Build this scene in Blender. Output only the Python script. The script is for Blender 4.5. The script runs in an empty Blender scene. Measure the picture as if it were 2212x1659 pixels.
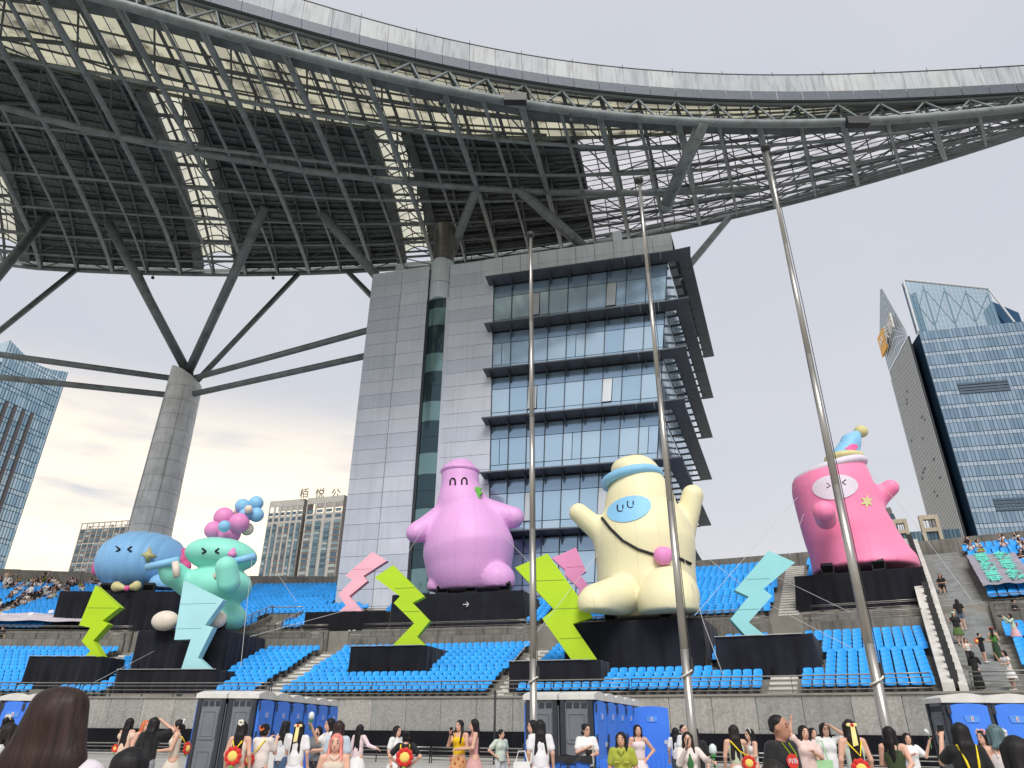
import bpy, math, random
import numpy as np
from mathutils import Vector, Matrix
random.seed(7); RNG = np.random.default_rng(7)
SC = bpy.context.scene
COL = SC.collection
# ------------------------------------------------------------------ camera
_up = np.array([22., 3035., -1500.]); _up /= np.linalg.norm(_up)
_fw = np.array([0, 0, -1.]); _yc = _fw - _up * np.dot(_fw, _up); _yc /= np.linalg.norm(_yc)
RM = np.array([np.cross(_yc, _up), _yc, _up])
EYE = np.array([0., 0., 1.62])
cam_data = bpy.data.cameras.new('camera'); cam = bpy.data.objects.new('camera', cam_data); COL.objects.link(cam)
cam_data.sensor_width = 36.0; cam_data.lens = 1500 / 2212 * 36.0
cam_data.clip_start = 0.1; cam_data.clip_end = 6000
m4 = Matrix.Identity(4)
for i in range(3):
    for j in range(3): m4[i][j] = RM[i][j]
    m4[i][3] = EYE[i]
cam.matrix_world = m4
SC.camera = cam
# ------------------------------------------------------------------ sky: a high overcast over a pale sky
world = bpy.data.worlds.new('World'); SC.world = world; world.use_nodes = True
nt = world.node_tree; nt.nodes.clear()
def wn(t): return nt.nodes.new(t)
SUN_EL, SUN_AZ = math.radians(46), math.radians(178)       # azimuth from +Y towards +X: high behind the viewer
sky = wn('ShaderNodeTexSky'); sky.sky_type = 'NISHITA'; sky.sun_disc = False
sky.sun_elevation = SUN_EL; sky.sun_rotation = SUN_AZ
tc = wn('ShaderNodeTexCoord')
mp = wn('ShaderNodeMapping'); mp.inputs['Scale'].default_value = (1.0, 1.0, 2.6)
nt.links.new(tc.outputs['Generated'], mp.inputs['Vector'])
nz = wn('ShaderNodeTexNoise'); nz.inputs['Scale'].default_value = 1.5; nz.inputs['Detail'].default_value = 5; nz.inputs['Roughness'].default_value = .5
nt.links.new(mp.outputs['Vector'], nz.inputs['Vector'])
cr = wn('ShaderNodeValToRGB')
cr.color_ramp.elements[0].position = .33; cr.color_ramp.elements[0].color = (5.75, 5.98, 6.62, 1)
cr.color_ramp.elements[1].position = .68; cr.color_ramp.elements[1].color = (6.35, 6.45, 6.85, 1)
nt.links.new(nz.outputs['Fac'], cr.inputs['Fac'])
# warm break in the cloud low over the western horizon
sx = wn('ShaderNodeSeparateXYZ'); nt.links.new(tc.outputs['Generated'], sx.inputs['Vector'])
vd = wn('ShaderNodeVectorMath'); vd.operation = 'DOT_PRODUCT'; vd.inputs[1].default_value = (-.385, .865, .30)
nt.links.new(tc.outputs['Generated'], vd.inputs[0])
az = wn('ShaderNodeMapRange'); az.interpolation_type = 'SMOOTHSTEP'; az.inputs['From Min'].default_value = .80; az.inputs['From Max'].default_value = .99
nt.links.new(vd.outputs['Value'], az.inputs['Value'])
el = wn('ShaderNodeMapRange'); el.interpolation_type = 'SMOOTHSTEP'; el.inputs['From Min'].default_value = .43; el.inputs['From Max'].default_value = .25
nt.links.new(sx.outputs['Z'], el.inputs['Value'])
nz2 = wn('ShaderNodeTexNoise'); nz2.inputs['Scale'].default_value = 4.5; nz2.inputs['Detail'].default_value = 6
mp2 = wn('ShaderNodeMapping'); mp2.inputs['Scale'].default_value = (1, 1, 5); nt.links.new(tc.outputs['Generated'], mp2.inputs['Vector']); nt.links.new(mp2.outputs['Vector'], nz2.inputs['Vector'])
nr = wn('ShaderNodeMapRange'); nr.inputs['From Min'].default_value = .26; nr.inputs['From Max'].default_value = .54; nt.links.new(nz2.outputs['Fac'], nr.inputs['Value'])
ml = wn('ShaderNodeMath'); ml.operation = 'MULTIPLY'; nt.links.new(az.outputs[0], ml.inputs[0]); nt.links.new(el.outputs[0], ml.inputs[1])
ml2 = wn('ShaderNodeMath'); ml2.operation = 'MULTIPLY'; nt.links.new(ml.outputs[0], ml2.inputs[0]); nt.links.new(nr.outputs[0], ml2.inputs[1])
# hazy, slightly warm towards the whole horizon
hz = wn('ShaderNodeMapRange'); hz.interpolation_type = 'SMOOTHSTEP'; hz.inputs['From Min'].default_value = .33; hz.inputs['From Max'].default_value = .06; hz.inputs['To Max'].default_value = .62
nt.links.new(sx.outputs['Z'], hz.inputs['Value'])
m0 = wn('ShaderNodeMix'); m0.data_type = 'RGBA'; nt.links.new(hz.outputs[0], m0.inputs['Factor']); nt.links.new(cr.outputs['Color'], m0.inputs['A']); m0.inputs['B'].default_value = (7.9, 7.4, 6.95, 1)
m1 = wn('ShaderNodeMix'); m1.data_type = 'RGBA'; nt.links.new(ml2.outputs[0], m1.inputs['Factor']); nt.links.new(m0.outputs['Result'], m1.inputs['A']); m1.inputs['B'].default_value = (14.6, 12.3, 9.0, 1)
m2 = wn('ShaderNodeMix'); m2.data_type = 'RGBA'; m2.inputs['Factor'].default_value = .90; nt.links.new(sky.outputs['Color'], m2.inputs['A']); nt.links.new(m1.outputs['Result'], m2.inputs['B'])
bg = wn('ShaderNodeBackground'); bg.inputs['Strength'].default_value = .0625; nt.links.new(m2.outputs['Result'], bg.inputs['Color'])
wo = wn('ShaderNodeOutputWorld'); nt.links.new(bg.outputs[0], wo.inputs['Surface'])
# ------------------------------------------------------------------ sun through the overcast
sl = bpy.data.lights.new('sun', 'SUN'); sl.energy = 1.5; sl.angle = math.radians(30); sl.color = (1, .965, .92)
so = bpy.data.objects.new('sun', sl); COL.objects.link(so)
_sd = Vector((math.sin(SUN_AZ) * math.cos(SUN_EL), math.cos(SUN_AZ) * math.cos(SUN_EL), math.sin(SUN_EL)))
so.rotation_euler = _sd.to_track_quat('Z', 'Y').to_euler()
SC.view_settings.view_transform = 'Standard'; SC.view_settings.look = 'None'; SC.view_settings.gamma = 1
SC.view_settings.use_curve_mapping = False; SC.view_settings.exposure = 0.88
SC.render.engine = 'CYCLES'
SC.cycles.max_bounces = 6; SC.cycles.diffuse_bounces = 3; SC.cycles.glossy_bounces = 3; SC.cycles.transmission_bounces = 4
SC.cycles.caustics_reflective = False; SC.cycles.caustics_refractive = False
SC.cycles.use_denoising = True
# ------------------------------------------------------------------ helpers
CC = np.array([-34.9, -64.3])          # centre of the stadium bowl
def ray(px, py): return RM @ np.array([px - 1106., 829.5 - py, -1500.])
def at(px, py, Y): d = ray(px, py); return EYE + d * (Y / d[1])
def atz(px, py, z): d = ray(px, py); return EYE + d * ((z - EYE[2]) / d[2])
def atr(px, py, r):
    d = ray(px, py); a = d[0]**2 + d[1]**2; o = EYE[:2] - CC; b = 2 * np.dot(o, d[:2]); c = np.dot(o, o) - r * r
    return EYE + d * ((-b + math.sqrt(b * b - 4 * a * c)) / (2 * a))
def proj(p):
    c = RM.T @ (np.asarray(p, float) - EYE); return 1106 + 1500 * c[0] / -c[2], 829.5 - 1500 * c[1] / -c[2]
def pol(p): q = np.asarray(p)[:2] - CC; return math.hypot(*q), math.degrees(math.atan2(q[0], q[1]))
def pw(r, th, z=0.): a = math.radians(th); return np.array([CC[0] + r * math.sin(a), CC[1] + r * math.cos(a), z])
def mpp(px, py, Y): return at(px + 1, py, Y)[0] - at(px, py, Y)[0]
def s2l(*c):
    return tuple((v / 255 / 12.92 if v / 255 <= .04045 else ((v / 255 + .055) / 1.055) ** 2.4) for v in c)
MATS = {}
def mat(name, rgb, rough=.6, metal=0., var=.12, scale=4., bump=0., bscale=None, streak=0., spec=.5, coat=0., alpha=None, sheen=0., stain=None, coords='Object', dirt=0., dscale=.6):
    """Principled material with noise-driven tint, optional vertical run-off streaks, stains and fine relief."""
    if name in MATS: return MATS[name]
    m = bpy.data.materials.new(name); m.use_nodes = True; t = m.node_tree; b = t.nodes['Principled BSDF']
    N = t.nodes.new; L = t.links.new
    b.inputs['Roughness'].default_value = rough; b.inputs['Metallic'].default_value = metal
    b.inputs['Specular IOR Level'].default_value = spec; b.inputs['Coat Weight'].default_value = coat
    b.inputs['Sheen Weight'].default_value = sheen
    tcn = N('ShaderNodeTexCoord'); vec = tcn.outputs[coords]
    no = N('ShaderNodeTexNoise'); no.inputs['Scale'].default_value = scale; no.inputs['Detail'].default_value = 5; L(vec, no.inputs['Vector'])
    mr = N('ShaderNodeMapRange'); mr.inputs['From Min'].default_value = .3; mr.inputs['From Max'].default_value = .7
    mr.inputs['To Min'].default_value = 1 - var; mr.inputs['To Max'].default_value = 1 + var; L(no.outputs['Fac'], mr.inputs['Value'])
    fac = mr.outputs[0]
    def mulin(f, src, lo, amount):
        r = N('ShaderNodeMapRange'); r.inputs['From Min'].default_value = lo; r.inputs['From Max'].default_value = lo + .22
        r.inputs['To Min'].default_value = 1; r.inputs['To Max'].default_value = 1 - amount; L(src, r.inputs['Value'])
        k = N('ShaderNodeMath'); k.operation = 'MULTIPLY'; L(f, k.inputs[0]); L(r.outputs[0], k.inputs[1]); return k.outputs[0]
    if streak:
        mpn = N('ShaderNodeMapping'); mpn.inputs['Scale'].default_value = (2.2, 2.2, .10); L(vec, mpn.inputs['Vector'])
        n2 = N('ShaderNodeTexNoise'); n2.inputs['Scale'].default_value = 1.6; n2.inputs['Detail'].default_value = 6; n2.inputs['Roughness'].default_value = .65; L(mpn.outputs[0], n2.inputs['Vector'])
        fac = mulin(fac, n2.outputs['Fac'], .48, streak)
    if dirt:
        n3 = N('ShaderNodeTexNoise'); n3.inputs['Scale'].default_value = dscale; n3.inputs['Detail'].default_value = 7; n3.inputs['Roughness'].default_value = .7; L(vec, n3.inputs['Vector'])
        fac = mulin(fac, n3.outputs['Fac'], .5, dirt)
    mx = N('ShaderNodeVectorMath'); mx.operation = 'SCALE'; mx.inputs[0].default_value = rgb[:3]; L(fac, mx.inputs['Scale'])
    L(mx.outputs[0], b.inputs['Base Color'])
    if bump:
        bn = N('ShaderNodeTexNoise'); bn.inputs['Scale'].default_value = bscale or scale * 6; bn.inputs['Detail'].default_value = 4; L(vec, bn.inputs['Vector'])
        bu = N('ShaderNodeBump'); bu.inputs['Strength'].default_value = bump; bu.inputs['Distance'].default_value = .05; L(bn.outputs['Fac'], bu.inputs['Height']); L(bu.outputs[0], b.inputs['Normal'])
    if alpha is not None: b.inputs['Alpha'].default_value = alpha
    MATS[name] = m; return m
def translucent(name, rgb, stain=.0, transm=.8, sscale=.35, grid=0.):
    m = bpy.data.materials.new(name); m.use_nodes = True; t = m.node_tree; N = t.nodes.new; L = t.links.new
    t.nodes.remove(t.nodes['Principled BSDF']); out = t.nodes['Material Output']
    tcn = N('ShaderNodeTexCoord'); no = N('ShaderNodeTexNoise'); no.inputs['Scale'].default_value = sscale; no.inputs['Detail'].default_value = 8; no.inputs['Roughness'].default_value = .68
    L(tcn.outputs['Object'], no.inputs['Vector'])
    mr = N('ShaderNodeMapRange'); mr.inputs['From Min'].default_value = .50; mr.inputs['From Max'].default_value = .68; mr.inputs['To Min'].default_value = 1; mr.inputs['To Max'].default_value = 1 - stain; L(no.outputs['Fac'], mr.inputs['Value'])
    mx = N('ShaderNodeVectorMath'); mx.operation = 'SCALE'; mx.inputs[0].default_value = rgb; L(mr.outputs[0], mx.inputs['Scale'])
    a = N('ShaderNodeBsdfTranslucent'); d = N('ShaderNodeBsdfDiffuse'); x = N('ShaderNodeMixShader'); x.inputs[0].default_value = transm
    L(mx.outputs[0], a.inputs['Color']); L(mx.outputs[0], d.inputs['Color']); L(d.outputs[0], x.inputs[1]); L(a.outputs[0], x.inputs[2]); L(x.outputs[0], out.inputs['Surface'])
    MATS[name] = m; return m
class MB:
    """Collects faces; build() links them as one mesh object."""
    def __init__(s): s.v = []; s.f = []; s.m = []; s.k = 0
    def add(s, vs, fs, mi=None):
        o = len(s.v); s.v += [tuple(float(c) for c in q) for q in vs]; s.f += [tuple(i + o for i in g) for g in fs]; s.m += [s.k if mi is None else mi] * len(fs); return s
    def quad(s, a, b, c, d, mi=None): return s.add([a, b, c, d], [(0, 1, 2, 3)], mi)
    def hexa(s, p, mi=None):   # 8 points: bottom ring 0-3 counter-clockwise seen from above, top ring 4-7
        return s.add(p, [(3, 2, 1, 0), (4, 5, 6, 7), (0, 1, 5, 4), (1, 2, 6, 5), (2, 3, 7, 6), (3, 0, 4, 7)], mi)
    def box(s, lo, hi, mi=None):
        (a, b, c), (d, e, f) = lo, hi
        return s.hexa([(a, b, c), (d, b, c), (d, e, c), (a, e, c), (a, b, f), (d, b, f), (d, e, f), (a, e, f)], mi)
    def obox(s, o, ux, uy, uz, mi=None):   # box from corner o with three edge vectors
        o, ux, uy, uz = map(np.asarray, (o, ux, uy, uz))
        return s.hexa([o, o + ux, o + ux + uy, o + uy, o + uz, o + ux + uz, o + ux + uy + uz, o + uy + uz], mi)
    def tube(s, pts, r, n=8, cap=True, mi=None):
        pts = [np.asarray(p, float) for p in pts]; R = r if hasattr(r, '__len__') else [r] * len(pts); rings = []
        for i, p in enumerate(pts):
            d = pts[min(i + 1, len(pts) - 1)] - pts[max(i - 1, 0)]; d = d / (np.linalg.norm(d) + 1e-9)
            h = np.array([0, 0, 1.]) if abs(d[2]) < .9 else np.array([1., 0, 0])
            a = np.cross(d, h); a /= np.linalg.norm(a); b = np.cross(d, a)
            rings.append([p + R[i] * (math.cos(2 * math.pi * k / n) * a + math.sin(2 * math.pi * k / n) * b) for k in range(n)])
        vs = [q for g in rings for q in g]; fs = []
        for i in range(len(pts) - 1):
            for k in range(n):
                k2 = (k + 1) % n; fs.append((i * n + k2, i * n + k, (i + 1) * n + k, (i + 1) * n + k2))
        if cap: fs.append(tuple(range(n))); fs.append(tuple((len(pts) - 1) * n + k for k in reversed(range(n))))
        return s.add(vs, fs, mi)
    def prism(s, poly, ez, mi=None):    # polygon of 3-D points (counter-clockwise seen against ez) extruded by vector ez
        n = len(poly); P = [np.asarray(q, float) for q in poly]; e = np.asarray(ez, float)
        return s.add(P + [q + e for q in P], [tuple(reversed(range(n))), tuple(range(n, 2 * n))] + [(i, (i + 1) % n, n + (i + 1) % n, n + i) for i in range(n)], mi)
    def ball(s, c, r, nu=12, nv=8, mi=None):
        c = np.asarray(c, float); r = np.asarray(r if hasattr(r, '__len__') else (r, r, r), float); vs = [c + r * (0, 0, -1)]
        for j in range(1, nv):
            a = math.pi * j / nv - math.pi / 2
            for i in range(nu): b = 2 * math.pi * i / nu; vs.append(c + r * (math.cos(a) * math.cos(b), math.cos(a) * math.sin(b), math.sin(a)))
        vs.append(c + r * (0, 0, 1)); fs = [(0, 1 + (i + 1) % nu, 1 + i) for i in range(nu)]
        for j in range(nv - 2):
            for i in range(nu): a = 1 + j * nu; fs.append((a + i, a + (i + 1) % nu, a + nu + (i + 1) % nu, a + nu + i))
        t = len(vs) - 1; a = 1 + (nv - 2) * nu; fs += [(a + i, a + (i + 1) % nu, t) for i in range(nu)]
        return s.add(vs, fs, mi)
    def mesh(s, name, mats, smooth=False):
        me = bpy.data.meshes.new(name); me.from_pydata(s.v, [], s.f)
        for q in (mats if isinstance(mats, (list, tuple)) else [mats]): me.materials.append(q)
        if any(s.m): me.polygons.foreach_set('material_index', s.m)
        if smooth: me.polygons.foreach_set('use_smooth', [True] * len(me.polygons))
        me.update(); return me
    def build(s, name, mats, parent=None, smooth=False): return link(name, s.mesh(name, mats, smooth), parent)
def link(name, me, parent=None, loc=None, rz=None):
    o = bpy.data.objects.new(name, me); COL.objects.link(o)
    if parent is not None: o.parent = parent
    if loc is not None: o.location = [float(c) for c in loc]
    if rz is not None: o.rotation_euler = (0, 0, rz)
    return o
def tag(o, label, cat, group=None):
    o['label'] = label; o['category'] = cat
    if group: o['group'] = group
    return o
def thing(name, label, cat, loc=(0, 0, 0), group=None, rz=0):
    o = link(name, None, None, loc, rz); o.empty_display_size = .2; return tag(o, label, cat, group)
def struct(o): o['kind'] = 'structure'; return o
def stuff(o, label=None):
    o['kind'] = 'stuff'
    if label: o['label'] = label
    return o
# ---- implicit surfaces: smooth unions of round cones and ellipsoids, meshed with surface nets
def sd_cone(P, a, b, ra, rb):
    a, b = np.asarray(a, float), np.asarray(b, float); ba = b - a; l = max(np.dot(ba, ba), 1e-9)
    t = np.clip(((P - a) @ ba) / l, 0, 1); return np.linalg.norm(P - a - t[:, None] * ba, axis=1) - (ra + (rb - ra) * t)
def sd_ell(P, c, r, rot=None):
    q = P - np.asarray(c, float)
    if rot is not None: q = q @ np.asarray(rot)
    r = np.asarray(r, float); k0 = np.linalg.norm(q / r, axis=1); k1 = np.linalg.norm(q / (r * r), axis=1); return k0 * (k0 - 1) / np.maximum(k1, 1e-9)
def smin(a, b, k):
    if k <= 0: return np.minimum(a, b)
    h = np.clip(.5 + .5 * (b - a) / k, 0, 1); return b + (a - b) * h - k * h * (1 - h)
def sdf_eval(prims, P):
    d = None
    for p in prims:
        kd = p[0]
        if kd == 'c': v = sd_cone(P, *p[1:5]); k = p[5] if len(p) > 5 else .05
        elif kd == 'e': v = sd_ell(P, p[1], p[2], p[4] if len(p) > 4 else None); k = p[3] if len(p) > 3 else .05
        elif kd == '-':   # carve
            v = sdf_eval(p[1], P); d = np.maximum(d, -v); continue
        elif kd == '&': v = sdf_eval(p[1], P); d = np.maximum(d, v); continue
        elif kd == 'cut': d = np.maximum(d, (P - np.asarray(p[1])) @ np.asarray(p[2])); continue
        elif kd == 'below': d = np.maximum(d, P[:, 2] - p[1]); continue
        elif kd == 'above': d = np.maximum(d, p[1] - P[:, 2]); continue
        d = v if d is None else smin(d, v, k)
    return d
def grid_eval(prims, G, lo, h):
    n = np.array(G.shape[:3]); V = np.full(tuple(n), 9.)
    for p in prims:
        if p[0] not in 'ce': V = np.maximum(V, {'above': lambda: p[1] - G[..., 2], 'below': lambda: G[..., 2] - p[1], 'cut': lambda: (G - np.asarray(p[1])) @ np.asarray(p[2])}[p[0]]()); continue
        k = p[5] if p[0] == 'c' and len(p) > 5 else p[3] if p[0] == 'e' and len(p) > 3 else .05
        if p[0] == 'c': a, b = np.asarray(p[1], float), np.asarray(p[2], float); r = max(p[3], p[4]); l_, h_ = np.minimum(a, b) - r, np.maximum(a, b) + r
        else: c = np.asarray(p[1], float); r = np.full(3, max(p[2])) if len(p) > 4 and p[4] is not None else np.asarray(p[2], float); l_, h_ = c - r, c + r
        e = 3 * h + k; i0 = np.clip(np.floor((l_ - e - lo) / h).astype(int), 0, n - 1); i1 = np.clip(np.ceil((h_ + e - lo) / h).astype(int) + 1, 1, n)
        sl = tuple(slice(a_, b_) for a_, b_ in zip(i0, i1)); g = G[sl]; sh = g.shape[:3]; q = g.reshape(-1, 3)
        v = (sd_cone(q, *p[1:5]) if p[0] == 'c' else sd_ell(q, p[1], p[2], p[4] if len(p) > 4 else None)).reshape(sh)
        V[sl] = smin(V[sl], v, k)
    return V
def nets(fn, lo, hi, h, prims=None):
    lo, hi = np.asarray(lo, float), np.asarray(hi, float); n = np.maximum(((hi - lo) / h).astype(int) + 2, 3)
    ax = [lo[i] + h * np.arange(n[i]) for i in range(3)]; G = np.stack(np.meshgrid(*ax, indexing='ij'), -1)
    V = grid_eval(prims, G, lo, h) if prims is not None else fn(G.reshape(-1, 3)).reshape(n); S = V < 0; c = n - 1
    acc = np.zeros((*c, 3)); cnt = np.zeros(c)
    offs = [(i, j, k) for i in (0, 1) for j in (0, 1) for k in (0, 1)]
    for o in offs:
        for a in range(3):
            if o[a]: continue
            p = list(o); p[a] = 1
            s0 = tuple(slice(o[i], o[i] + c[i]) for i in range(3)); s1 = tuple(slice(p[i], p[i] + c[i]) for i in range(3))
            v0, v1 = V[s0], V[s1]; x = S[s0] != S[s1]; t = np.where(x, v0 / np.where(np.abs(v0 - v1) < 1e-12, 1, v0 - v1), 0)
            q = np.zeros((*c, 3)); q[..., :] = o; q[..., a] += t; acc += np.where(x[..., None], q, 0); cnt += x
    act = cnt > 0; idx = -np.ones(c, int); idx[act] = np.arange(act.sum())
    base = np.stack(np.meshgrid(*[np.arange(k) for k in c], indexing='ij'), -1)
    pts = lo + h * (base[act] + acc[act] / cnt[act][:, None]); F = []
    for a in range(3):
        b, d = (a + 1) % 3, (a + 2) % 3
        sl0 = [slice(1, n[i] - 1) for i in range(3)]; sl0[a] = slice(0, n[a] - 1); sl1 = list(sl0); sl1[a] = slice(1, n[a])
        A, B = S[tuple(sl0)], S[tuple(sl1)]; x = A != B; I = np.argwhere(x)
        if not len(I): continue
        off = np.array([1, 1, 1]); off[a] = 0; I = I + off; fl = A[x]
        def cell(db, dd): J = I.copy(); J[:, b] -= db; J[:, d] -= dd; return idx[J[:, 0], J[:, 1], J[:, 2]]
        q = np.stack([cell(1, 1), cell(0, 1), cell(0, 0), cell(1, 0)], 1); q[~fl] = q[~fl][:, ::-1]; F.append(q)
    return pts, np.concatenate(F)
def sdf_mesh(name, prims, h, mats, matfn=None, pad=None, post=None):
    """mesh of a primitive list; bounds from the primitives"""
    los, his = [], []
    for p in prims:
        if p[0] == 'c':
            r = max(p[3], p[4]); a, b = np.asarray(p[1], float), np.asarray(p[2], float); los.append(np.minimum(a, b) - r); his.append(np.maximum(a, b) + r)
        elif p[0] == 'e': r = max(p[2]) if len(p) > 4 and p[4] is not None else np.asarray(p[2], float); los.append(np.asarray(p[1]) - r); his.append(np.asarray(p[1]) + r)
    lo = np.min(los, 0) - 2.2 * h; hi = np.max(his, 0) + 2.2 * h
    pts, F = nets(lambda P: sdf_eval(prims, P), lo, hi, h, None if any(p[0] == '-' for p in prims) else prims)
    if post is not None: pts = post(pts)
    me = bpy.data.meshes.new(name); me.from_pydata(pts.tolist(), [], F.tolist())
    for q in (mats if isinstance(mats, (list, tuple)) else [mats]): me.materials.append(q)
    if matfn is not None: me.polygons.foreach_set('material_index', matfn(pts[F].mean(1)).astype(int))
    me.polygons.foreach_set('use_smooth', [True] * len(F)); me.update(); return me
# ================================================================== the setting: ground and stands
M_GROUND = mat('ground_cover', s2l(168, 166, 160), .85, var=.15, scale=.4, bump=.2)
GZ = .22
struct(MB().quad((-2500, -2500, GZ), (2500, -2500, GZ), (2500, 2500, GZ), (-2500, 2500, GZ)).build('ground', M_GROUND))
M_CONC = mat('stand_concrete', s2l(140, 136, 128), .85, var=.2, scale=1.2, bump=.25, dirt=.35)
M_CONC_D = mat('old_wall_concrete', s2l(128, 124, 116), .88, var=.22, scale=.9, bump=.3, streak=.45, dirt=.3)
M_STEP = mat('pale_aisle_steps', s2l(205, 202, 194), .8, var=.12, scale=2, bump=.2, dirt=.25)
M_GRAN = [mat('granite_panel_%d' % i, s2l(*c), .75, var=.2, scale=9, bump=.25, bscale=60, streak=.2, dirt=.22, dscale=.8) for i, c in enumerate([(158, 156, 150), (148, 147, 142), (164, 160, 153)])]
M_BLACK = mat('black_cloth', s2l(20, 21, 26), .95, var=.25, scale=2, bump=.3, bscale=5, spec=.2)
M_SEAT = mat('blue_seat_plastic', (.022, .345, .86), .5, var=.16, scale=.9, spec=.35, dirt=.12, dscale=2.2)
M_SEAT2 = mat('grey_bracket', s2l(90, 92, 92), .6, .5)
M_STEEL = mat('railing_steel', s2l(150, 148, 142), .38, .85, var=.15)
M_DARKSTEEL = mat('dark_post_steel', s2l(62, 62, 62), .5, .6)
TH0, TH1 = -14., 42.
AISLES = [-4.05, 3.35, 10.75, 18.15, 25.5]
STAIR = (29.45, 30.45)                     # wide stair right of the balustrade
LOW_N, LOW_R, LOW_D, LOW_H = 12, 110.45, .73, .272
UP_N, UP_R, UP_D, UP_H = 22, 121.6, .69, .272
def low_z(k): return 3.0 + LOW_H * k
def up_z(k): return 8.0 + UP_H * k
def floor_z(r):
    if r < LOW_R: return 3.0
    if r < 119.4: return low_z(min(LOW_N - 1, int((r - LOW_R) / LOW_D)))
    if r < 121.4: return 6.4
    return up_z(min(UP_N - 1, max(0, int((r - UP_R) / UP_D))))
def arcs(a, b, step=1.): n = max(1, int(math.ceil((b - a) / step))); return [a + (b - a) * i / n for i in range(n + 1)]
def ring(mb, r0, r1, z0, z1, a, b, mi=None, step=1.):
    """annular block from r0 to r1, z0 to z1, angle a to b"""
    T = arcs(a, b, step)
    for t0, t1 in zip(T, T[1:]):
        mb.hexa([pw(r0, t0, z0), pw(r0, t1, z0), pw(r1, t1, z0), pw(r1, t0, z0), pw(r0, t0, z1), pw(r0, t1, z1), pw(r1, t1, z1), pw(r1, t0, z1)], mi)
mb = MB()
prof = [(110.0, 0), (110.0, 3.0)]
for k in range(LOW_N): prof += [(LOW_R + LOW_D * k, low_z(k)), (LOW_R + LOW_D * (k + 1), low_z(k))]
prof += [(119.6, low_z(LOW_N - 1)), (119.6, 6.4), (121.3, 6.4), (121.3, 8.0)]
for k in range(UP_N): prof += [(UP_R + UP_D * k, up_z(k)), (UP_R + UP_D * (k + 1), up_z(k))]
prof += [(138.2, up_z(UP_N - 1)), (138.2, 0)]
T = arcs(TH0, TH1, 1.)
mb.add([pw(r, t, z) for t in T for r, z in prof], [(i * len(prof) + j, (i + 1) * len(prof) + j, (i + 1) * len(prof) + j + 1, i * len(prof) + j + 1) for i in range(len(T) - 1) for j in range(len(prof) - 1)])
struct(mb.build('stand_terraces', M_CONC))
mb = MB()                                   # aisle steps, two to a row
for a in AISLES:
    for k in range(LOW_N):
        for h in (0, 1): ring(mb, LOW_R + LOW_D * (k + .5 * h), LOW_R + LOW_D * (k + .5 * h + .5), low_z(k) - .1, low_z(k) + .02 + .5 * LOW_H * h, a - .33, a + .33)
    for k in range(UP_N):
        for h in (0, 1): ring(mb, UP_R + UP_D * (k + .5 * h), UP_R + UP_D * (k + .5 * h + .5), up_z(k) - .1, up_z(k) + .02 + .5 * UP_H * h, a - .3, a + .3)
for k in range(LOW_N):
    for h in (0, 1): ring(mb, LOW_R + LOW_D * (k + .5 * h), LOW_R + LOW_D * (k + .5 * h + .5), low_z(k) - .1, low_z(k) + .02 + .5 * LOW_H * h, *STAIR, mi=1)
for k in range(8):
    ring(mb, 119.2 + .3 * k, 119.5 + .3 * k, 5.9, 6.2 + .225 * k, *STAIR, mi=1)
for k in range(UP_N):
    for h in (0, 1): ring(mb, UP_R + UP_D * (k + .5 * h), UP_R + UP_D * (k + .5 * h + .5), up_z(k) - .1, up_z(k) + .02 + .5 * UP_H * h, *STAIR, mi=1)
M_STAIR = mat('worn_stair_concrete', s2l(150, 153, 152), .85, var=.25, scale=3, bump=.3, dirt=.45, dscale=1.5)
struct(mb.build('aisle_steps', [M_STEP, M_STAIR]))
# rear parapet in cast sections
par = struct(link('rear_parapet', None))
for i in range(44):
    a = TH0 + (TH1 - TH0) * i / 44; b = TH0 + (TH1 - TH0) * (i + 1) / 44
    m_ = MB(); ring(m_, 137.3, 137.75, 13.2, 15.15 + .65 * min(max((9 - a) / 18, 0), 1), a, b - .012); m_.build('concrete_section', M_CONC_D, par)
# granite-faced front wall above a black-draped base
fw = struct(link('front_wall', None))
W = 1.02
a = TH0; i = 0
dth = math.degrees(2.02 / 110)
while a < TH1:
    m_ = MB(); ring(m_, 109.86, 110.0, 1.36, 3.0, a, a + dth - .012, step=3); m_.build('granite_panel', M_GRAN[RNG.integers(3)], fw); a += dth; i += 1
m_ = MB(); ring(m_, 109.78, 110.35, 3.0, 3.09, TH0, TH1); m_.build('coping', M_CONC, fw)
m_ = MB(); T = arcs(TH0, TH1, .12)
for t0, t1 in zip(T, T[1:]):
    f = lambda t: 109.66 + .05 * math.sin(t * 9) + .03 * math.sin(t * 31)
    m_.quad(pw(f(t0), t0, 0), pw(f(t1), t1, 0), pw(f(t1) + .05, t1, 1.42), pw(f(t0) + .05, t0, 1.42))
m_.build('black_skirting', M_BLACK, fw)
# low concrete walls of the gangway between the tiers (gaps at the aisles)
def spans(gap):
    e = [TH0] + [x for a in AISLES for x in (a - gap, a + gap)] + [29.0, STAIR[1] + .1, TH1]
    return [(e[i], e[i + 1]) for i in range(0, len(e), 2)]
gw = struct(link('gangway_walls', None))
for a, b in spans(.42):
    T = arcs(a, b, .55)
    for t0, t1 in zip(T, T[1:]):
        m_ = MB(); ring(m_, 119.45, 119.68, 5.9, 7.3, t0, t1 - .01); m_.build('concrete_section', M_CONC_D, gw)
for a, b in spans(.62):
    T = arcs(a, b, .9)
    for t0, t1 in zip(T, T[1:]):
        m_ = MB(); ring(m_, 121.05, 121.3, 6.4, 8.05, t0, t1 - .01); m_.build('concrete_section', M_CONC_D, gw)
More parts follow.
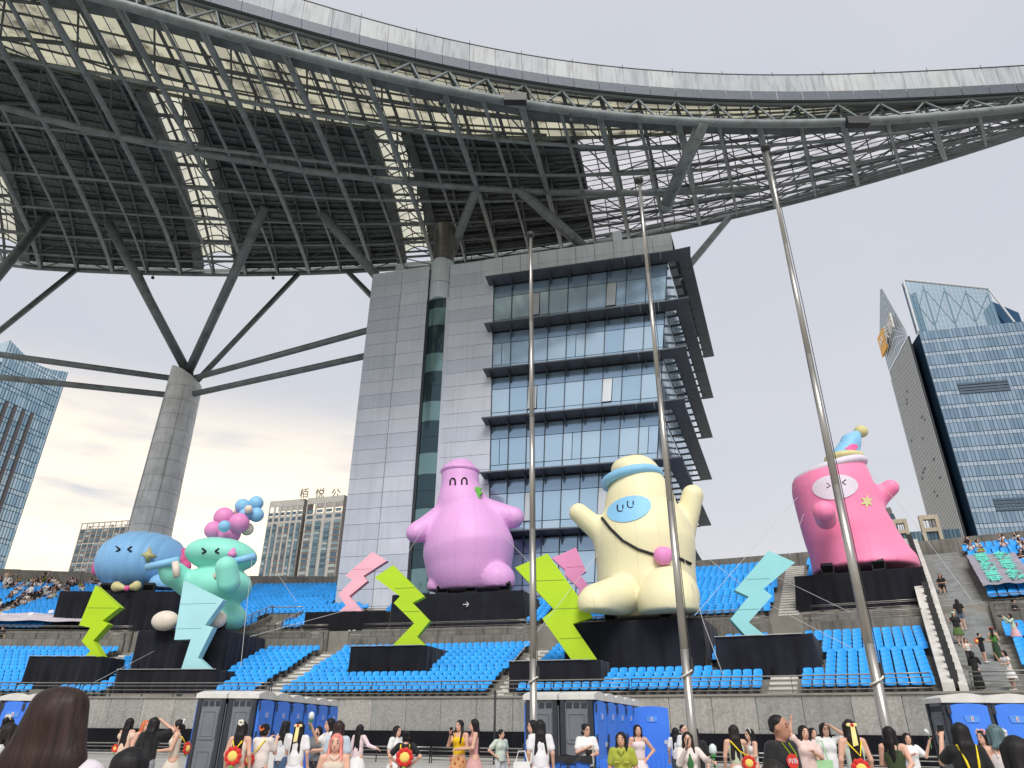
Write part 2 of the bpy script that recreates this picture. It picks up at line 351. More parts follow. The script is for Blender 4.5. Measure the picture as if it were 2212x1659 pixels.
# railings
def railing(name, label, r, z, a, b, h, bars, pitch, rr=.035, group=None, lean=.0):
    t = thing(name, label, 'railing', pw(r, (a + b) / 2, z), group); o = np.array(t.location)
    T = arcs(a, b, .6)
    m_ = MB(); m_.tube([pw(r, q, z + h) - o for q in T], rr, 8); m_.build('top_rail', M_STEEL, t, True)
    for k in range(bars):
        m_ = MB(); m_.tube([pw(r - .05, q, z + h * (.22 + .56 * k / max(1, bars - 1))) - o for q in T], rr * .7, 6); m_.build('rail', M_STEEL, t, True)
    n = max(1, int(round((b - a) / math.degrees(pitch / r))))
    for k in range(n + 1):
        q = a + (b - a) * k / n; u = pw(r + .02, q, 0) - pw(r, q, 0); m_ = MB()
        d = pw(r, q + .02, 0) - pw(r, q - .02, 0); d = d / np.linalg.norm(d) * .02; e = (pw(r + .1, q) - pw(r, q))
        p = pw(r - .04, q, z) - o - d / 2; m_.obox(p, d, e * .8, (0, 0, h * .8)); m_.obox(p + (0, 0, h * .8) - e * .1, d, e, (0, 0, h * .18)); m_.build('post', M_DARKSTEEL, t)
    return t
for (a, b), w in zip([(-14, 11.0), (11.06, 21.8), (21.86, 28.75), (29.5, 40)], ['below the light blue bolt', 'along the middle of the front wall', 'behind the nearest flagpole', 'right of the white balustrade at the wide stair']):
    railing('front_railing', 'steel guard railing on the front wall, ' + w, 110.15, 3.08, a, b, .76, 3, 2.0)
wl = ['far left under the blue figure', 'under the green bolt at left', 'under the pink bolt', 'under the purple figure', 'behind the yellow figure', 'below the pink figure', 'right of the stair']
for i, (a, b) in enumerate(spans(.42)):
    railing('gangway_railing', 'low steel railing along the front of the gangway, %s' % wl[min(i, 6)], 119.56, 7.3, a + .05, b - .05, .42, 2, 1.7, .03)
for i, (a, b) in enumerate(spans(.62)):
    railing('upper_tier_railing', 'low steel railing along the foot of the upper tier, %s' % wl[min(i, 6)], 121.17, 8.05, a + .05, b - .05, .42, 2, 1.7, .03)
# white stepped balustrade beside the wide stair
bal = thing('stair_balustrade', 'white concrete balustrade with dark brackets climbing beside the wide stair', 'balustrade', pw(110.3, 29.2, 3)); o = np.array(bal.location)
for (ra, za, rb, zb, nm) in ((110.1, 3.0, 119.6, 7.25, 'lower_wall'), (119.6, 7.25, 121.5, 8.6, 'middle_wall'), (121.5, 8.6, 137.2, 15.0, 'upper_wall')):
    for a, b, mm, dz in ((28.93, 29.17, M_STEP, .45), (29.25, 29.42, M_STEP, .35)):
        m_ = MB(); m_.hexa([pw(ra, a, za - .6) - o, pw(ra, b, za - .6) - o, pw(rb, b, zb - .6) - o, pw(rb, a, zb - .6) - o, pw(ra, a, za + dz) - o, pw(ra, b, za + dz) - o, pw(rb, b, zb + dz) - o, pw(rb, a, zb + dz) - o]); m_.build(nm, mm, bal)
for k in range(34):
    f = k / 33; r = 110.4 + f * 26.6; z = 3.0 + (r - 110.1) * .447 if r < 119.6 else (7.25 + (r - 119.6) * .71 if r < 121.5 else 8.6 + (r - 121.5) * .408)
    m_ = MB(); m_.hexa([pw(r, 29.15, z + .1) - o, pw(r, 29.27, z + .1) - o, pw(r + .18, 29.27, z + .1) - o, pw(r + .18, 29.15, z + .1) - o, pw(r, 29.13, z + .82) - o, pw(r, 29.29, z + .82) - o, pw(r + .22, 29.29, z + .82) - o, pw(r + .22, 29.13, z + .82) - o]); m_.build('bracket', M_DARKSTEEL, bal)
# ================================================================== black-draped platforms
M_CLOTH = [mat('black_drape_%d' % i, s2l(*c), .92, var=.3, scale=.8, bump=.35, bscale=3, spec=.25, sheen=.1) for i, c in enumerate([(27, 28, 35), (31, 32, 41), (23, 24, 30)])]
M_ALU = mat('aluminium_edge', s2l(190, 190, 185), .4, .8)
FOOT = []
def platform(key, label, L, R, rf, depth, drop=0., cm=0, edge=False):
    A, B = atr(*L, rf), atr(*R, rf); ta, tb = pol(A)[1], pol(B)[1]; z1 = (A[2] + B[2]) / 2; z0 = floor_z(rf) - drop
    FOOT.append((ta - .12, tb + .12, rf - .45, rf + depth + .2))
    t = thing('draped_platform', label, 'platform', pw(rf, (ta + tb) / 2, z0)); o = np.array(t.location)
    per = [('f', ta, tb), ('r', rf, rf + depth), ('b', tb, ta), ('l', rf + depth, rf)]; pts = []
    for k, a, b in per:
        ln = abs(b - a) * (math.radians(rf) if k in 'fb' else 1); n = max(4, int(ln / .13))
        for i in range(n):
            q = a + (b - a) * i / n
            pts.append((rf, q) if k == 'f' else (q, tb) if k == 'r' else (rf + depth, q) if k == 'b' else (q, ta))
    cen = np.array([rf + depth / 2, (ta + tb) / 2]); n = len(pts); levels = [1., .97, .6, .25, 0.]; V = []
    ph = RNG.random(4) * 6.28
    for lv in levels:
        for i, (r, q) in enumerate(pts):
            am = (1 - lv) * 1.15 + .06
            w = am * (.10 * math.sin(i * .62 + ph[0] + 1.7 * math.sin(i * .071 + ph[1])) + .07 * math.sin(i * 1.37 + ph[2]) + .09 * math.sin(i * .11 + ph[3]))
            d = np.array([(r - cen[0]) / (depth / 2), (q - cen[1]) / ((tb - ta) / 2)]); m = np.argmax(abs(d)); s = np.sign(d[m])
            rr = r + (s * (w + .02) if m == 0 else 0); qq = q + (math.degrees(s * (w + .02) / rf) if m == 1 else 0)
            z = z0 + (z1 - z0) * lv + (.02 * math.sin(i * .4) if lv < .3 else 0)
            if lv == 1.: z += .012 * math.sin(i * .9)
            V.append(pw(rr, qq, z) - o)
    F = []
    for j in range(len(levels) - 1):
        for i in range(n): F.append((j * n + i, (j + 1) * n + i, (j + 1) * n + (i + 1) % n, j * n + (i + 1) % n))
    F.append(tuple(range(n)))
    m_ = MB(); m_.add(V, F); m_.build('drape', M_CLOTH[cm], t, True)
    c = t.children[0].data
    for p in c.polygons: p.use_smooth = p.index != len(c.polygons) - 1
    m_ = MB(); ring(m_, rf + .15, rf + depth - .15, z0, z1 - .06, ta + .1, tb - .1); m_.v = [tuple(np.array(q) - o) for q in m_.v]; m_.build('deck', M_BLACK, t)
    if edge:
        m_ = MB(); m_.tube([pw(rf - .08, q, z1 + .02) - o for q in arcs(ta, ta + (tb - ta) * edge, .3)], .025, 6); m_.build('edge_trim', M_ALU, t)
    return dict(t=t, ta=ta, tb=tb, rf=rf, z=z1, depth=depth)
PL = {}
PL['blue'] = platform('blue', 'wide black draped platform under the round blue inflatable', (130, 1277), (388, 1277), 122.3, 6)
PL['gl'] = platform('gl', 'low black draped platform under the leftmost lime green bolt', (64, 1419), (224, 1417), 112.0, 2.4, edge=.9)
PL['teal'] = platform('teal', 'black draped platform under the teal stacked inflatable', (300, 1361), (492, 1361), 113.6, 5.4, cm=1)
PL['lb'] = platform('lb', 'long low black draped platform under the pale blue bolt at left', (254, 1446), (470, 1447), 111.25, 2.1, edge=.99)
PL['pl'] = platform('pl', 'black draped platform under the pink bolt at left', (660, 1321), (831, 1320), 121.9, 4, 1.5, cm=2)
PL['pur'] = platform('pur', 'black draped platform with a small white arrow under the purple inflatable', (848, 1284), (1130, 1276), 122.0, 4.6, cm=1)
PL['gm'] = platform('gm', 'black draped platform under the middle lime green bolt', (758, 1397), (921, 1394), 113.6, 4.4, cm=2, edge=.95)
PL['gb'] = platform('gb', 'low black draped platform under the largest lime green bolt', (1100, 1428), (1296, 1426), 111.4, 2.2, edge=.9)
PL['yel'] = platform('yel', 'tall black draped platform under the yellow inflatable', (1222, 1344), (1516, 1335), 113.9, 5.4, cm=1)
PL['lbr'] = platform('lbr', 'black draped platform under the pale blue bolt at right', (1544, 1377), (1754, 1368), 113.2, 4.6, cm=1, edge=.9)
PL['pink'] = platform('pink', 'black draped platform under the hot pink inflatable', (1716, 1245), (1993, 1224), 122.3, 6.2, cm=0)
# little printed arrow on the purple figure's drape
M_WHITEP = mat('white_paint', s2l(225, 225, 222), .6)
_p = PL['pur']; ar = atr(1008, 1306, _p['rf'] - .22)
def flat_mark(parent, c, segs, w, nrm, m, nm='printed_mark'):
    """thin raised strokes on a facing plane: segs in metres (u right, v up)"""
    c = np.asarray(c); nrm = np.asarray(nrm, float); nrm /= np.linalg.norm(nrm); u = np.cross((0, 0, 1.), nrm); u /= np.linalg.norm(u); v = np.cross(nrm, u)
    o = np.array(parent.matrix_world.translation) if parent.parent else np.array(parent.location); b = MB()
    for (x0, y0), (x1, y1) in segs:
        d = np.array([x1 - x0, y1 - y0]); d = d / np.linalg.norm(d); e = np.array([-d[1], d[0]]) * w / 2
        q = [(x0 - e[0], y0 - e[1]), (x1 - e[0], y1 - e[1]), (x1 + e[0], y1 + e[1]), (x0 + e[0], y0 + e[1])]
        b.prism([c + u * a + v * h - o for a, h in q], nrm * .012)
    return b.build(nm, m, parent)
def out_n(p): q = CC - np.asarray(p)[:2]; return np.array([q[0], q[1], 0]) / np.linalg.norm(q)
flat_mark(_p['t'], ar + out_n(ar) * .12, [((-.25, 0), (.2, 0)), ((.2, 0), (.03, .17)), ((.2, 0), (.03, -.17))], .05, out_n(ar), M_WHITEP, 'arrow_mark')
# ================================================================== seats
def seat_mesh():
    prof = [(-.10, .80), (-.055, .70), (-.03, .58), (.0, .48), (.10, .44), (.30, .445), (.40, .44), (.44, .40)]
    xs = [-.215, -.19, -.1, 0, .1, .19, .215]; b = MB(); n = len(prof); k = len(xs)
    def P(i, j, off):
        y, z = prof[j]; x = xs[i]; e = (abs(x) / .215) ** 3
        if j == 0: z -= .05 * e ** 2; x *= .97
        if j < 4: y += .05 * e
        else: z += .035 * e
        if j >= 6: y -= .03 * e ** 2
        t = max(j - 2, 0); nx = (0, 1) if j < 3 else ((.7, .7) if j < 5 else (1, 0))
        return (x, -(y - off * nx[1]), z - off * nx[0])
    V = [P(i, j, 0) for j in range(n) for i in range(k)] + [P(i, j, .03) for j in range(n) for i in range(k)]; F = []; S = n * k
    for j in range(n - 1):
        for i in range(k - 1):
            a, c, d, e = j * k + i, j * k + i + 1, (j + 1) * k + i + 1, (j + 1) * k + i
            F += [(e, d, c, a), (S + a, S + c, S + d, S + e)]
    for i in range(k - 1): F += [(i, i + 1, S + i + 1, S + i), ((n - 1) * k + i + 1, (n - 1) * k + i, S + (n - 1) * k + i, S + (n - 1) * k + i + 1)]
    for j in range(n - 1): F += [((j + 1) * k, j * k, S + j * k, S + (j + 1) * k), (j * k + k - 1, (j + 1) * k + k - 1, S + (j + 1) * k + k - 1, S + j * k + k - 1)]
    b.add(V, F, 0); b.box((-.03, .02, 0), (.03, .08, .45), 1); b.box((-.12, -.3, .36), (.12, .05, .40), 1)
    return b
SEAT = seat_mesh(); SEAT_ME = SEAT.mesh('stadium_seat', [M_SEAT, M_SEAT2], True)
B_T = np.array([.970, -.2425]); B_N = np.array([-.2425, -.970]); B_P0 = at(1000, 800, 60.5)[:2]
def behind_building(p):
    q = p[:2] - B_P0; return np.dot(q, B_N) < .4 and -11.6 < np.dot(q, B_T) < 17.4
VOM = (6.7, 8.1, 121, 125.6)
def seat_ok(r, q, tier):
    if any(abs(q - a) < .45 for a in AISLES): return False
    if 28.85 < q < STAIR[1] + .12: return False
    for a, b, r0, r1 in FOOT:
        if a < q < b and r0 < r < r1: return False
    if tier and VOM[0] < q < VOM[1] and r < VOM[3]: return False
    return not behind_building(pw(r, q))
SEATS = []
for tier, N, R0, D, zf in ((0, LOW_N, LOW_R, LOW_D, low_z), (1, UP_N, UP_R, UP_D, up_z)):
    for k in range(N):
        r = R0 + D * k + .50; dq = math.degrees(.505 / r); edges = [-9.] + [x for a in AISLES for x in (a - .4, a + .4)] + [28.9, STAIR[1] + .12, 37.]
        for a, b in zip(edges[0::2], edges[1::2]):
            if b < a: continue
            n = int((b - a) / dq); st = a + (b - a - n * dq) / 2
            for i in range(n):
                q = st + (i + .5) * dq
                if not seat_ok(r, q, tier): continue
                p = pw(r, q, zf(k)); x, y = proj(p + (0, 0, .6))
                if -60 < x < 2272: SEATS.append((np.linalg.norm(p - EYE), p, q, tier, k, x, y))
def block_of(q):
    e = AISLES + [28.9, 99]
    return sum(q > a for a in e)
BL = ['left of the blue figure', 'around the leftmost green bolt', 'beside the teal figure', 'around the middle green bolt', 'beside the yellow figure', 'below the pink figure', 'right of the wide stair']
BAN = (30.62, 31.75, 122.2, 131.5)
rest_v, rest_f, rest_m = [], [], []
SV = np.array(SEAT.v); SF = SEAT.f; SMI = SEAT.m
cand = sorted([s for s in SEATS if 0 < s[5] < 2212 and s[6] < 1506], key=lambda s: s[0])
near = {id(s) for s in cand[:300]}
cnt_ = {}
_o = 'first second third fourth fifth sixth seventh eighth ninth tenth eleventh twelfth thirteenth fourteenth fifteenth sixteenth seventeenth eighteenth nineteenth'.split()
def ORD(n): return _o[n - 1] if n < 20 else ('twentieth' if n == 20 else ('twenty-' if n < 30 else 'thirty-' if n < 40 else 'forty-') + _o[max(n % 10, 1) - 1])
for s in SEATS:
    d, p, q, tier, k, x, y = s; rz = -math.radians(q) + RNG.normal(0, .012)
    if id(s) in near:
        o = link('stadium_seat', SEAT_ME, None, p, rz)
        w = BL[min(block_of(q), 6)]; cnt_[(block_of(q), k)] = cnt_.get((block_of(q), k), 0) + 1
        tag(o, 'blue plastic seat, %s row, %s from left, block %s' % (ORD(k + 1), ORD(cnt_[(block_of(q), k)]), w), 'seat', 'lower tier seats ' + w)
    else:
        c, sn = math.cos(rz), math.sin(rz); W_ = np.stack([SV[:, 0] * c - SV[:, 1] * sn, SV[:, 0] * sn + SV[:, 1] * c, SV[:, 2]], 1) + p
        o_ = len(rest_v) * len(SV); rest_v.append(W_); rest_f += [tuple(i + o_ for i in f) for f in SF]; rest_m += SMI
me = bpy.data.meshes.new('stadium_seats'); me.from_pydata(np.concatenate(rest_v).tolist(), [], rest_f)
me.materials.append(M_SEAT); me.materials.append(M_SEAT2); me.polygons.foreach_set('material_index', rest_m); me.polygons.foreach_set('use_smooth', [True] * len(rest_f)); me.update()
so_ = link('stadium_seats', me); stuff(so_, 'rows of blue plastic stadium seats filling the tiers farther back'); so_['category'] = 'seats'
print('SEATS', len(SEATS))
# ================================================================== the roof canopy
M_TUBE = mat('roof_steel_paint', s2l(124, 132, 131), .55, .15, var=.18, scale=.6, dirt=.45, dscale=.9, streak=.2)
M_TUBE_D = mat('roof_steel_web', s2l(98, 104, 103), .6, .15, var=.2, scale=.6, dirt=.4)
M_DECK = mat('roof_deck_sheet', s2l(100, 106, 104), .7, .2, var=.25, scale=.5, dirt=.5, streak=.2)
M_FASC = [mat('fascia_panel_%d' % i, s2l(*c), .65, .0, var=.08, scale=.5, streak=.38, spec=.25) for i, c in enumerate([(186, 191, 194), (178, 183, 187), (192, 195, 196)])]
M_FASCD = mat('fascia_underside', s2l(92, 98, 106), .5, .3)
M_PALE = [translucent('pale_roof_panel_%d' % i, c, .93, .86, .28) for i, c in enumerate([s2l(176, 173, 150), s2l(164, 161, 142), s2l(186, 182, 158)])]
M_SKYL = translucent('skylight_panel', s2l(204, 202, 184), .3, .88)
M_LOUV = [translucent('white_louvre_%d' % i, c, .22, .9, .5) for i, c in enumerate([s2l(204, 202, 206), s2l(190, 188, 193)])]
def fit(L, fn, deg):
    P = [fn(q) for q in L]; th = [pol(p)[1] for p in P]; return np.polyfit(th, [pol(p)[0] for p in P], deg), np.polyfit(th, [p[2] for p in P], deg)
TUBE_PX = [(-250, -110), (210, 0), (450, 62), (640, 110), (850, 170), (1000, 200), (1200, 238), (1400, 258), (1520, 263), (1700, 267), (1952, 256), (2212, 232), (2400, 208)]
FB_PX = [(0, -105), (250, -48), (462, 9), (609, 50), (752, 88), (842, 111), (1006, 149), (1182, 181), (1364, 206), (1454, 211), (1696, 215), (1952, 210), (2212, 199), (2400, 188)]
BK_PX = [(0, 575), (165, 582), (400, 592), (650, 589), (900, 575), (1100, 560), (1300, 527), (1580, 468), (1800, 410), (2000, 354), (2212, 292)]
RT_, _ = fit(TUBE_PX, lambda q: atz(*q, 47.), 4)
RF_, _ = fit(FB_PX, lambda q: atz(*q, 50.6), 4)
_, ZB_ = fit(BK_PX, lambda q: atr(*q, 146.), 3)
R_A, R_B = -9., 38.5
def rt(t): return float(np.polyval(RT_, min(max(t, -9), 39)))
def rf_(t): return min(float(np.polyval(RF_, min(max(t, -6), 39))), 145.)
def zb(t): return float(np.polyval(ZB_, min(max(t, -12), 38)))
def Zlow(t, r):
    k = min(max((r - rt(t)) / (146 - rt(t)), 0), 1); return 47 + (zb(t) - 47) * k - .7 * math.sin(math.pi * k)
def Ztop(t, r):
    k = min(max((r - rf_(t)) / (146 - rf_(t)), 0), 1); return 50.6 + (zb(t) + .9 - 50.6) * k + .9 * math.sin(math.pi * k)
def hit(px, py, Z):
    lo, hi = 92., 160.
    for _ in range(40):
        m = (lo + hi) / 2; p = atr(px, py, m)
        if p[2] > Z(pol(p)[1], m): hi = m
        else: lo = m
    return p
def DEL(t): return min(max(-6.2 + .215 * t, -8.), .8)      # the trusses fan out round a farther centre than the bowl
def low(t, r):
    k = (r - rt(t)) / (146 - rt(t)); q = t + DEL(t) * k; k = min(max(k, 0), 1); return pw(r, q, 47 + (zb(q) - 47) * k - .7 * math.sin(math.pi * k))
def top(t, r):
    k = (r - rf_(t)) / (146 - rf_(t)); q = t + DEL(t) * k; k = min(max(k, 0), 1); return pw(r, q, 50.6 + (zb(q) + .9 - 50.6) * k + .9 * math.sin(math.pi * k))
def par(p, R):
    r, q = pol(p); t = q
    for _ in range(12): t = q - DEL(t) * (r - R(t)) / (146 - R(t))
    return t
roof = thing('stadium_roof', 'huge curved steel canopy with white fascia and tubular trusses over the stand', 'roof', pw(138, 12, 0))
RO = np.array(roof.location)
def rpart(m_, name, mats, smooth=False, kind=None):
    m_.v = [tuple(np.array(q) - RO) for q in m_.v]; o = m_.build(name, mats, roof, smooth)
    if kind: o['kind'] = kind
    return o
def rtube(name, pts, r, n=8, m_=None): return rpart(MB().tube(pts, r, n), name, m_ or M_TUBE, True)
# radial spacing read off the inner tube
tA = pol(hit(790, 162, Zlow))[1]; tB = pol(hit(1379, 257, Zlow))[1]; DT = (tB - tA) / 7
RAD = [tA + DT * k for k in range(-14, 22) if R_A <= tA + DT * k <= R_B]
print('radials', len(RAD), DT, RAD[0], RAD[-1], 'rt', [round(rt(t), 1) for t in RAD[::4]], 'rf', [round(rf_(t), 1) for t in RAD[::4]])
TT = arcs(R_A, R_B, .5)
rtube('inner_ring_tube', [low(t, rt(t)) for t in TT], .36, 12)
TO = arcs(-20, 39.5, .5)
rtube('outer_ring_tube', [pw(146, t, zb(t)) for t in TO], .32, 10)
rtube('upper_inner_chord', [pw(rf_(t) + .3, t, 50.35) for t in TT], .2, 8, M_TUBE_D)
MPX = [(-200, 170), (0, 229), (265, 293), (526, 344), (752, 376), (1031, 403), (1120, 407), (1310, 415), (1640, 405)]
MP = [hit(*q, Zlow) for q in MPX]; MF = np.polyfit([par(p, rt) for p in MP], [pol(p)[0] for p in MP], 3)
mt1 = par(MP[-1], rt)
rtube('middle_ring_tube', [low(t, float(np.polyval(MF, t))) for t in arcs(R_A, mt1, .5)], .34, 10)
NPX = [(-60, 440), (104, 465), (233, 480), (573, 446), (691, 456), (1031, 403), (1120, 407)]
# radial trusses: upper chord, lower chord and zigzag web
NV = 10
nweb = 0
for i, t in enumerate(RAD):
    r0, r1 = rf_(t) + .3, 146.; rs = [r0 + (r1 - r0) * k / NV for k in range(NV + 1)]
    rpart(MB().tube([top(t, r) - (0, 0, .35) for r in rs], .17, 6), 'upper_radial_chord', M_TUBE_D, True)
    if True:
        q0 = rt(t); qs = [q0 + (145.6 - q0) * k / 8 for k in range(9)]
        rtube('lower_radial_chord', [low(t, r) for r in qs], .26 if i % 2 == 0 else .15, 8)
        if r1 - r0 > 6 and t > -7 and (i % 2 == 0):
            up_ = [top(t, r0 + (r1 - r0) * (k + .5) / 7) - (0, 0, .4) for k in range(7)]; dn = [low(t, q0 + (145.6 - q0) * k / 7) for k in range(8)]
            for k in range(7):
                if nweb < 280: rtube('web_brace', [dn[k], up_[k]], .085, 6, M_TUBE_D); rtube('web_brace', [up_[k], dn[k + 1]], .085, 6, M_TUBE_D); nweb += 2
# ring purlins in the upper layer, in the lower layer, and flat bracing between the radials
for k in range(1, 12):
    f = k / 12
    rpart(MB().tube([top(t, rf_(t) + (146 - rf_(t)) * f) - (0, 0, .35) for t in TT if k % 2 == 0 or t < 19.5], .15 if k % 2 else .2, 6), 'ring_purlin', M_TUBE_D, True)
for f in (.17, .34, .5, .64, .78, .9):
    rpart(MB().tube([low(t, rt(t) + (146 - rt(t)) * f) for t in TT], .17, 6), 'lower_ring_tube', M_TUBE, True)
FL = (0, .17, .34, .5, .64, .78, .9, 1.)
nb = 0
for i in range(0, len(RAD) - 2, 2):
    ta, tb = RAD[i], RAD[i + 2]
    for j in range(7):
        a = lambda t, f: low(t, rt(t) + (145.8 - rt(t)) * f)
        tm = (ta + tb) / 2; c = top(tm, rf_(tm) + (146 - rf_(tm)) * (FL[j] + FL[j + 1]) / 2) - (0, 0, .4)
        for t_, f_ in ((ta, FL[j]), (tb, FL[j]), (ta, FL[j + 1]), (tb, FL[j + 1])):
            if (t_ == ta) == (f_ == FL[j]) or j > 3: rtube('diagonal_brace', [a(t_, f_), c], .075, 6, M_TUBE_D); nb += 1
print('diagonals', nb, 'web', nweb)
# V braces between the inner ring tube and the fascia
for k in range(len(RAD) - 1):
    t0, t1 = RAD[k], RAD[k + 1]; tm = (t0 + t1) / 2
    for q in (t0, t1): rtube('fascia_brace', [low(tm, rt(tm)), pw(rf_(q) + .3, q, 50.3)], .1, 6)
# catwalk hung behind the inner tube
m_ = MB()
for t0, t1 in zip(TT, TT[1:]):
    r0, r1 = rt(t0) + 1.4, rt(t1) + 1.4
    m_.hexa([pw(r0, t0, 48.0), pw(r1, t1, 48.0), pw(r1 + 1.1, t1, 48.05), pw(r0 + 1.1, t0, 48.05), pw(r0, t0, 48.12), pw(r1, t1, 48.12), pw(r1 + 1.1, t1, 48.17), pw(r0 + 1.1, t0, 48.17)])
rpart(m_, 'catwalk_floor', M_DECK)
for h in (.4, .8, 1.15):
    for off in (1.4, 2.5): rpart(MB().tube([pw(rt(t) + off, t, 48.1 + h) for t in TT], .035, 5), 'catwalk_rail', M_TUBE_D)
m_ = MB()
for t in arcs(R_A, R_B, .62):
    for off in (1.4, 2.5): m_.tube([pw(rt(t) + off, t, 48.1), pw(rt(t) + off, t, 49.25)], .03, 5)
rpart(m_, 'catwalk_posts', M_TUBE_D, kind='stuff')
# fascia
FT_PX = [(655, 4), (752, 34), (845, 59), (999, 94), (1132, 120), (1311, 149), (1454, 161), (1696, 164), (1952, 159), (2212, 146)]
def fascia_pt(q):
    r = 105.
    for _ in range(15): r = rf_(pol(atr(*q, r))[1]) - .35
    return atr(*q, r)
FTP = [fascia_pt(q) for q in FT_PX]; print('fascia', [(round(pol(p)[1], 1), round(p[2], 2)) for p in FTP])
FTZ = np.polyfit([pol(p)[1] for p in FTP], [p[2] for p in FTP], 3)
def zt(t): return float(np.polyval(FTZ, min(max(t, 2), 37)))
pit = math.degrees(1.95 / 112); t = 0.
T_ = []
while t < R_B: T_.append(t); t += math.degrees(1.95 / rf_(t))
T_ = [-9 + k * 1.0 for k in range(9)] + T_
k = 0
for t0, t1 in zip(T_, T_[1:]):
    g = .018; a, b = t0 + g * .5, t1 - g * .5; R0a, R0b = rf_(a) - .35, rf_(b) - .35
    h = .78; m_ = MB()
    m_.hexa([pw(R0a, a, 50.55 + h), pw(R0b, b, 50.55 + h), pw(R0b + .12, b, 50.55 + h), pw(R0a + .12, a, 50.55 + h), pw(R0a - .15, a, zt(a)), pw(R0b - .15, b, zt(b)), pw(R0b, b, zt(b)), pw(R0a, a, zt(a))])
    rpart(m_, 'fascia_panel', M_FASC[RNG.integers(3)])
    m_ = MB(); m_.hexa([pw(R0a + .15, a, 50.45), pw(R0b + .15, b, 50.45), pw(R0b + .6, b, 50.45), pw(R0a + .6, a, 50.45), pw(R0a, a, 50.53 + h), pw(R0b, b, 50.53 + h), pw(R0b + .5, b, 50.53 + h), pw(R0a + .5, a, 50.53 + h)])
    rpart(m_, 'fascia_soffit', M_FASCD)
    if k % 2 == 0: rpart(MB().tube([pw(R0a - .1, a, zt(a)), pw(R0a - .25, a, zt(a) + .35)], .025, 5), 'gutter_spike', M_DARKSTEEL)
    k += 1
rpart(MB().tube([pw(rf_(t) - .42, t, zt(t) + .1) for t in TT], .1, 6), 'fascia_cap', M_DARKSTEEL, True)
# cladding: pale translucent band, dark deck with two glazed strips, white louvres to the right
PB_PX = [(0, 107), (215, 168), (344, 193), (501, 229), (752, 261), (953, 279), (1150, 294), (1300, 293), (1454, 286), (1700, 262), (1950, 232)]
PBP = [hit(*q, Ztop) for q in PB_PX]; PBF = np.polyfit([par(p, rf_) for p in PBP], [pol(p)[0] for p in PBP], 3)
def rp(t): return min(max(float(np.polyval(PBF, min(max(t, -7), 33))), rf_(t) + 2.2), 145)
print('pale band', [(round(t, 1), round(rf_(t), 1), round(rp(t), 1)) for t in (-6, 0, 6, 12, 18, 24, 30, 34)])
tw = (par(hit(1240, 318, Ztop), rf_) + par(hit(1293, 508, Ztop), rf_)) / 2
def strip_t(a, b, c, d): return (par(hit(*a, Ztop), rf_) + par(hit(*c, Ztop), rf_)) / 2, (par(hit(*b, Ztop), rf_) + par(hit(*d, Ztop), rf_)) / 2
S1 = strip_t((322, 215), (397, 215), (440, 528), (508, 528)); S2 = strip_t((809, 301), (877, 301), (874, 510), (931, 510))
S0 = (S1[0] - (S2[0] - S1[0]), S1[1] - (S2[1] - S1[1])); print('strips', S0, S1, S2, 'louvre from', tw)
bars = MB(); pal = []
NR = 6
tp = R_A
while tp < R_B - .6:
    wid = .52
    for j in range(NR):
        a, b = tp, tp + wid
        ra0, ra1 = (rf_(a) + (rp(a) - rf_(a)) * k / NR for k in (j, j + 1)); rb0, rb1 = (rf_(b) + (rp(b) - rf_(b)) * k / NR for k in (j, j + 1))
        if ra0 > 143: continue
        pal.append((a, b, ra0 + .05, ra1 - .05, rb0 + .05, rb1 - .05))
    for q in (tp,):
        rs = [rf_(q) + (rp(q) - rf_(q)) * k / 4 for k in range(5)]
        bars.tube([top(q, r) - (0, 0, .05) for r in rs], .05, 4, False)
    tp += wid
for j in range(NR + 1):
    bars.tube([top(q, rf_(q) + (rp(q) - rf_(q)) * j / NR) - (0, 0, .08) for q in TT], .11, 5, False)
rpart(bars, 'glazing_bars', M_DECK, kind='stuff')
def key(c): x, y = proj(top((c[0] + c[1]) / 2, c[2])); return 0 if -20 < x < 2232 and y > -10 else 1
pal.sort(key=key); rest = MB()
for k, (a, b, a0, a1, b0, b1) in enumerate(pal):
    m_ = MB() if k < 300 else rest; g = .02; e = np.array((0, 0, .03)); mi = int(RNG.integers(3)) if k >= 300 else None
    m_.quad(top(a + g, a0), top(a + g, a1), top(b - g, b1), top(b - g, b0), mi)
    if k < 300: rpart(m_, 'translucent_panel', M_PALE[RNG.integers(3)])
if rest.v: rpart(rest, 'translucent_panels', M_PALE, kind='stuff')
# dark deck: overlapping sheets between the radials
m_ = MB(); ND = 26
def deck_cell(m_, a, b, f0, f1, lap=.16):
    ra0, ra1 = (rp(a) + (145.9 - rp(a)) * f for f in (f0, f1)); rb0, rb1 = (rp(b) + (145.9 - rp(b)) * f for f in (f0, f1))
    m_.quad(top(a, ra0) - (0, 0, lap), top(a, ra1), top(b, rb1), top(b, rb0) - (0, 0, lap))
    m_.quad(top(a, ra0), top(a, ra0) - (0, 0, lap), top(b, rb0) - (0, 0, lap), top(b, rb0))
EDG = [R_A, S0[0], S0[1], S1[0], S1[1], S2[0], S2[1], tw]
for a, b in zip(EDG[0::2], EDG[1::2]):
    n = max(1, int((b - a) / .8))
    for i in range(n):
        for j in range(ND): deck_cell(m_, a + (b - a) * i / n, a + (b - a) * (i + 1) / n, j / ND, (j + 1) / ND)
rpart(m_, 'deck_sheets', M_DECK, kind='stuff')
ribs = MB()                                 # standing seams of the deck
for a, b in zip(EDG[0::2], EDG[1::2]):
    for t in arcs(a, b, .27)[1:-1]:
        rs = [rp(t) + (145.9 - rp(t)) * k / 6 for k in range(7)]; ribs.tube([top(t, r) - (0, 0, .12) for r in rs], .035, 3, False)
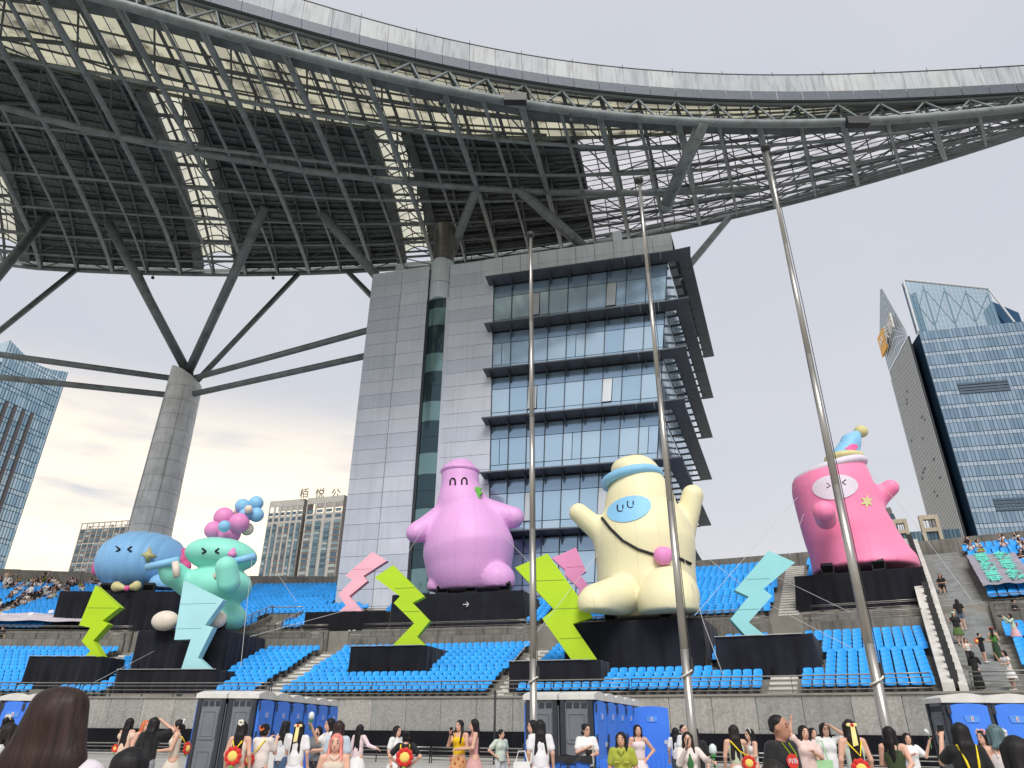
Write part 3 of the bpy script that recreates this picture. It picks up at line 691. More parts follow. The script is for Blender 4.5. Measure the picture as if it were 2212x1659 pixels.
rpart(ribs, 'deck_seams', M_DECK, kind='stuff')
m_ = MB()                                   # closing strip at the rear edge and along the pale band
for t0, t1 in zip(TO, TO[1:]):
    m_.quad(pw(146.1, t0, zb(t0) - .3), pw(146.1, t1, zb(t1) - .3), pw(146.25, t1, zb(t1) + 1.1), pw(146.25, t0, zb(t0) + 1.1))
for t0, t1 in zip(TT, TT[1:]):
    m_.quad(top(t0, rp(t0) - .1) - (0, 0, .5), top(t1, rp(t1) - .1) - (0, 0, .5), top(t1, rp(t1)), top(t0, rp(t0)))
rpart(m_, 'edge_flashing', M_DECK)
for S in (S0, S1, S2):                      # barrel-vaulted glazed strips
    w = S[1] - S[0]; NS = 15; fr = MB(); last = 0.9
    def V(u, f):
        t = S[0] + w * u; r = rp(t) + .3 + (146 - rp(t)) * f * last; return top(t, r) + (0, 0, .9 * math.sin(math.pi * u) + .15)
    for j in range(NS):
        for i in range(3):
            u0, u1 = i / 3, (i + 1) / 3; um = (u0 + u1) / 2; g = .012; p = MB()
            for ua, ub in ((u0 + g, um), (um, u1 - g)): p.quad(V(ua, j / NS + .003), V(ua, (j + 1) / NS - .003), V(ub, (j + 1) / NS - .003), V(ub, j / NS + .003))
            rpart(p, 'skylight_panel', M_SKYL)
    for j in range(NS + 1):
        fr.tube([V(u / 8, j / NS) - (0, 0, .05) for u in range(9)], .06 if j % 2 == 0 else .1, 4, False)
    for i in range(4): fr.tube([V(i / 3, j / 8) - (0, 0, .05) for j in range(9)], .06, 4, False)
    rpart(fr, 'skylight_frame', M_DECK, kind='stuff')
    for u in (-.12, 1.12):
        t = S[0] + w * u; rs = [rp(t) + (145 - rp(t)) * k / 10 for k in range(11)]; m_ = MB()
        for ra, rb in zip(rs, rs[1:]): m_.hexa([top(t - .22, ra) - (0, 0, .7), top(t + .22, ra) - (0, 0, .7), top(t + .22, rb) - (0, 0, .7), top(t - .22, rb) - (0, 0, .7), top(t - .22, ra), top(t + .22, ra), top(t + .22, rb), top(t - .22, rb)])
        rpart(m_, 'skylight_kerb', M_DECK)
nl = 0; rest = MB(); LV = []; PITCH = 1.12
for j in range(30):
    r0 = 145.9 - PITCH * (j + 1); t = tw + (.7 if j % 2 else 0) - .7; wid = 1.4
    while t < R_B - .3:
        a, b = max(t, tw), min(t + wid, R_B); t += wid
        if b - a < .2 or r0 < rp((a + b) / 2) - .6: continue
        LV.append((a, b, r0))
for a, b, r0 in LV:
    q = MB() if nl < 300 else rest; r1 = r0 + PITCH * .86
    q.quad(top(a + .03, r0) + (0, 0, .12), top(a + .03, r1) - (0, 0, .12), top(b - .03, r1) - (0, 0, .12), top(b - .03, r0) + (0, 0, .12), int(RNG.integers(2)) if nl >= 300 else None)
    if nl < 300: rpart(q, 'louvre_panel', M_LOUV[RNG.integers(2)])
    nl += 1
if rest.v: rpart(rest, 'louvre_panels', M_LOUV, kind='stuff')
fr = MB()
for j in range(31):
    seg = [(t, 145.9 - PITCH * j) for t in arcs(tw, R_B, .7) if 145.9 - PITCH * j > rp(t) - .6]
    if len(seg) > 1: fr.tube([top(t, r) - (0, 0, .13) for t, r in seg], .065, 4, False)
for t in arcs(tw, R_B, .7): fr.tube([top(t, rp(t) + (145.9 - rp(t)) * k / 8) - (0, 0, .2) for k in range(9)], .06, 4, False)
rpart(fr, 'louvre_frame', M_DECK, kind='stuff')
print('louvres', nl, 'pale', len(pal))
# hanging lamps and boxes under the inner ring
for px, py in ((955, 208), (1232, 248)):
    p = hit(px, py - 8, Zlow); rpart(MB().tube([p, p - (0, 0, 1.1)], .05, 6).ball(p - (0, 0, 1.2), .25, 8, 6), 'hanging_lamp', M_DARKSTEEL, True)
for px, py in ((333, 589), (592, 590), (930, 573)):
    p = hit(px, py, Zlow); rpart(MB().tube([p, p - (0, 0, .7)], .04, 6).ball(p - (0, 0, .85), .24, 8, 6), 'hanging_lamp', M_DARKSTEEL, True)
for px, py in ((1113, 208), (1850, 258)):
    p = hit(px, py, Zlow); rpart(MB().box(p - (.9, .3, .7), p + (.9, .3, .1)), 'floodlight_box', M_DARKSTEEL)
# ================================================================== pillars and raking struts
M_PCONC = mat('pillar_cladding', s2l(222, 222, 219), .5, .15, var=.12, scale=.7, streak=.26, dirt=.15)
M_SSTEEL = mat('column_steel_cladding', s2l(150, 146, 138), .35, .6, var=.15, scale=.6, streak=.3)
def round_pillar(name, label, p, r0, r1, z0, z1, m, slant, bands):
    t = thing(name, label, 'pillar', (p[0], p[1], z0)); n = 24; H = z1 - z0
    for k in range(bands):
        a, b = k / bands, (k + 1) / bands; mb = MB(); g = .03
        za, zb_ = H * a + g, H * b; ra, rb = r0 + (r1 - r0) * a, r0 + (r1 - r0) * b; V = []
        for rr, zz in ((ra, za), (rb, zb_)):
            for i in range(n):
                q = 2 * math.pi * i / n; V.append((rr * math.cos(q), rr * math.sin(q), zz - (slant * math.cos(q - .3) if k == bands - 1 and zz == zb_ else 0)))
        F = [(i, (i + 1) % n, n + (i + 1) % n, n + i) for i in range(n)]
        o = mb.add(V, F).build('cladding_ring', m, t, True)
        for q in (-1.1, -2.3): # vertical joints as thin dark ribs
            if k % 1 == 0: MB().obox(((ra + .005) * math.cos(q) - .012, (ra + .005) * math.sin(q) - .02, za), (.024, 0, 0), (0, .04, 0), ((rb - ra) * math.cos(q), (rb - ra) * math.sin(q), zb_ - za - slant * 0)).build('joint_cover', M_DARKSTEEL, t) if k < bands - 1 else None
    c = MB(); c.tube([(0, 0, 0), (0, 0, H * .97)], [r0 - .08, r1 - .08], 20); c.build('core', M_DARKSTEEL, t, True); return t
pp = atr(363, 985, 141.); sc_ = mpp(363, 985, pp[1])
ptop = atr(396, 815, 141.); 
pil = round_pillar('concrete_pillar', 'tall grey panelled pillar carrying roof struts behind the blue figure', pp, 47 * sc_, 36 * sc_, 6.0, ptop[2], M_PCONC, 1.1, 18)
def strut(label, pts, r, name='raking_strut'):
    a = np.asarray(pts[0]); t = thing(name, label, 'strut', a); MB().tube([np.asarray(q) - a for q in pts], r, 12).build('tube', M_TUBE, t, True)
    b = MB(); b.ball((0, 0, 0), r * 1.25, 10, 6); b.build('node', M_TUBE, t, True); return t
apex = np.array([pp[0], pp[1], ptop[2] + .6])
ap2 = apex + np.array((.6, .5, -1.6))
for (px, py), lb in (((233, 480), 'steel strut rising left from the grey pillar to the canopy'), ((573, 446), 'steel strut rising right from the grey pillar to the canopy')):
    strut(lb, [apex, hit(px, py, Zlow)], .55)
for (px, py), lb in (((300, 590), 'thin dark strut just behind the left strut of the grey pillar'), ((645, 591), 'dark strut from the pillar top back to the rear roof edge')):
    strut(lb, [ap2, hit(px, py, Zlow)], .36)
def extend(a, b, z): a, b = np.asarray(a), np.asarray(b); return a + (b - a) * ((z - a[2]) / (b[2] - a[2]))
for a_, b_, r_, rr, lb in (((104, 465), (0, 590), 125, .5, 'steel strut leaving the picture at the upper left edge'), ((165, 582), (0, 714), 143, .36, 'dark rear strut crossing the sky at the left edge')):
    A = hit(*a_, Zlow); strut(lb, [extend(A, atr(*b_, r_), 26.), A], rr)
for (px, py), zz, lb in (((790, 715), ptop[2] - .4, 'upper horizontal steel tube from the grey pillar to the building'), ((785, 770), ptop[2] - 2.6, 'lower horizontal steel tube from the grey pillar to the building'), ((0, 766), ptop[2] - .4, 'upper horizontal steel tube from the pillar to the left edge'), ((0, 815), ptop[2] - 2.6, 'lower horizontal steel tube from the pillar to the left edge')):
    s_ = np.array([pp[0], pp[1], zz]); e_ = atz(px, py, zz); e_ = s_ + (e_ - s_) * 1.12; strut(lb, [s_, e_], .36, 'tie_tube')
BTOP = 45.9
for a_, b_, r_, rr, lb in (((1031, 403), (975, 548), 132, .5, 'steel strut rising right beside the metal column on the roof'), ((1120, 407), (1268, 540), 133, .55, 'steel strut running down right onto the middle of the building roof'),
                           ((691, 456), (818, 602), 133, .55, 'steel strut running down right onto the left corner of the building'), ((1520, 262), (1412, 502), 128, .55, 'long steel strut from the canopy edge to the right end of the building')):
    A = hit(*a_, Zlow); strut(lb, [extend(A, atr(*b_, r_), BTOP - .4), A], rr)
A = hit(1575, 470, Zlow); strut('dark strut behind the right end of the building', [extend(A, atr(1490, 572, 139), 40), A], .4)
A = hit(752, 588, Zlow); strut('short dark strut behind the left corner of the building', [extend(A, atr(795, 632, 139), 40), A], .36)
# ================================================================== the office block behind the stand
M_CLAD = [mat('grey_cladding_%d' % i, s2l(*c), .45, .15, var=.05, scale=.4, streak=.12) for i, c in enumerate([(208, 214, 224), (201, 208, 219), (215, 220, 228)])]
M_CLADL = mat('pale_parapet_cladding', s2l(214, 224, 228), .45, .1, var=.06, scale=.4, streak=.15)
M_JOINT = mat('dark_joint', s2l(52, 55, 60), .7)
def glass(name, rgb, rough=.12, metal=.6, var=.10, wob=.02):
    m = bpy.data.materials.new(name); m.use_nodes = True; t = m.node_tree; b = t.nodes['Principled BSDF']; N = t.nodes.new; L = t.links.new
    b.inputs['Metallic'].default_value = metal; b.inputs['Roughness'].default_value = rough
    tc_ = N('ShaderNodeTexCoord'); no = N('ShaderNodeTexNoise'); no.inputs['Scale'].default_value = .35; no.inputs['Detail'].default_value = 3; L(tc_.outputs['Object'], no.inputs['Vector'])
    mr = N('ShaderNodeMapRange'); mr.inputs['To Min'].default_value = 1 - var; mr.inputs['To Max'].default_value = 1 + var; L(no.outputs['Fac'], mr.inputs['Value'])
    mx = N('ShaderNodeVectorMath'); mx.operation = 'SCALE'; mx.inputs[0].default_value = rgb; L(mr.outputs[0], mx.inputs['Scale']); L(mx.outputs[0], b.inputs['Base Color'])
    bu = N('ShaderNodeBump'); bu.inputs['Strength'].default_value = wob; bu.inputs['Distance'].default_value = .3; L(no.outputs['Fac'], bu.inputs['Height']); L(bu.outputs[0], b.inputs['Normal']); return m
G_BLUE = [glass('office_glass_%d' % i, c) for i, c in enumerate([s2l(186, 212, 230), s2l(176, 204, 224), s2l(194, 218, 234)])]
G_GREY = glass('open_sash_glass', s2l(188, 194, 198), .3, .4)
G_BAND = glass('transom_glass', s2l(150, 176, 198), .14)
G_DARK = glass('dark_strip_glass', s2l(62, 82, 88), .08, .6); G_TEAL = glass('teal_strip_glass', s2l(118, 150, 150), .12, .5)
M_SHELF = mat('sunshade_panel', s2l(92, 96, 102), .5, .4, var=.1, scale=.5)
M_MULL = mat('mullion', s2l(60, 64, 70), .5, .5)
bld = thing('office_block', 'grey clad office block with glass bands and dark sunshades behind the stand', 'building', (B_P0[0], B_P0[1], 0)); BO = np.array([B_P0[0], B_P0[1], 0.])
def bw(s, z, off=0.): q = B_T * s + B_N * off; return np.array([q[0], q[1], z])      # local to bld
def onb(px, py, off=0.):
    d = ray(px, py); q = B_P0 + B_N * off; k = np.dot(q - EYE[:2], B_N) / np.dot(d[:2], B_N); p = EYE + d * k; return np.dot(p[:2] - B_P0, B_T), p[2]
def bpanel(s0, s1, z0, z1, off, th, m, name='cladding_panel', s0t=None, s1t=None, par_=None):
    a, b = s0 if s0t is None else s0t, s1 if s1t is None else s1t
    return MB().hexa([bw(s0, z0, off), bw(s1, z0, off), bw(s1, z0, off - th), bw(s0, z0, off - th), bw(a, z1, off), bw(b, z1, off), bw(b, z1, off - th), bw(a, z1, off - th)]).build(name, m, par_ or bld)
SL, ZT = onb(805, 597)[0], onb(805, 597)[1]
SN0, SN1 = onb(925, 590)[0] + .1, onb(972, 590)[0]; SG0 = onb(1066, 650)[0]
sr0, zr0 = onb(1447, 565); sr1, zr1 = onb(1427, 965); LEAN = (sr0 - sr1) / (zr0 - zr1)
def sR(z): return sr0 + (z - zr0) * LEAN
SJ = (onb(865, 590)[0] + onb(810, 1300)[0]) / 2
print('bld', SL, ZT, SN0, SN1, SG0, sr0, LEAN, SJ)
ZB0 = 6.5
# dark core just behind the skins
D_SIDE = np.array([.354, .935, 0.]); LS = 21.5
core = MB()
cz = [(ZB0, 0), (ZT - .2, 1)]
P_ = []
for z, _ in cz:
    a, b = bw(SL + .05, z, -.35), bw(sR(z) - .2, z, -.35); P_.append([a, b, b + D_SIDE * LS, a + D_SIDE * LS])
core.hexa(P_[0] + P_[1]); core.build('core_wall', M_JOINT, bld)
# cladding rows
NROW = 27; dz = (ZT - ZB0) / NROW
for k in range(NROW):
    z0, z1 = ZB0 + dz * k + .035, ZB0 + dz * (k + 1)
    for a, b in ((SL, SJ), (SJ, SN0), (SN1, SG0)):
        bpanel(a + .025, b - .025, z0, z1, 0, .2, M_CLAD[RNG.integers(3)])
    e = D_SIDE * LS                       # left flank
    m_ = MB(); p0, p1 = bw(SL - .01, z0, -.02), bw(SL - .01, z1, -.02); m_.obox(p0, (.2, 0, 0), e, (0, 0, z1 - z0)); m_.build('flank_panel', M_CLAD[1], bld)
# notch with the curved dark glass strip
zc = onb(948, 645)[1]
nn = 8
w_ = SN1 - SN0
def curve(u): return SN0 + w_ * u, .15 + .9 * math.sin(math.pi * u) - .55
k = 0; z = ZB0
while z < zc:
    h = 1.62 if k % 3 else 2.1; z2 = min(z + h, zc); m_ = MB()
    for i in range(nn):
        u0, u1 = i / nn, (i + 1) / nn; (a, oa), (b, ob) = curve(u0), curve(u1)
        m_.quad(bw(a, z + .03, oa * .35 - .1), bw(b, z + .03, ob * .35 - .1), bw(b, z2, ob * .35 - .1), bw(a, z2, oa * .35 - .1))
    m_.build('strip_glass', G_TEAL if k % 3 == 0 else G_DARK, bld, True); z = z2; k += 1
for (za, zb_) in ((zc, zc + (ZT - zc) * .48), (zc + (ZT - zc) * .5, ZT + .9)):
    m_ = MB()
    for i in range(nn):
        u0, u1 = i / nn, (i + 1) / nn; (a, oa), (b, ob) = curve(u0), curve(u1)
        m_.hexa([bw(a, za, oa), bw(b, za, ob), bw(b, za, -2.5), bw(a, za, -2.5), bw(a, zb_, oa), bw(b, zb_, ob), bw(b, zb_, -2.5), bw(a, zb_, -2.5)])
    m_.build('curved_cap', M_CLADL, bld, False)
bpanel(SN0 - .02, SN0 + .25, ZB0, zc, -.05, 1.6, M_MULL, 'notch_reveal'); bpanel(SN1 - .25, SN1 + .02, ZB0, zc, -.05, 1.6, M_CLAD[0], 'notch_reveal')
# parapet
s_ = SL
for a, b in zip(np.linspace(SL, SN0, 3), np.linspace(SL, SN0, 3)[1:]): bpanel(a + .02, b - .02, ZT, ZT + .25, .05, .5, M_CLADL, 'parapet_cap')
sh = [onb(1056, 616), onb(1054, 716), onb(1051, 813), onb(1048, 917), onb(1045, 1033), onb(1060, 1160)]
ZF = [q[1] for q in sh]; print('shelves', ZF); 
ztr = onb(1440, 503)[1]
nb_ = 9
for j in range(nb_ + 3):
    a = SN1 + (sR(ZT) - SN1) * j / (nb_ + 3); b = SN1 + (sR(ZT) - SN1) * (j + 1) / (nb_ + 3)
    for z0, z1 in ((ZF[0] + .25, ZF[0] + (ZT - ZF[0]) * .55), (ZF[0] + (ZT - ZF[0]) * .56, ZT + .05)):
        if b > SG0 - 1: bpanel(max(a, SN1) + .02, b - .02, z0, z1, .02, .3, M_CLADL, 'parapet_panel')
for sx_, pz in ((onb(850, 575)[0], 2.2), (onb(1331, 505)[0], 2.4)):
    bpanel(sx_ - .45, sx_ + .45, ZT, ZT + pz, -1.5, .9, M_CLADL, 'roof_vent')
m_ = MB(); ss = onb(1012, 560)[0]; m_.tube([bw(ss, ZT, -1), bw(ss, ZT + 1.8, -1)], .04, 5); m_.build('lightning_rod', M_MULL, bld)
# glazed bays: transom, window and sill pane in each bay; sunshade shelves of single panels
levels = ZF + [ZF[-1] - (ZF[-2] - ZF[-1])]
NBAY = 9
for f in range(len(levels) - 1):
    zt_, zb_ = levels[f], levels[f + 1] + .35
    H = zt_ - zb_; cuts = [zt_ - .25, zt_ - .25 - H * .26, zb_ + H * .17, zb_]
    for j in range(NBAY):
        def S(z, u): return SG0 + (sR(z) - .25 - SG0) * u
        u0, u1 = j / NBAY, (j + 1) / NBAY
        for lv in range(3):
            za, zb2 = cuts[lv + 1] + .03, cuts[lv] - .03
            cells = [(u0, u1)]
            if lv == 1 and (j + f * 2) % 4 == 2: cells = [(u0, u0 + (u1 - u0) * .5), (u0 + (u1 - u0) * .5, u1)]
            for ci, (a, b) in enumerate(cells):
                opened = lv == 1 and len(cells) == 2 and ci == 0 and (j + f) % 2 == 0
                m = G_GREY if opened else (G_BAND if lv == 0 else G_BLUE[RNG.integers(3)])
                tl = RNG.normal(0, .006)
                m_ = MB(); oa = -.12 + tl; ot = .18 if opened else 0
                m_.hexa([bw(S(za, a) + .03, za, oa + ot), bw(S(za, b) - .03, za, oa + ot - tl), bw(S(za, b) - .03, za, oa + ot - .08), bw(S(za, a) + .03, za, oa + ot - .08), bw(S(zb2, a) + .03, zb2, oa), bw(S(zb2, b) - .03, zb2, oa - tl), bw(S(zb2, b) - .03, zb2, oa - .08), bw(S(zb2, a) + .03, zb2, oa - .08)])
                m_.build('window_pane', m, bld)
        m_ = MB(); a = S(zb_, u0); b = S(zt_, u0); m_.hexa([bw(a - .03, zb_, .0), bw(a + .03, zb_, .0), bw(a + .03, zb_, -.25), bw(a - .03, zb_, -.25), bw(b - .03, zt_, .0), bw(b + .03, zt_, .0), bw(b + .03, zt_, -.25), bw(b - .03, zt_, -.25)]); m_.build('mullion', M_MULL, bld)
    # spandrel
    bpanel(SG0, sR(zb_) - .2, zb_ - .36, zb_ - .02, -.05, .2, G_BLUE[1], 'spandrel', s1t=sR(zb_) - .2)
    bpanel(SG0, sR(zb_) - .2, zb_ - .03, zb_ + .03, .06, .12, M_ALU, 'sill_rail')
for f, z in enumerate(ZF):
    D = 1.5; a0 = SG0 - .5; e0 = sR(z) + .9; n = 11
    for j in range(n):
        a = a0 + (e0 - a0) * j / n + .015; b = a0 + (e0 - a0) * (j + 1) / n - .015
        m_ = MB(); m_.hexa([bw(a, z - .12, D * .0 - .1), bw(b, z - .12, -.1), bw(b, z - .02, D), bw(a, z - .02, D), bw(a, z + .22, -.1), bw(b, z + .22, -.1), bw(b, z + .10, D), bw(a, z + .10, D)][:])
        # order: bottom ring must run counter-clockwise from above; front edge is at +off
        m_ = MB(); m_.hexa([bw(a, z - .02, D), bw(b, z - .02, D), bw(b, z - .14, -.1), bw(a, z - .14, -.1), bw(a, z + .10, D), bw(b, z + .10, D), bw(b, z + .2, -.1), bw(a, z + .2, -.1)]); m_.build('sunshade_panel', M_SHELF, bld)
    for j in range(NBAY):
        a = SG0 + (sR(z) - SG0) * (j + .02) / NBAY; m_ = MB(); m_.prism([bw(a, z - .1, -.1), bw(a, z - .95, -.08), bw(a, z - .06, D * .85)], tuple(bw(.05, 0, 0))); m_.build('shade_bracket', M_SHELF, bld)
    # sunshade returning along the leaning right flank, with louvre blades between storeys
    pA = bw(sR(z) + .35, z, D); pB = bw(sR(z) + .35, z, -.1); out = np.array([D_SIDE[1], -D_SIDE[0], 0]) * 2.0; n = 11
    for j in range(n):
        q0 = bw(sR(z) - .15, z - .03, .0) + D_SIDE * (LS * j / n + .02) ; q1 = D_SIDE * (LS / n - .04)
        m_ = MB(); m_.obox(q0 + out * .45, out * .62, q1, (0, 0, .14)); m_.build('sunshade_panel', M_SHELF, bld)
    c = MB(); q = bw(sR(z) - .15, z - .03, 0); c.hexa([bw(sR(z) + .3, z - .02, D), q + out * 1.07 + np.append(B_N, 0) * D * .97, q + out * 1.07, q + out * .1, bw(sR(z) + .3, z + .1, D), q + out * 1.07 + np.append(B_N, 0) * D * .97 + (0, 0, .14), q + out * 1.07 + (0, 0, .14), q + out * .1 + (0, 0, .14)]); c.build('corner_shade', M_SHELF, bld)
    for j in range(12):
        q0 = bw(sR(z) - .15, z - .12, 0) + D_SIDE * (LS * (j + .5) / 12); m_ = MB(); m_.obox(q0, out * .5, D_SIDE * .35, (0, 0, -.1)); m_.build('outrigger', M_MULL, bld)
# glass of the right flank
for f in range(len(levels) - 1):
    zt_, zb_ = levels[f] - .15, levels[f + 1] + .1
    for j in range(10):
        a = bw(sR(zb_) - .2, zb_, -.1) + D_SIDE * (LS * j / 10 + .04); b = bw(sR(zt_) - .2, zt_, -.1) + D_SIDE * (LS * j / 10 + .04); e = D_SIDE * (LS / 10 - .08)
        MB().quad(a, a + e, b + e, b).build('flank_pane', G_BLUE[RNG.integers(3)], bld)
b_ = MB(); q0 = [bw(SL, ZT - .1, -.2), bw(sR(ZT), ZT - .1, -.2)]; b_.quad(q0[0], q0[1], q0[1] + D_SIDE * LS, q0[0] + D_SIDE * LS); b_.build('roof_slab', M_JOINT, bld)
# steel column rising through the notch
cs = (SN0 + SN1) / 2; cp = BO + bw(cs, 0, -1.0)
ctop = hit(950, 400, Zlow)[2]
round_pillar('steel_column', 'shiny steel clad column rising from the building notch into the canopy', cp, 1.13, 1.2, ZT - 1., ctop, M_SSTEEL, 0, 9)
# ================================================================== buildings beyond the stadium
def text_mesh(txt, size, depth):
    cu = bpy.data.curves.new('t', 'FONT'); cu.body = txt; cu.size = size; cu.extrude = depth / 2; cu.resolution_u = 2; cu.align_x = 'CENTER'
    ob = bpy.data.objects.new('t', cu); COL.objects.link(ob); bpy.context.view_layer.update()
    me = bpy.data.meshes.new_from_object(ob.evaluated_get(bpy.context.evaluated_depsgraph_get())); bpy.data.objects.remove(ob); return me
def put_text(name, txt, size, depth, m, parent, c, u, v):
    """c local to the parent: bottom centre of the text; u right, v up"""
    me = text_mesh(txt, size, depth); me.materials.clear(); me.materials.append(m); o = link(name, me, parent)
    u, v = Vector(u).normalized(), Vector(v).normalized(); w = u.cross(v); M = Matrix((u, v, w)).transposed().to_4x4(); M.translation = Vector([float(x) for x in c]); o.matrix_local = M; return o
class Face:
    """a vertical wall plane from left point A to right point B (plan), used in local coordinates of its thing"""
    def __init__(s, A, B, o): s.o = np.asarray(o, float); s.A = np.array([A[0], A[1], 0.]); d = np.array([B[0] - A[0], B[1] - A[1], 0.]); s.L = np.linalg.norm(d); s.u = d / s.L; s.n = np.array([s.u[1], -s.u[0], 0.])
    def p(s, u, z, off=0.): return s.A + s.u * u + s.n * off + (0, 0, z) - s.o
    def slab(s, m, u0, u1, z0, z1, off=0., th=.3, z1b=None):
        zb_ = z1 if z1b is None else z1b
        return m.hexa([s.p(u0, z0, off), s.p(u1, z0, off), s.p(u1, z0, off - th), s.p(u0, z0, off - th), s.p(u0, z1, off), s.p(u1, zb_, off), s.p(u1, zb_, off - th), s.p(u0, z1, off - th)])
M_TILE = mat('grey_tile_facade', s2l(176, 172, 164), .7, var=.08, scale=.4, streak=.15)
M_TILED = mat('taupe_band', s2l(112, 106, 102), .7, var=.1, scale=.4)
M_CREAM = mat('tan_stone', s2l(178, 166, 146), .75, var=.1, scale=.4, streak=.15)
M_SIGN = mat('sign_metal', s2l(74, 66, 64), .6)
G_WIN = [glass('far_window_%d' % i, c, .1, .5) for i, c in enumerate([s2l(112, 134, 142), s2l(92, 116, 130), s2l(140, 158, 162), s2l(84, 104, 116), s2l(176, 184, 180)])]
G_TOW = [glass('tower_glass_%d' % i, c, .09, .62) for i, c in enumerate([s2l(154, 176, 192), s2l(142, 165, 182), s2l(174, 190, 202), s2l(130, 154, 172), s2l(186, 198, 208)])]
G_LT = [glass('left_tower_glass_%d' % i, c, .1, .5) for i, c in enumerate([s2l(170, 200, 214), s2l(160, 190, 206), s2l(182, 208, 220), s2l(150, 182, 200), s2l(192, 212, 220)])]
G_TOWD = glass('tower_dark_glass', s2l(60, 92, 120), .08, .7)
M_TMULL = mat('tower_mullion', s2l(70, 86, 100), .5, .3)
M_TLINE = mat('tower_band', s2l(110, 132, 152), .4, .4)
M_FIN = mat('pale_fin', s2l(200, 203, 205), .5, .3, var=.08)
M_FINGAP = mat('fin_dark_gap', s2l(44, 50, 56), .6)  # dark colour of the wall between the pale fins
def win_mesh(w, h, gm, frame=.08):
    b = MB(); b.box((-w / 2, -.06, -h / 2), (w / 2, 0, h / 2), 1); b.box((-w / 2 + frame, -.1, -h / 2 + frame), (-frame * .25, -.05, h / 2 - frame), 0); b.box((frame * .25, -.1, -h / 2 + frame), (w / 2 - frame, -.05, h / 2 - frame), 0)
    return b.mesh('window', [gm, M_MULL])
def body(t, F, depth, z0, z1, m, name='wall', off=-.15):
    b = MB(); F.slab(b, 0, F.L, z0, z1, off, depth); return b.build(name, m, t)
# --- slab block with the open rooftop frame, left of the pillar
zt_ = at(178, 1130, 480)[2]; A = at(178, 1130, 480); B = atz(300, 1122, zt_)
t = thing('apartment_block', 'grey gridded block with open rooftop frame left of the pillar', 'building', (A[0], A[1], 0)); F = Face(A, B, t.location)
F.L *= 1.12; body(t, F, 9, 0, zt_ - 4.6, M_TILED)
nc = 11; cw = F.L / nc
wm = [win_mesh(cw * .66, 1.7, g) for g in G_WIN]
for k in range(nc + 1):
    b = MB(); F.slab(b, k * cw - .28, k * cw + .28, 0, zt_, .15, .55); b.build('pier', M_TILE, t)
rz_ = math.atan2(F.u[1], F.u[0]); fl = 3.3; r = 0; z = zt_ - 4.6
for zz, h in ((zt_ - .55, .55), (zt_ - 5.0, .8)):
    b = MB(); F.slab(b, -.28, F.L + .28, zz, zz + h, .22, 1.); b.build('cornice', M_TILE, t)
b = MB(); F.slab(b, -.2, F.L, zt_ - .5, zt_, -9, .6); b.build('rear_frame_beam', M_TILE, t)
for k in range(0, nc, 2): b = MB(); F.slab(b, k * cw, k * cw + .6, zt_ - 5, zt_ - .3, -6 - (k % 4), 2); b.build('rooftop_wall', M_TILE, t)
while z > 6:
    z -= fl; r += 1
    if r % 4 == 0: b = MB(); F.slab(b, -.28, F.L, z + fl - .75, z + fl - .1, .14, .5); b.build('floor_band', M_TILE, t)
    for k in range(nc): link('window', wm[RNG.integers(5)], t, F.p((k + .5) * cw, z + 1.75, -.02), rz_)
# --- twin-faced tower with the rooftop letters
zt_ = at(584, 1083, 390)[2]; A = at(584, 1083, 390); B = atz(745, 1069, zt_); Q = atz(660, 1077, zt_)
t = thing('apartment_tower', 'beige tiled apartment tower with three rooftop characters beside the office block', 'building', (A[0], A[1], 0))
for (a, b_), pat in (((A, Q + (Q - A) * -.012), 'ppwwpp'), ((Q + (B - Q) * .06, B), 'wppw')):
    F = Face(a, b_, t.location); dep = .35 if pat[0] == 'w' else 0
    m_ = MB(); F.slab(m_, 0, F.L, 0, zt_ - 9.2, -.15, 13); m_.build('wall', M_TILE, t)
    m_ = MB(); F.slab(m_, 0, F.L, zt_ - 3.6, zt_, 0, .5); m_.build('parapet_wall', M_TILE, t)
    m_ = MB(); F.slab(m_, 0, F.L, zt_ - 3.4, zt_ - .3, -9, .5); m_.build('rear_parapet_wall', M_TILE, t)
    m_ = MB(); F.slab(m_, F.L - .5, F.L, 0, zt_, 0, 10); m_.build('side_wall', M_TILED, t)
    n = len(pat); cw = F.L / n; rz_ = math.atan2(F.u[1], F.u[0])
    for k in range(n + 1): m_ = MB(); F.slab(m_, max(k * cw - .55, 0), min(k * cw + .55, F.L), zt_ - 9.3, zt_ - 3.5, 0, .5); m_.build('pier', M_TILE, t)
    big = [win_mesh(cw * .62, 1.75, g) for g in G_WIN]; bay = [win_mesh(cw * .56, 1.5, g) for g in G_WIN]
    z = zt_ - 6.4
    for lvl in range(2):
        for k in range(n): link('window', big[[0, 1, 3][RNG.integers(3)]], t, F.p((k + .5) * cw, z - 1.6 - lvl * 3.2, -.04), rz_)
    z = zt_ - 14.5
    for lvl in range(24):
        zz = z - lvl * 3.05
        if zz < 3: break
        for k, ch in enumerate(pat):
            if ch == 'w':
                link('window', big[RNG.integers(5)], t, F.p((k + .5) * cw, zz, -.02), rz_)
                m_ = MB(); F.slab(m_, k * cw + cw * .14, (k + 1) * cw - cw * .14, zz - 2.1, zz - .95, .02, .3); m_.build('spandrel', M_TILED, t)
            else:
                link('window', bay[RNG.integers(5)], t, F.p((k + .5) * cw, zz, .42), rz_)
                m_ = MB(); F.slab(m_, k * cw + cw * .2, (k + 1) * cw - cw * .2, zz - 1.5 - .8, zz - .78, .36, .5); m_.build('bay_panel', G_WIN[0], t)
    for k in (pat.index('w'),): pass
F = Face(A, B, t.location)
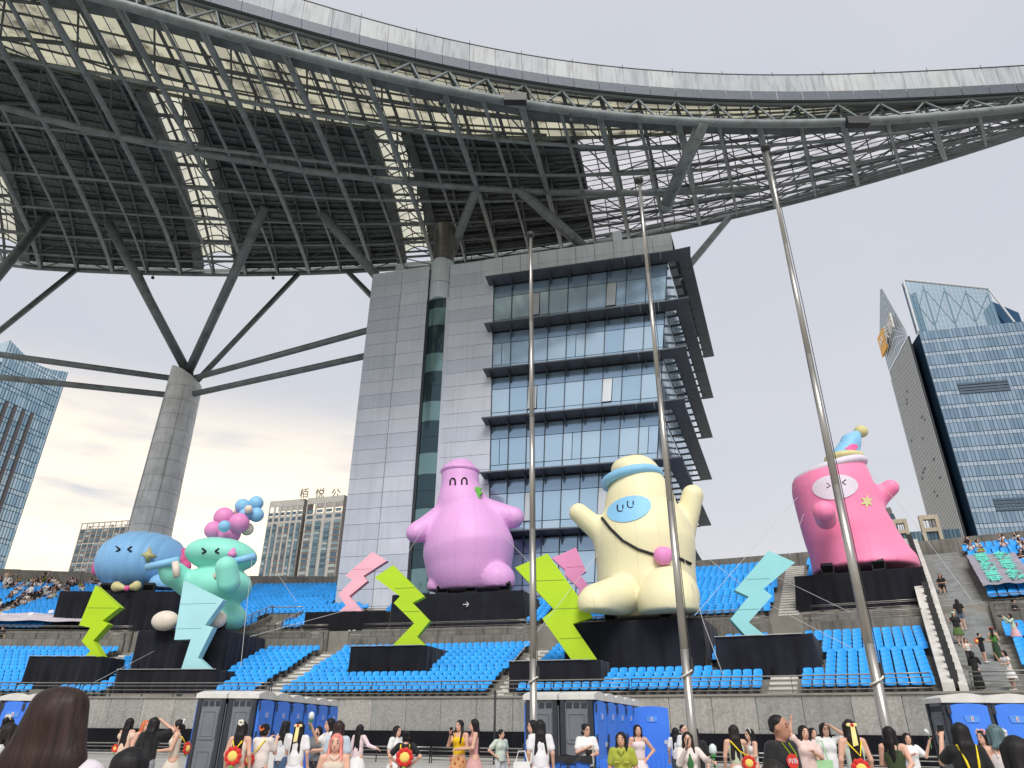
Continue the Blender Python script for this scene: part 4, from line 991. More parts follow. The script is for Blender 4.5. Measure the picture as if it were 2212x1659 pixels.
for px, ch in ((656, '栢'), (690, '悦'), (724, '公')):
    p = atz(px, 1076, zt_); c = p - np.array(t.location); sz = 21 * mpp(px, 1066, p[1]) * 1.12
    put_text('rooftop_character', ch, sz, .2, M_SIGN, t, c + (0, 0, .55) + F.n * .1, F.u, (0, 0, 1))
    for dx in (-.5, -.17, .17, .5):
        m_ = MB(); q = c + F.u * dx * sz * .8 - F.n * .3; m_.tube([q, q + (0, 0, sz * .95)], .04, 4); m_.build('sign_prop', M_SIGN, t)
# --- left glass tower
PX0, PX1 = (40, 735), (273, 811)
A = at(23, 735, 150); zl = A[2]; B = atz(147, 803, zl)
t = thing('glass_tower', 'blue glass tower with brown fins cut by the left picture edge', 'tower', (A[0], A[1], 0)); F = Face(A, B, t.location); zmid = zl - 4
m_ = MB(); F.slab(m_, 0, F.L, 0, zl - 6, -.3, 24); m_.build('core_wall', G_TOWD, t)
A2 = A + np.array([-24., 10., 0]); F2 = Face(A2, A, t.location); m_ = MB(); F2.slab(m_, 0, F2.L, 0, zl - .5, 0, .3, zl); m_.build('left_wall', G_LT[4], t)
NC = 22; cw = F.L / NC; fl = 3.9; n_p = 0; rest = MB(); z = 2.
ucut = .74 * NC
def ztop_at(u): return zl - 2.2 * math.sin(math.pi * min(max(u / F.L, 0), 1))
while z < zl - 1:
    for k in range(NC):
        fin = (k % 3 == 2) and k < 17
        if fin and z < zl - 18: continue
        for a, h, gi in ((z, fl * .68, None), (z + fl * .7, fl * .27, 2)):
            zt2 = min(a + h, ztop_at((k + .5) * cw))
            if zt2 - a < .3: continue
            b = MB() if n_p < 300 and z > 25 else rest; o_ = float(RNG.normal(0, .02)); e = float(RNG.normal(0, .012))
            b.quad(F.p(k * cw + .05, a + .06, o_), F.p((k + 1) * cw - .05, a + .06, o_ + e), F.p((k + 1) * cw - .05, zt2, o_ + e), F.p(k * cw + .05, zt2, o_), None if b is not rest else int(RNG.integers(4)))
            if b is not rest: b.build('glass_pane', G_LT[4 if gi else RNG.integers(5)], t); n_p += 1
    z += fl
if rest.v: stuff(rest.build('glass_panes', G_LT, t))
M_BRN = mat('brown_fin', s2l(92, 86, 88), .6)
zsw = np.linspace(1052, 1200, 6)
for i, k in enumerate([2, 5, 8, 11, 14]):
    zs = zl * (.62 - .035 * i); zf_ = zl - 15
    m_ = MB(); F.slab(m_, k * cw + .1, (k + 1) * cw - .1, zs, zf_, .5, .7); m_.build('brown_fin', M_BRN, t)
    m_ = MB(); F.slab(m_, k * cw + .1, (k + 1) * cw - .1, 0, zs - .05, .5, .7); m_.build('pale_fin', M_FIN, t)
m_ = MB()
for k in range(NC + 1): F.slab(m_, k * cw - .02, k * cw + .02, 0, ztop_at(k * cw), .1, .2)
stuff(m_.build('mullions', M_TMULL, t))
# --- right glass tower
Y0 = 170.; zs = at(1984, 716, Y0)[2]; A = at(1984, 716, Y0); B = atz(2183, 697, zs)
t = thing('glass_skyscraper', 'tall blue glass skyscraper with slanted glass crown and orange sign at right', 'tower', (A[0], A[1], 0)); F = Face(A, B, t.location)
F.L *= 1.6; print('right tower width', F.L, 'z', zs)
m_ = MB(); F.slab(m_, 0, F.L, 0, zs - .5, -.3, 30); m_.build('core_wall', G_TOWD, t)
NC = 40; cw = F.L / NC; fl = 4.05; rest = MB(); n_p = 0; z = zs
while z > 3:
    for (a, b2, gset) in ((z - fl * .70, z, (0, 1, 3)), (z - fl, z - fl * .72, (2, 4))):
        for k in range(NC):
            b = MB() if n_p < 300 and k < 20 else rest; o_ = float(RNG.normal(0, .012)); e = float(RNG.normal(0, .012)); e2 = float(RNG.normal(0, .012))
            gi = gset[RNG.integers(len(gset))]
            b.quad(F.p(k * cw + .03, a + .04, o_), F.p((k + 1) * cw - .03, a + .04, o_ + e), F.p((k + 1) * cw - .03, b2 - .04, o_ + e + e2), F.p(k * cw + .03, b2 - .04, o_ + e2), gi if b is rest else None)
            if b is not rest: b.build('glass_pane', G_TOW[gi], t); n_p += 1
    z -= fl
stuff(rest.build('glass_panes', G_TOW, t))
m_ = MB()
for k in range(NC + 1): F.slab(m_, k * cw - .03, k * cw + .03, 0, zs, .10, .16)
stuff(m_.build('mullions', M_TMULL, t))
for py in (830, 1083):                       # louvred plant floors
    zz = at(2060, py, A[1] - 4)[2]
    for q in range(4): m_ = MB(); F.slab(m_, cw * 6, cw * 19, zz - 1.6 + q * .85, zz - 1.6 + q * .85 + .55, .3, .4); m_.build('plant_louvre', M_TMULL, t)
# crown screen and its truss
zc0 = at(1963, 605, Y0)[2]; P1 = at(2133, 627, A[1] + (B[1] - A[1]) * .75); u1 = np.dot(P1 - A, F.u); zc1 = P1[2]
M_SCREEN = bpy.data.materials.new('crown_glass'); M_SCREEN.use_nodes = True; _b = M_SCREEN.node_tree.nodes['Principled BSDF']; _b.inputs['Base Color'].default_value = (*s2l(128, 158, 174), 1); _b.inputs['Roughness'].default_value = .12; _b.inputs['Metallic'].default_value = .4; _b.inputs['Alpha'].default_value = .72
nr_, ncx = 9, 20
for j in range(nr_):
    for k in range(ncx):
        ua, ub = u1 * k / ncx, u1 * (k + 1) / ncx; za = lambda u: zc0 + (zc1 - zc0) * u / u1
        f0, f1 = j / nr_, (j + 1) / nr_
        MB().quad(F.p(ua + .05, zs + (za(ua) - zs) * f0 + .05, 0), F.p(ub - .05, zs + (za(ub) - zs) * f0 + .05, 0), F.p(ub - .05, zs + (za(ub) - zs) * f1, 0), F.p(ua + .05, zs + (za(ua) - zs) * f1, 0)).build('crown_pane', M_SCREEN, t)
for k in range(5):
    ua = u1 * k / 4; m_ = MB(); m_.tube([F.p(ua, zs, -1.5), F.p(ua, zc0 + (zc1 - zc0) * k / 4 - .3, -1.5)], .22, 6); m_.build('crown_post', M_TLINE, t)
    if k < 4:
        m_ = MB(); m_.tube([F.p(ua, zs + 2, -1.6), F.p(u1 * (k + 1) / 4, zc0 + (zc1 - zc0) * (k + 1) / 4 - 1, -1.6)], .13, 6); m_.build('crown_brace', M_TMULL, t)
        m_ = MB(); m_.tube([F.p(ua, zc0 + (zc1 - zc0) * k / 4 - 1, -1.6), F.p(u1 * (k + 1) / 4, zs + 2, -1.6)], .13, 6); m_.build('crown_brace', M_TMULL, t)
for a_, b_ in (((0, zs), (0, zc0)), ((0, zc0), (u1, zc1)), ((u1, zc1), (u1 * 1.16, zs))):
    m_ = MB(); m_.tube([F.p(*a_, .05), F.p(*b_, .05)], .3, 6); m_.build('crown_edge', M_FIN, t)
m_ = MB(); F.slab(m_, u1 * 1.03, u1 * 1.3, zs, zc1 - 3, -2, 6, zs + 4); m_.build('crown_side_glass', G_TOWD, t)
# recess and the finned flank with the sign
C1 = at(1961, 726, Y0 + 4); Cr = Face(C1, A, t.location); m_ = MB(); Cr.slab(m_, 0, Cr.L, 0, C1[2] - 2, -2.2, .4); m_.build('recess_glass', G_TOWD, t)
for k in range(26): m_ = MB(); zz = 4 + k * (C1[2] - 6) / 26; Cr.slab(m_, 0, Cr.L, zz, zz + .3, -2.0, .2); m_.build('recess_band', M_TLINE, t)
for k in (.33, .66): m_ = MB(); Cr.slab(m_, Cr.L * k - .08, Cr.L * k + .08, 0, C1[2] - 2, -1.95, .2); m_.build('recess_mullion', M_TMULL, t)
m_ = MB(); Cr.slab(m_, Cr.L * .3, Cr.L * .9, zs - 3, zs + 14, -3, .3); m_.build('stair_tower_glass', G_TOWD, t)
L1 = at(1920.6, 802, Y0 + 27); Fl = Face(L1, C1, t.location)
zsh = L1[2]; zr_ = C1[2]
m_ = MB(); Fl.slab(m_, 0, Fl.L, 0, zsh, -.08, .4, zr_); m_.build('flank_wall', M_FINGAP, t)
nf = 22
for k in range(nf):
    u0 = Fl.L * k / nf; zz = zsh + (zr_ - zsh) * k / nf - .4
    m_ = MB(); Fl.slab(m_, u0, u0 + Fl.L / nf * .46, 0, zz, .0, .2); m_.build('fin', M_FIN, t)
for k in range(26):
    u0 = Fl.L * RNG.random() * .9; zz = zs * (.15 + .75 * RNG.random()); m_ = MB(); Fl.slab(m_, u0, u0 + Fl.L / nf * 1.0, zz, zz + .5, .12, .2); m_.build('open_vent', M_TMULL, t)
# sloping screen above the fins
S0_ = at(1918, 727, Y0 + 27); Sp = at(1942, 615, Y0 + 14)
def fu(p): return float(np.dot(np.append(p[:2] - L1[:2], 0), Fl.u))
us, zsl, usp, zsp = 0.2, S0_[2], Fl.L * .55, Sp[2]
ngr = 12
M_SCR2 = mat('grey_screen_panel', s2l(142, 156, 166), .4, .4, var=.12, scale=.3)
def zu(u): return zsl + (zsp - zsl) * min(u / usp, 1) if u < usp else zsp + (zr_ + 2 - zsp) * (u - usp) / (Fl.L - usp)
for k in range(ngr):
    for j in range(9):
        u0, u1_ = Fl.L * k / ngr, Fl.L * (k + 1) / ngr; lo = lambda u: zsh + (zr_ - zsh) * u / Fl.L; f0, f1 = j / 9, (j + 1) / 9
        MB().quad(Fl.p(u0 + .06, lo(u0) + (zu(u0) - lo(u0)) * f0 + .1, .1), Fl.p(u1_ - .06, lo(u1_) + (zu(u1_) - lo(u1_)) * f0 + .1, .1), Fl.p(u1_ - .06, lo(u1_) + (zu(u1_) - lo(u1_)) * f1, .1), Fl.p(u0 + .06, lo(u0) + (zu(u0) - lo(u0)) * f1, .1)).build('screen_panel', M_SCR2, t)
M_ORANGE = mat('orange_sign_face', s2l(240, 176, 70), .5, var=.04); M_SGNW = mat('white_sign_face', s2l(240, 234, 224), .5, var=.03)
uo = Fl.L * .18; zo = at(1925, 740, Y0 + 23)[2]; sz = 4.6
m_ = MB(); Fl.slab(m_, uo - sz * .75, uo + sz * .75, zo - sz * .75, zo + sz * .75, 1.2, .5); m_.build('orange_sign_box', M_ORANGE, t)
m_ = MB()
zz_ = [(-.45, -.25), (-.2, .3), (.02, -.2), (.25, .35), (.45, -.1)]
for (a, b), (c, d) in zip(zz_, zz_[1:]): m_.tube([Fl.p(uo + a * sz, zo + b * sz, 1.3), Fl.p(uo + c * sz, zo + d * sz, 1.3)], .22, 5)
m_.build('sign_emblem', M_SGNW, t)
for c_ in (0, 1):
    x0 = uo + sz * 1.35 + c_ * sz * 1.3; m_ = MB()
    st = [((-.4, .35), (.4, .35)), ((-.5, .1), (.5, .1)), ((-.4, -.12), (.4, -.12)), ((0, .5), (0, -.15)), ((0, -.15), (-.45, -.55)), ((0, -.15), (.45, -.55))] if c_ == 0 else [((-.45, .5), (-.45, -.55)), ((-.45, .5), (.45, .5)), ((.45, .5), (.45, -.55)), ((-.25, .2), (.25, .2)), ((-.25, -.05), (.25, -.05)), ((0, .35), (-.2, -.4)), ((0, .1), (.25, -.4))]
    for (a, b), (c, d) in st: m_.tube([Fl.p(x0 + a * sz, zo + b * sz, 1.2), Fl.p(x0 + c * sz, zo + d * sz, 1.2)], .26, 5)
    m_.build('sign_character', M_SGNW, t)
# --- low tan frames with blue glass behind the pink figure
Y1 = 130.; A = at(1925, 1150, Y1); zt_ = at(1945, 1151, Y1)[2]; B = atz(2060, 1142, zt_)
t = thing('tan_frame_building', 'low blue glass building with tan stone frames behind the pink figure', 'building', (A[0], A[1], 0)); F = Face(A, B, t.location); F.L *= 1.1
m_ = MB(); F.slab(m_, 0, F.L, 0, zt_, -.4, 10); m_.build('glass_body', G_TOWD, t)
for j in range(4):
    for k in range(18): m_ = MB(); F.slab(m_, F.L * (k + .08) / 18, F.L * (k + .92) / 18, zt_ - 2.4 * (j + 1) + .4, zt_ - 2.4 * j, -.2, .3); m_.build('window', G_WIN[[0, 1, 3][RNG.integers(3)]], t)
for c_, w_, hx in ((1946, 1.0, at(1957, 1124, Y1)[2] - zt_), (2006, 1.3, at(2000, 1120, Y1)[2] - zt_)):
    u0 = np.dot(at(c_, 1150, Y1) - A, F.u)
    for du in (-w_, w_): m_ = MB(); F.slab(m_, u0 + du - .28, u0 + du + .28, 0, zt_ + hx, .4, 1.0); m_.build('stone_pier', M_CREAM, t)
    m_ = MB(); F.slab(m_, u0 - w_, u0 + w_, zt_ + hx - .8, zt_ + hx, .35, 1.1); m_.build('stone_lintel', M_CREAM, t)
    m_ = MB(); F.slab(m_, u0 - w_, u0 + w_, zt_ - .3, zt_ + .4, .35, 1.1); m_.build('stone_lintel', M_CREAM, t)
    for k in range(5): m_ = MB(); m_.tube([F.p(u0 - w_ + (k + .5) * w_ * .4, zt_, -.3), F.p(u0 - w_ + (k + .5) * w_ * .4, zt_ + hx - .8, -.3)], .06, 4); m_.build('grille_bar', M_TMULL, t)
A = at(1906, 1112, 150); zt_ = A[2]; B = atz(1922, 1110, zt_)
t = thing('dark_stair_tower', 'narrow dark tower top peeking out beside the pink figure', 'building', (A[0], A[1], 0)); F = Face(A, B, t.location); F.L *= 1.5
for a, b in ((-.4, .38), (.52, 1)): m_ = MB(); F.slab(m_, F.L * a, F.L * b, 0, zt_, 0, 4); m_.build('wall', M_TMULL, t)
for k in range(9): m_ = MB(); F.slab(m_, F.L * .36, F.L * .54, zt_ - 4 - 3 * k, zt_ - 3.4 - 3 * k, -.6, 3); m_.build('landing', M_TMULL, t)
m_ = MB(); F.slab(m_, F.L * .2, F.L * .85, zt_, zt_ + 1.5, -.2, 3); m_.build('cap', M_TILED, t)
# ================================================================== lightning-bolt boards
def board_mat(n, c): return mat(n, s2l(*c), .6, var=.05, scale=.5, bump=.06, bscale=6)
M_LIME = board_mat('lime_board', (176, 212, 10)); M_LIMED = board_mat('lime_board_edge', (170, 205, 20)); M_PINKB = board_mat('pink_board', (250, 186, 200)); M_PINKB2 = board_mat('deep_pink_board', (232, 146, 190)); M_PALEB = board_mat('pale_blue_board', (168, 220, 224)); M_TEALB = board_mat('teal_board', (148, 212, 214))
M_SEAM = mat('board_seam', s2l(96, 116, 60), .8); M_TAPE = mat('silver_tape', s2l(215, 218, 220), .3, .6)
def bolt(label, poly, Y, m, joints=(), th=.55, seam=None):
    P = [at(x, y, Y) for x, y in poly]; o = np.array([np.mean([p[0] for p in P]), Y, min(p[2] for p in P)])
    t = thing('lightning_bolt', label, 'bolt', o); L = [p - o for p in P]
    area = sum(L[i][0] * L[(i + 1) % len(L)][2] - L[(i + 1) % len(L)][0] * L[i][2] for i in range(len(L)))
    if area < 0: L = L[::-1]
    # faces: front panel towards the viewer, bevelled rim and back
    b = MB(); n = len(L); c = np.mean(L, 0)
    ez = np.array([0.12 * th, th, 0])
    b.add([q for q in L] + [q + ez for q in L], [tuple(range(n)), tuple(reversed(range(n, 2 * n)))], 0)
    b.add([q for q in L] + [q + ez for q in L], [(n + i, n + (i + 1) % n, (i + 1) % n, i) for i in range(n)], 1)
    b.build('board', [m, m], t)
    xs_ = [q[0] for q in L]
    for (xa, ya), (xb, yb) in joints:
        A, B = at(xa, ya, Y) - o, at(xb, yb, Y) - o; s = MB(); s.tube([A + (0, -.002, 0), B + (0, -.002, 0)], .014, 5); s.build('panel_joint', seam or M_SEAM, t)
    return t
c1 = lambda L: [(x * .2766, 1053 + y * .2766) for x, y in L]
c2 = lambda L: [(540 + x * .2766, 1053 + y * .2766) for x, y in L]
c3 = lambda L: [(1080 + x * .3418, 945 + y * .3418) for x, y in L]
c4 = lambda L: [(1566 + x * .3745, 891 + y * .3745) for x, y in L]
def yat(key, dr=.6):
    p = PL[key]; return pw(p['rf'] + dr, (p['ta'] + p['tb']) / 2)[1]
SEAM_P = mat('pink_seam', s2l(190, 120, 136), .8); SEAM_B = mat('blue_seam', s2l(104, 160, 166), .8)
bolt('small lime green lightning bolt at far left on a low black platform', c1([(745, 765), (935, 935), (800, 1040), (845, 1068), (728, 1195), (800, 1327), (655, 1327), (705, 1275), (637, 1200), (705, 1095), (617, 1075)]), yat('gl', .5), M_LIME, [c1([(680, 940), (905, 942)])])
bolt('pale blue lightning bolt in front of the teal inflatable', c1([(1435, 725), (1745, 878), (1600, 1075), (1665, 1090), (1545, 1330), (1640, 1420), (1415, 1418), (1490, 1185), (1360, 1190)]), yat('lb', .5), M_PALEB, [c1([(1405, 912), (1690, 903)]), c1([(1372, 1105), (1575, 1098)])], seam=SEAM_B)
bolt('light pink lightning bolt on the platform before the office block', c2([(957, 502), (1070, 572), (885, 690), (918, 730), (775, 848), (877, 967), (697, 967), (748, 922), (688, 832), (800, 722), (743, 688)]), yat('pl', .7), M_PINKB, [c2([(805, 640), (955, 636)])], seam=SEAM_P)
bolt('lime green lightning bolt with three bends left of the purple inflatable', c2([(1118, 605), (1362, 852), (1268, 900), (1403, 1043), (1305, 1167), (1367, 1232), (1115, 1232), (1282, 1060), (1122, 902), (1172, 850), (973, 703)]), yat('gm', .6), M_LIME, [c2([(1130, 790), (1290, 782)]), c2([(1195, 970), (1325, 968)])])
bolt('largest lime green lightning bolt, partly behind the thinnest flagpole', c3([(300, 732), (588, 1135), (460, 1178), (617, 1408), (455, 1410), (268, 1145), (340, 1085), (95, 822)]), yat('gb', .5), M_LIME, [c3([(180, 908), (410, 900)]), c3([(330, 1085), (545, 1076)]), c3([(375, 1272), (520, 1266)])])
bolt('deep pink lightning bolt between the purple and the yellow inflatables', c3([(480, 695), (545, 845), (508, 870), (568, 945), (540, 1000), (560, 1140), (500, 1140), (495, 985), (500, 955), (410, 868), (412, 838), (328, 762)]), pw(121.8, 19.6)[1], M_PINKB2, [c3([(415, 822), (530, 815)])], seam=SEAM_P)
bolt('pale blue lightning bolt beside the pink inflatable at right', c4([(253, 797), (405, 865), (222, 1018), (273, 1058), (137, 1210), (233, 1288), (118, 1288), (33, 1192), (137, 1062), (58, 1025)]), yat('lbr', .6), M_TEALB, [c4([(125, 962), (260, 958)]), c4([(75, 1138), (195, 1133)])], seam=SEAM_B)
# ================================================================== inflatable figures
def inflat(name, rgb, ribs=0, axis=2):
    """PU-coated nylon: soft gloss, sewn gore seams, puckering"""
    m = bpy.data.materials.new(name); m.use_nodes = True; t = m.node_tree; b = t.nodes['Principled BSDF']; N = t.nodes.new; L = t.links.new
    b.inputs['Roughness'].default_value = .5; b.inputs['Specular IOR Level'].default_value = .35; b.inputs['Sheen Weight'].default_value = .15
    tcn = N('ShaderNodeTexCoord'); no = N('ShaderNodeTexNoise'); no.inputs['Scale'].default_value = .7; no.inputs['Detail'].default_value = 6; L(tcn.outputs['Object'], no.inputs['Vector'])
    mr = N('ShaderNodeMapRange'); mr.inputs['To Min'].default_value = .95; mr.inputs['To Max'].default_value = 1.05; L(no.outputs['Fac'], mr.inputs['Value'])
    f = mr.outputs[0]
    sx_ = N('ShaderNodeSeparateXYZ'); L(tcn.outputs['Object'], sx_.inputs[0])
    an = N('ShaderNodeMath'); an.operation = 'ARCTAN2'; L(sx_.outputs['Y'], an.inputs[0]); L(sx_.outputs['X'], an.inputs[1])
    mu = N('ShaderNodeMath'); mu.operation = 'MULTIPLY'; mu.inputs[1].default_value = (ribs or 14) / 6.2832; L(an.outputs[0], mu.inputs[0])
    fr = N('ShaderNodeMath'); fr.operation = 'PINGPONG'; fr.inputs[1].default_value = .5; L(mu.outputs[0], fr.inputs[0])
    lt = N('ShaderNodeMapRange'); lt.inputs['From Min'].default_value = 0; lt.inputs['From Max'].default_value = .016; lt.inputs['To Min'].default_value = .82; lt.inputs['To Max'].default_value = 1; L(fr.outputs[0], lt.inputs['Value'])
    k = N('ShaderNodeMath'); k.operation = 'MULTIPLY'; L(f, k.inputs[0]); L(lt.outputs[0], k.inputs[1])
    sc = N('ShaderNodeVectorMath'); sc.operation = 'SCALE'; sc.inputs[0].default_value = rgb; L(k.outputs[0], sc.inputs['Scale']); L(sc.outputs[0], b.inputs['Base Color'])
    wr = N('ShaderNodeTexNoise'); wr.inputs['Scale'].default_value = 1.6; wr.inputs['Detail'].default_value = 5; wr.inputs['Distortion'].default_value = 1.2; L(tcn.outputs['Object'], wr.inputs['Vector'])
    ad = N('ShaderNodeMath'); ad.operation = 'MULTIPLY_ADD'; ad.inputs[1].default_value = .35; L(wr.outputs['Fac'], ad.inputs[0]); L(lt.outputs[0], ad.inputs[2])
    bu = N('ShaderNodeBump'); bu.inputs['Strength'].default_value = .38; bu.inputs['Distance'].default_value = .14; L(ad.outputs[0], bu.inputs['Height']); L(bu.outputs[0], b.inputs['Normal'])
    return m
I_PUR = inflat('purple_nylon', s2l(226, 168, 222)); I_YEL = inflat('yellow_nylon', s2l(234, 226, 184)); I_PINK = inflat('hot_pink_nylon', s2l(248, 138, 178)); I_BLUE = inflat('blue_nylon', s2l(140, 196, 242), 22); I_TEAL = inflat('teal_nylon', s2l(142, 224, 204))
I_SKY = inflat('sky_blue_nylon', s2l(138, 196, 232)); I_CREAM = inflat('cream_nylon', s2l(226, 212, 196)); I_WHITE = inflat('white_nylon', s2l(224, 214, 226)); I_BALLP = inflat('rose_nylon', s2l(226, 142, 196)); I_STAR = inflat('sand_nylon', s2l(212, 204, 146)); I_DKPINK = inflat('raspberry_nylon', s2l(238, 100, 158))
M_EYE = mat('black_felt', s2l(20, 20, 24), .8)
M_LEAF = mat('green_nylon', s2l(96, 178, 60), .5); 
class Fig:
    """figure drawn on a vertical plane at depth Y: pixel positions become metres on that plane"""
    def __init__(s, label, Y, bx, by, yk=1.):
        s.Y = Y; s.base = at(bx, by, Y); s.t = thing('inflatable_figure', label, 'inflatable', s.base); s.k = yk
    def P(s, x, y, dy=0.): return at(x, y, s.Y + dy) - s.base
    def S(s, x, y, dy=0.): return mpp(x, y, s.Y + dy)
    def c(s, a, ra, b, rb, k=.3, dya=0., dyb=0.): return ('c', s.P(*a, dya), s.P(*b, dyb), ra * s.S(*a, dya), rb * s.S(*b, dyb), k)
    def e(s, a, rx, ry, k=.3, dy=0., depth=None, rot=0.):
        q = s.S(*a, dy); R = None
        if rot: c_, n_ = math.cos(rot), math.sin(rot); R = np.array([[c_, 0, -n_], [0, 1, 0], [n_, 0, c_]])
        return ('e', s.P(*a, dy), (rx * q, (depth or min(rx, ry)) * q, ry * q), k, R)
    def flat(s, prims, base=0.):   # squash front-to-back
        return prims
    def mesh(s, name, prims, h, m, parent=None, post=None): return link(name, sdf_mesh(name, prims, h, m, post=post), parent or s.t)
    def front(s, prims, x, y):
        """point on the front of the body along the camera ray through pixel x, y (local)"""
        d = ray(x, y); d = d / np.linalg.norm(d); o = EYE - s.base; k = s.Y * .7; far = s.Y * 1.35 / max(d[1], .3)
        for _ in range(90):
            v = float(sdf_eval(prims, (o + d * k)[None])[0])
            if v < .01: return o + d * k
            k += max(v * .7, .008)
            if k > far: return None
        return o + d * k
    def stroke(s, name, prims, pts, r, m, n=6, lift=.0, parent=None):
        q = [s.front(prims, *p) for p in pts]; q = [p for p in q if p is not None]; u = np.array([0, -1., 0])
        if len(q) > 1: return MB().tube([p + u * lift for p in q], r, n).build(name, m, parent or s.t, True)
    def patch(s, name, prims, poly, m, lift=.04, parent=None):
        """flat appliqué following the body: fan of points on the surface"""
        c = np.mean(poly, 0); rings = []; nr = 4
        for j in range(1, nr + 1): rings.append([s.front(prims, *(c + (np.array(p) - c) * j / nr)) for p in poly])
        cc = s.front(prims, *c); n = len(poly); V = [cc] + [q for g in rings for q in g]
        if any(v is None for v in V): return None
        V = [v + (EYE - s.base - v) / np.linalg.norm(EYE - s.base - v) * lift for v in V]; F = [(0, 1 + i, 1 + (i + 1) % n) for i in range(n)]
        for j in range(nr - 1):
            for i in range(n): a = 1 + j * n; F.append((a + i, a + n + i, a + n + (i + 1) % n, a + (i + 1) % n))
        b = MB(); b.add(V, [tuple(reversed(f)) for f in F]); return b.build(name, m, parent or s.t, True)
def ellipse(cx, cy, rx, ry, rot=0, n=28): return [(cx + rx * math.cos(a) * math.cos(rot) - ry * math.sin(a) * math.sin(rot), cy + rx * math.cos(a) * math.sin(rot) + ry * math.sin(a) * math.cos(rot)) for a in [2 * math.pi * i / n for i in range(n)]]
def dens(pts, n=5): return [tuple(np.array(a) + (np.array(b) - np.array(a)) * i / n) for a, b in zip(pts, pts[1:]) for i in range(n)] + [pts[-1]]
def chevron(f, prims, x, y, w, h, right, r, tilt=0.):
    w, h, r = 4.2, 5.6, 1.9 * f.S(x, y)
    s_ = 1 if right else -1; pts = [(x - s_ * w, y - h), (x + s_ * w, y + tilt), (x - s_ * w, y + h)]
    for a, b in zip(pts, pts[1:]): f.stroke('eye', prims, dens([a, b], 4), r, M_EYE)
def arch(f, prims, x, y, w, h, down, r):
    r = 2.0 * f.S(x, y)
    s_ = 1 if down else -1; pts = [(x - w, y + s_ * h), (x - w, y - s_ * h * .2)] + [(x + w * math.cos(a), y - s_ * h * .2 - s_ * h * .9 * math.sin(a)) for a in [math.pi * (1 - k / 6) for k in range(7)]] + [(x + w, y + s_ * h)]
    f.stroke('eye', prims, pts, r, M_EYE)
def ringtube(f, name, c, rx, ry, dep, r, m, tilt=0., parent=None, n=28):
    b = MB(); q = f.S(*c); pts = []
    for i in range(n + 1):
        a = 2 * math.pi * i / n; x = rx * math.cos(a) * q; y = dep * math.sin(a) * q; pts.append(f.P(*c) + (x * math.cos(tilt), y, x * math.sin(tilt) + (ry * math.sin(a) * q)))
    return b.tube(pts, r * q, 10, False).build(name, m, parent or f.t, True)
# --- purple
Yp = pw(PL['pur']['rf'] + 2.3, 14.5)[1]
f = Fig('pink purple bottle-shaped inflatable with folded cap before the office block', Yp, 1008, 1281)
pr = [f.c((999, 1098), 56, (1012, 1185), 94, .6), f.c((1012, 1185), 95, (1013, 1225), 90, .6), f.c((994, 1030), 40, (994, 1072), 43, .55), f.c((975, 1108), 32, (905, 1148), 22, .35, 0, -1.2), f.c((905, 1148), 21, (897, 1152), 20, .3, -1.2, -1.4),
      f.c((1035, 1106), 34, (1109, 1118), 23, .35, 0, -.8), f.e((952, 1266), 30, 24, .12, -.8), f.e((1075, 1252), 38, 37, .06, -2.2, 34), ('above', 0.0)]
pr = [p if p[0] != 'c' else p for p in pr]
f.mesh('body', pr, .16, I_PUR)
cap = [f.e((994, 1019), 43, 13, .1, 0, 43), f.e((992, 1012), 34, 13, .2, 0, 34)]
f.mesh('cap', cap, .12, I_PUR)
arch(f, pr, 978, 1041, 5.5, 7, True, .10); arch(f, pr, 1003, 1040, 5.5, 7, True, .10)
q = f.front(pr, 1034, 1063); gb = [(1028, 1050), (1040, 1054), (1037, 1060), (1043, 1063), (1035, 1070), (1039, 1074), (1023, 1077), (1029, 1070), (1024, 1068), (1031, 1061), (1025, 1059)]
Yq = f.Y + q[1]; b = MB(); b.prism([at(x, y, Yq - .25) - f.base for x, y in reversed(gb)], (0, .45, 0)); b.build('bolt_badge', M_LEAF, f.t)
# --- yellow
Yy = pw(PL['yel']['rf'] + 2.6, 21.7)[1]
f = Fig('cream yellow inflatable with raised arms, blue brimmed hat and pink shoulder bag', Yy, 1392, 1340)
pr = [f.c((1376, 1035), 53, (1383, 1085), 66, .5), f.c((1383, 1095), 74, (1392, 1175), 101, .6), f.c((1392, 1175), 102, (1396, 1262), 106, .6), f.c((1310, 1160), 26, (1250, 1108), 21, .5), f.c((1478, 1150), 24, (1496, 1070), 23, .5, .3, 0),
      f.c((1345, 1284), 42, (1288, 1300), 38, .06, -2.0, -3.4), f.e((1284, 1304), 37, 35, .1, -3.6, 34), f.c((1446, 1288), 64, (1443, 1302), 66, .06, -2.8, -3.0), ('above', 0.0)]
f.mesh('body', pr, .14, I_YEL)
ringtube(f, 'hat_brim', (1366, 1036), 58, -5, 54, 10.5, I_SKY, .14)
f.mesh('hat_crown', [f.e((1363, 1016), 43, 30, .2, 0, 42)], .14, I_YEL)
f.patch('face_patch', pr, ellipse(1358.6, 1099, 49, 27, -.25), I_SKY, .05)
arch(f, pr, 1340, 1098, 6, 7, False, .11); arch(f, pr, 1362, 1090, 6, 7, False, .11)
M_STRAP = mat('black_strap', s2l(24, 24, 26), .7)
f.stroke('bag_strap', pr, dens([(1300, 1119), (1318, 1142), (1345, 1168), (1378, 1187), (1412, 1198), (1440, 1201), (1468, 1207), (1492, 1218)], 5), .09, M_STRAP, lift=.03)
q = f.front(pr, 1430, 1203); r_ = f.S(1430, 1203)
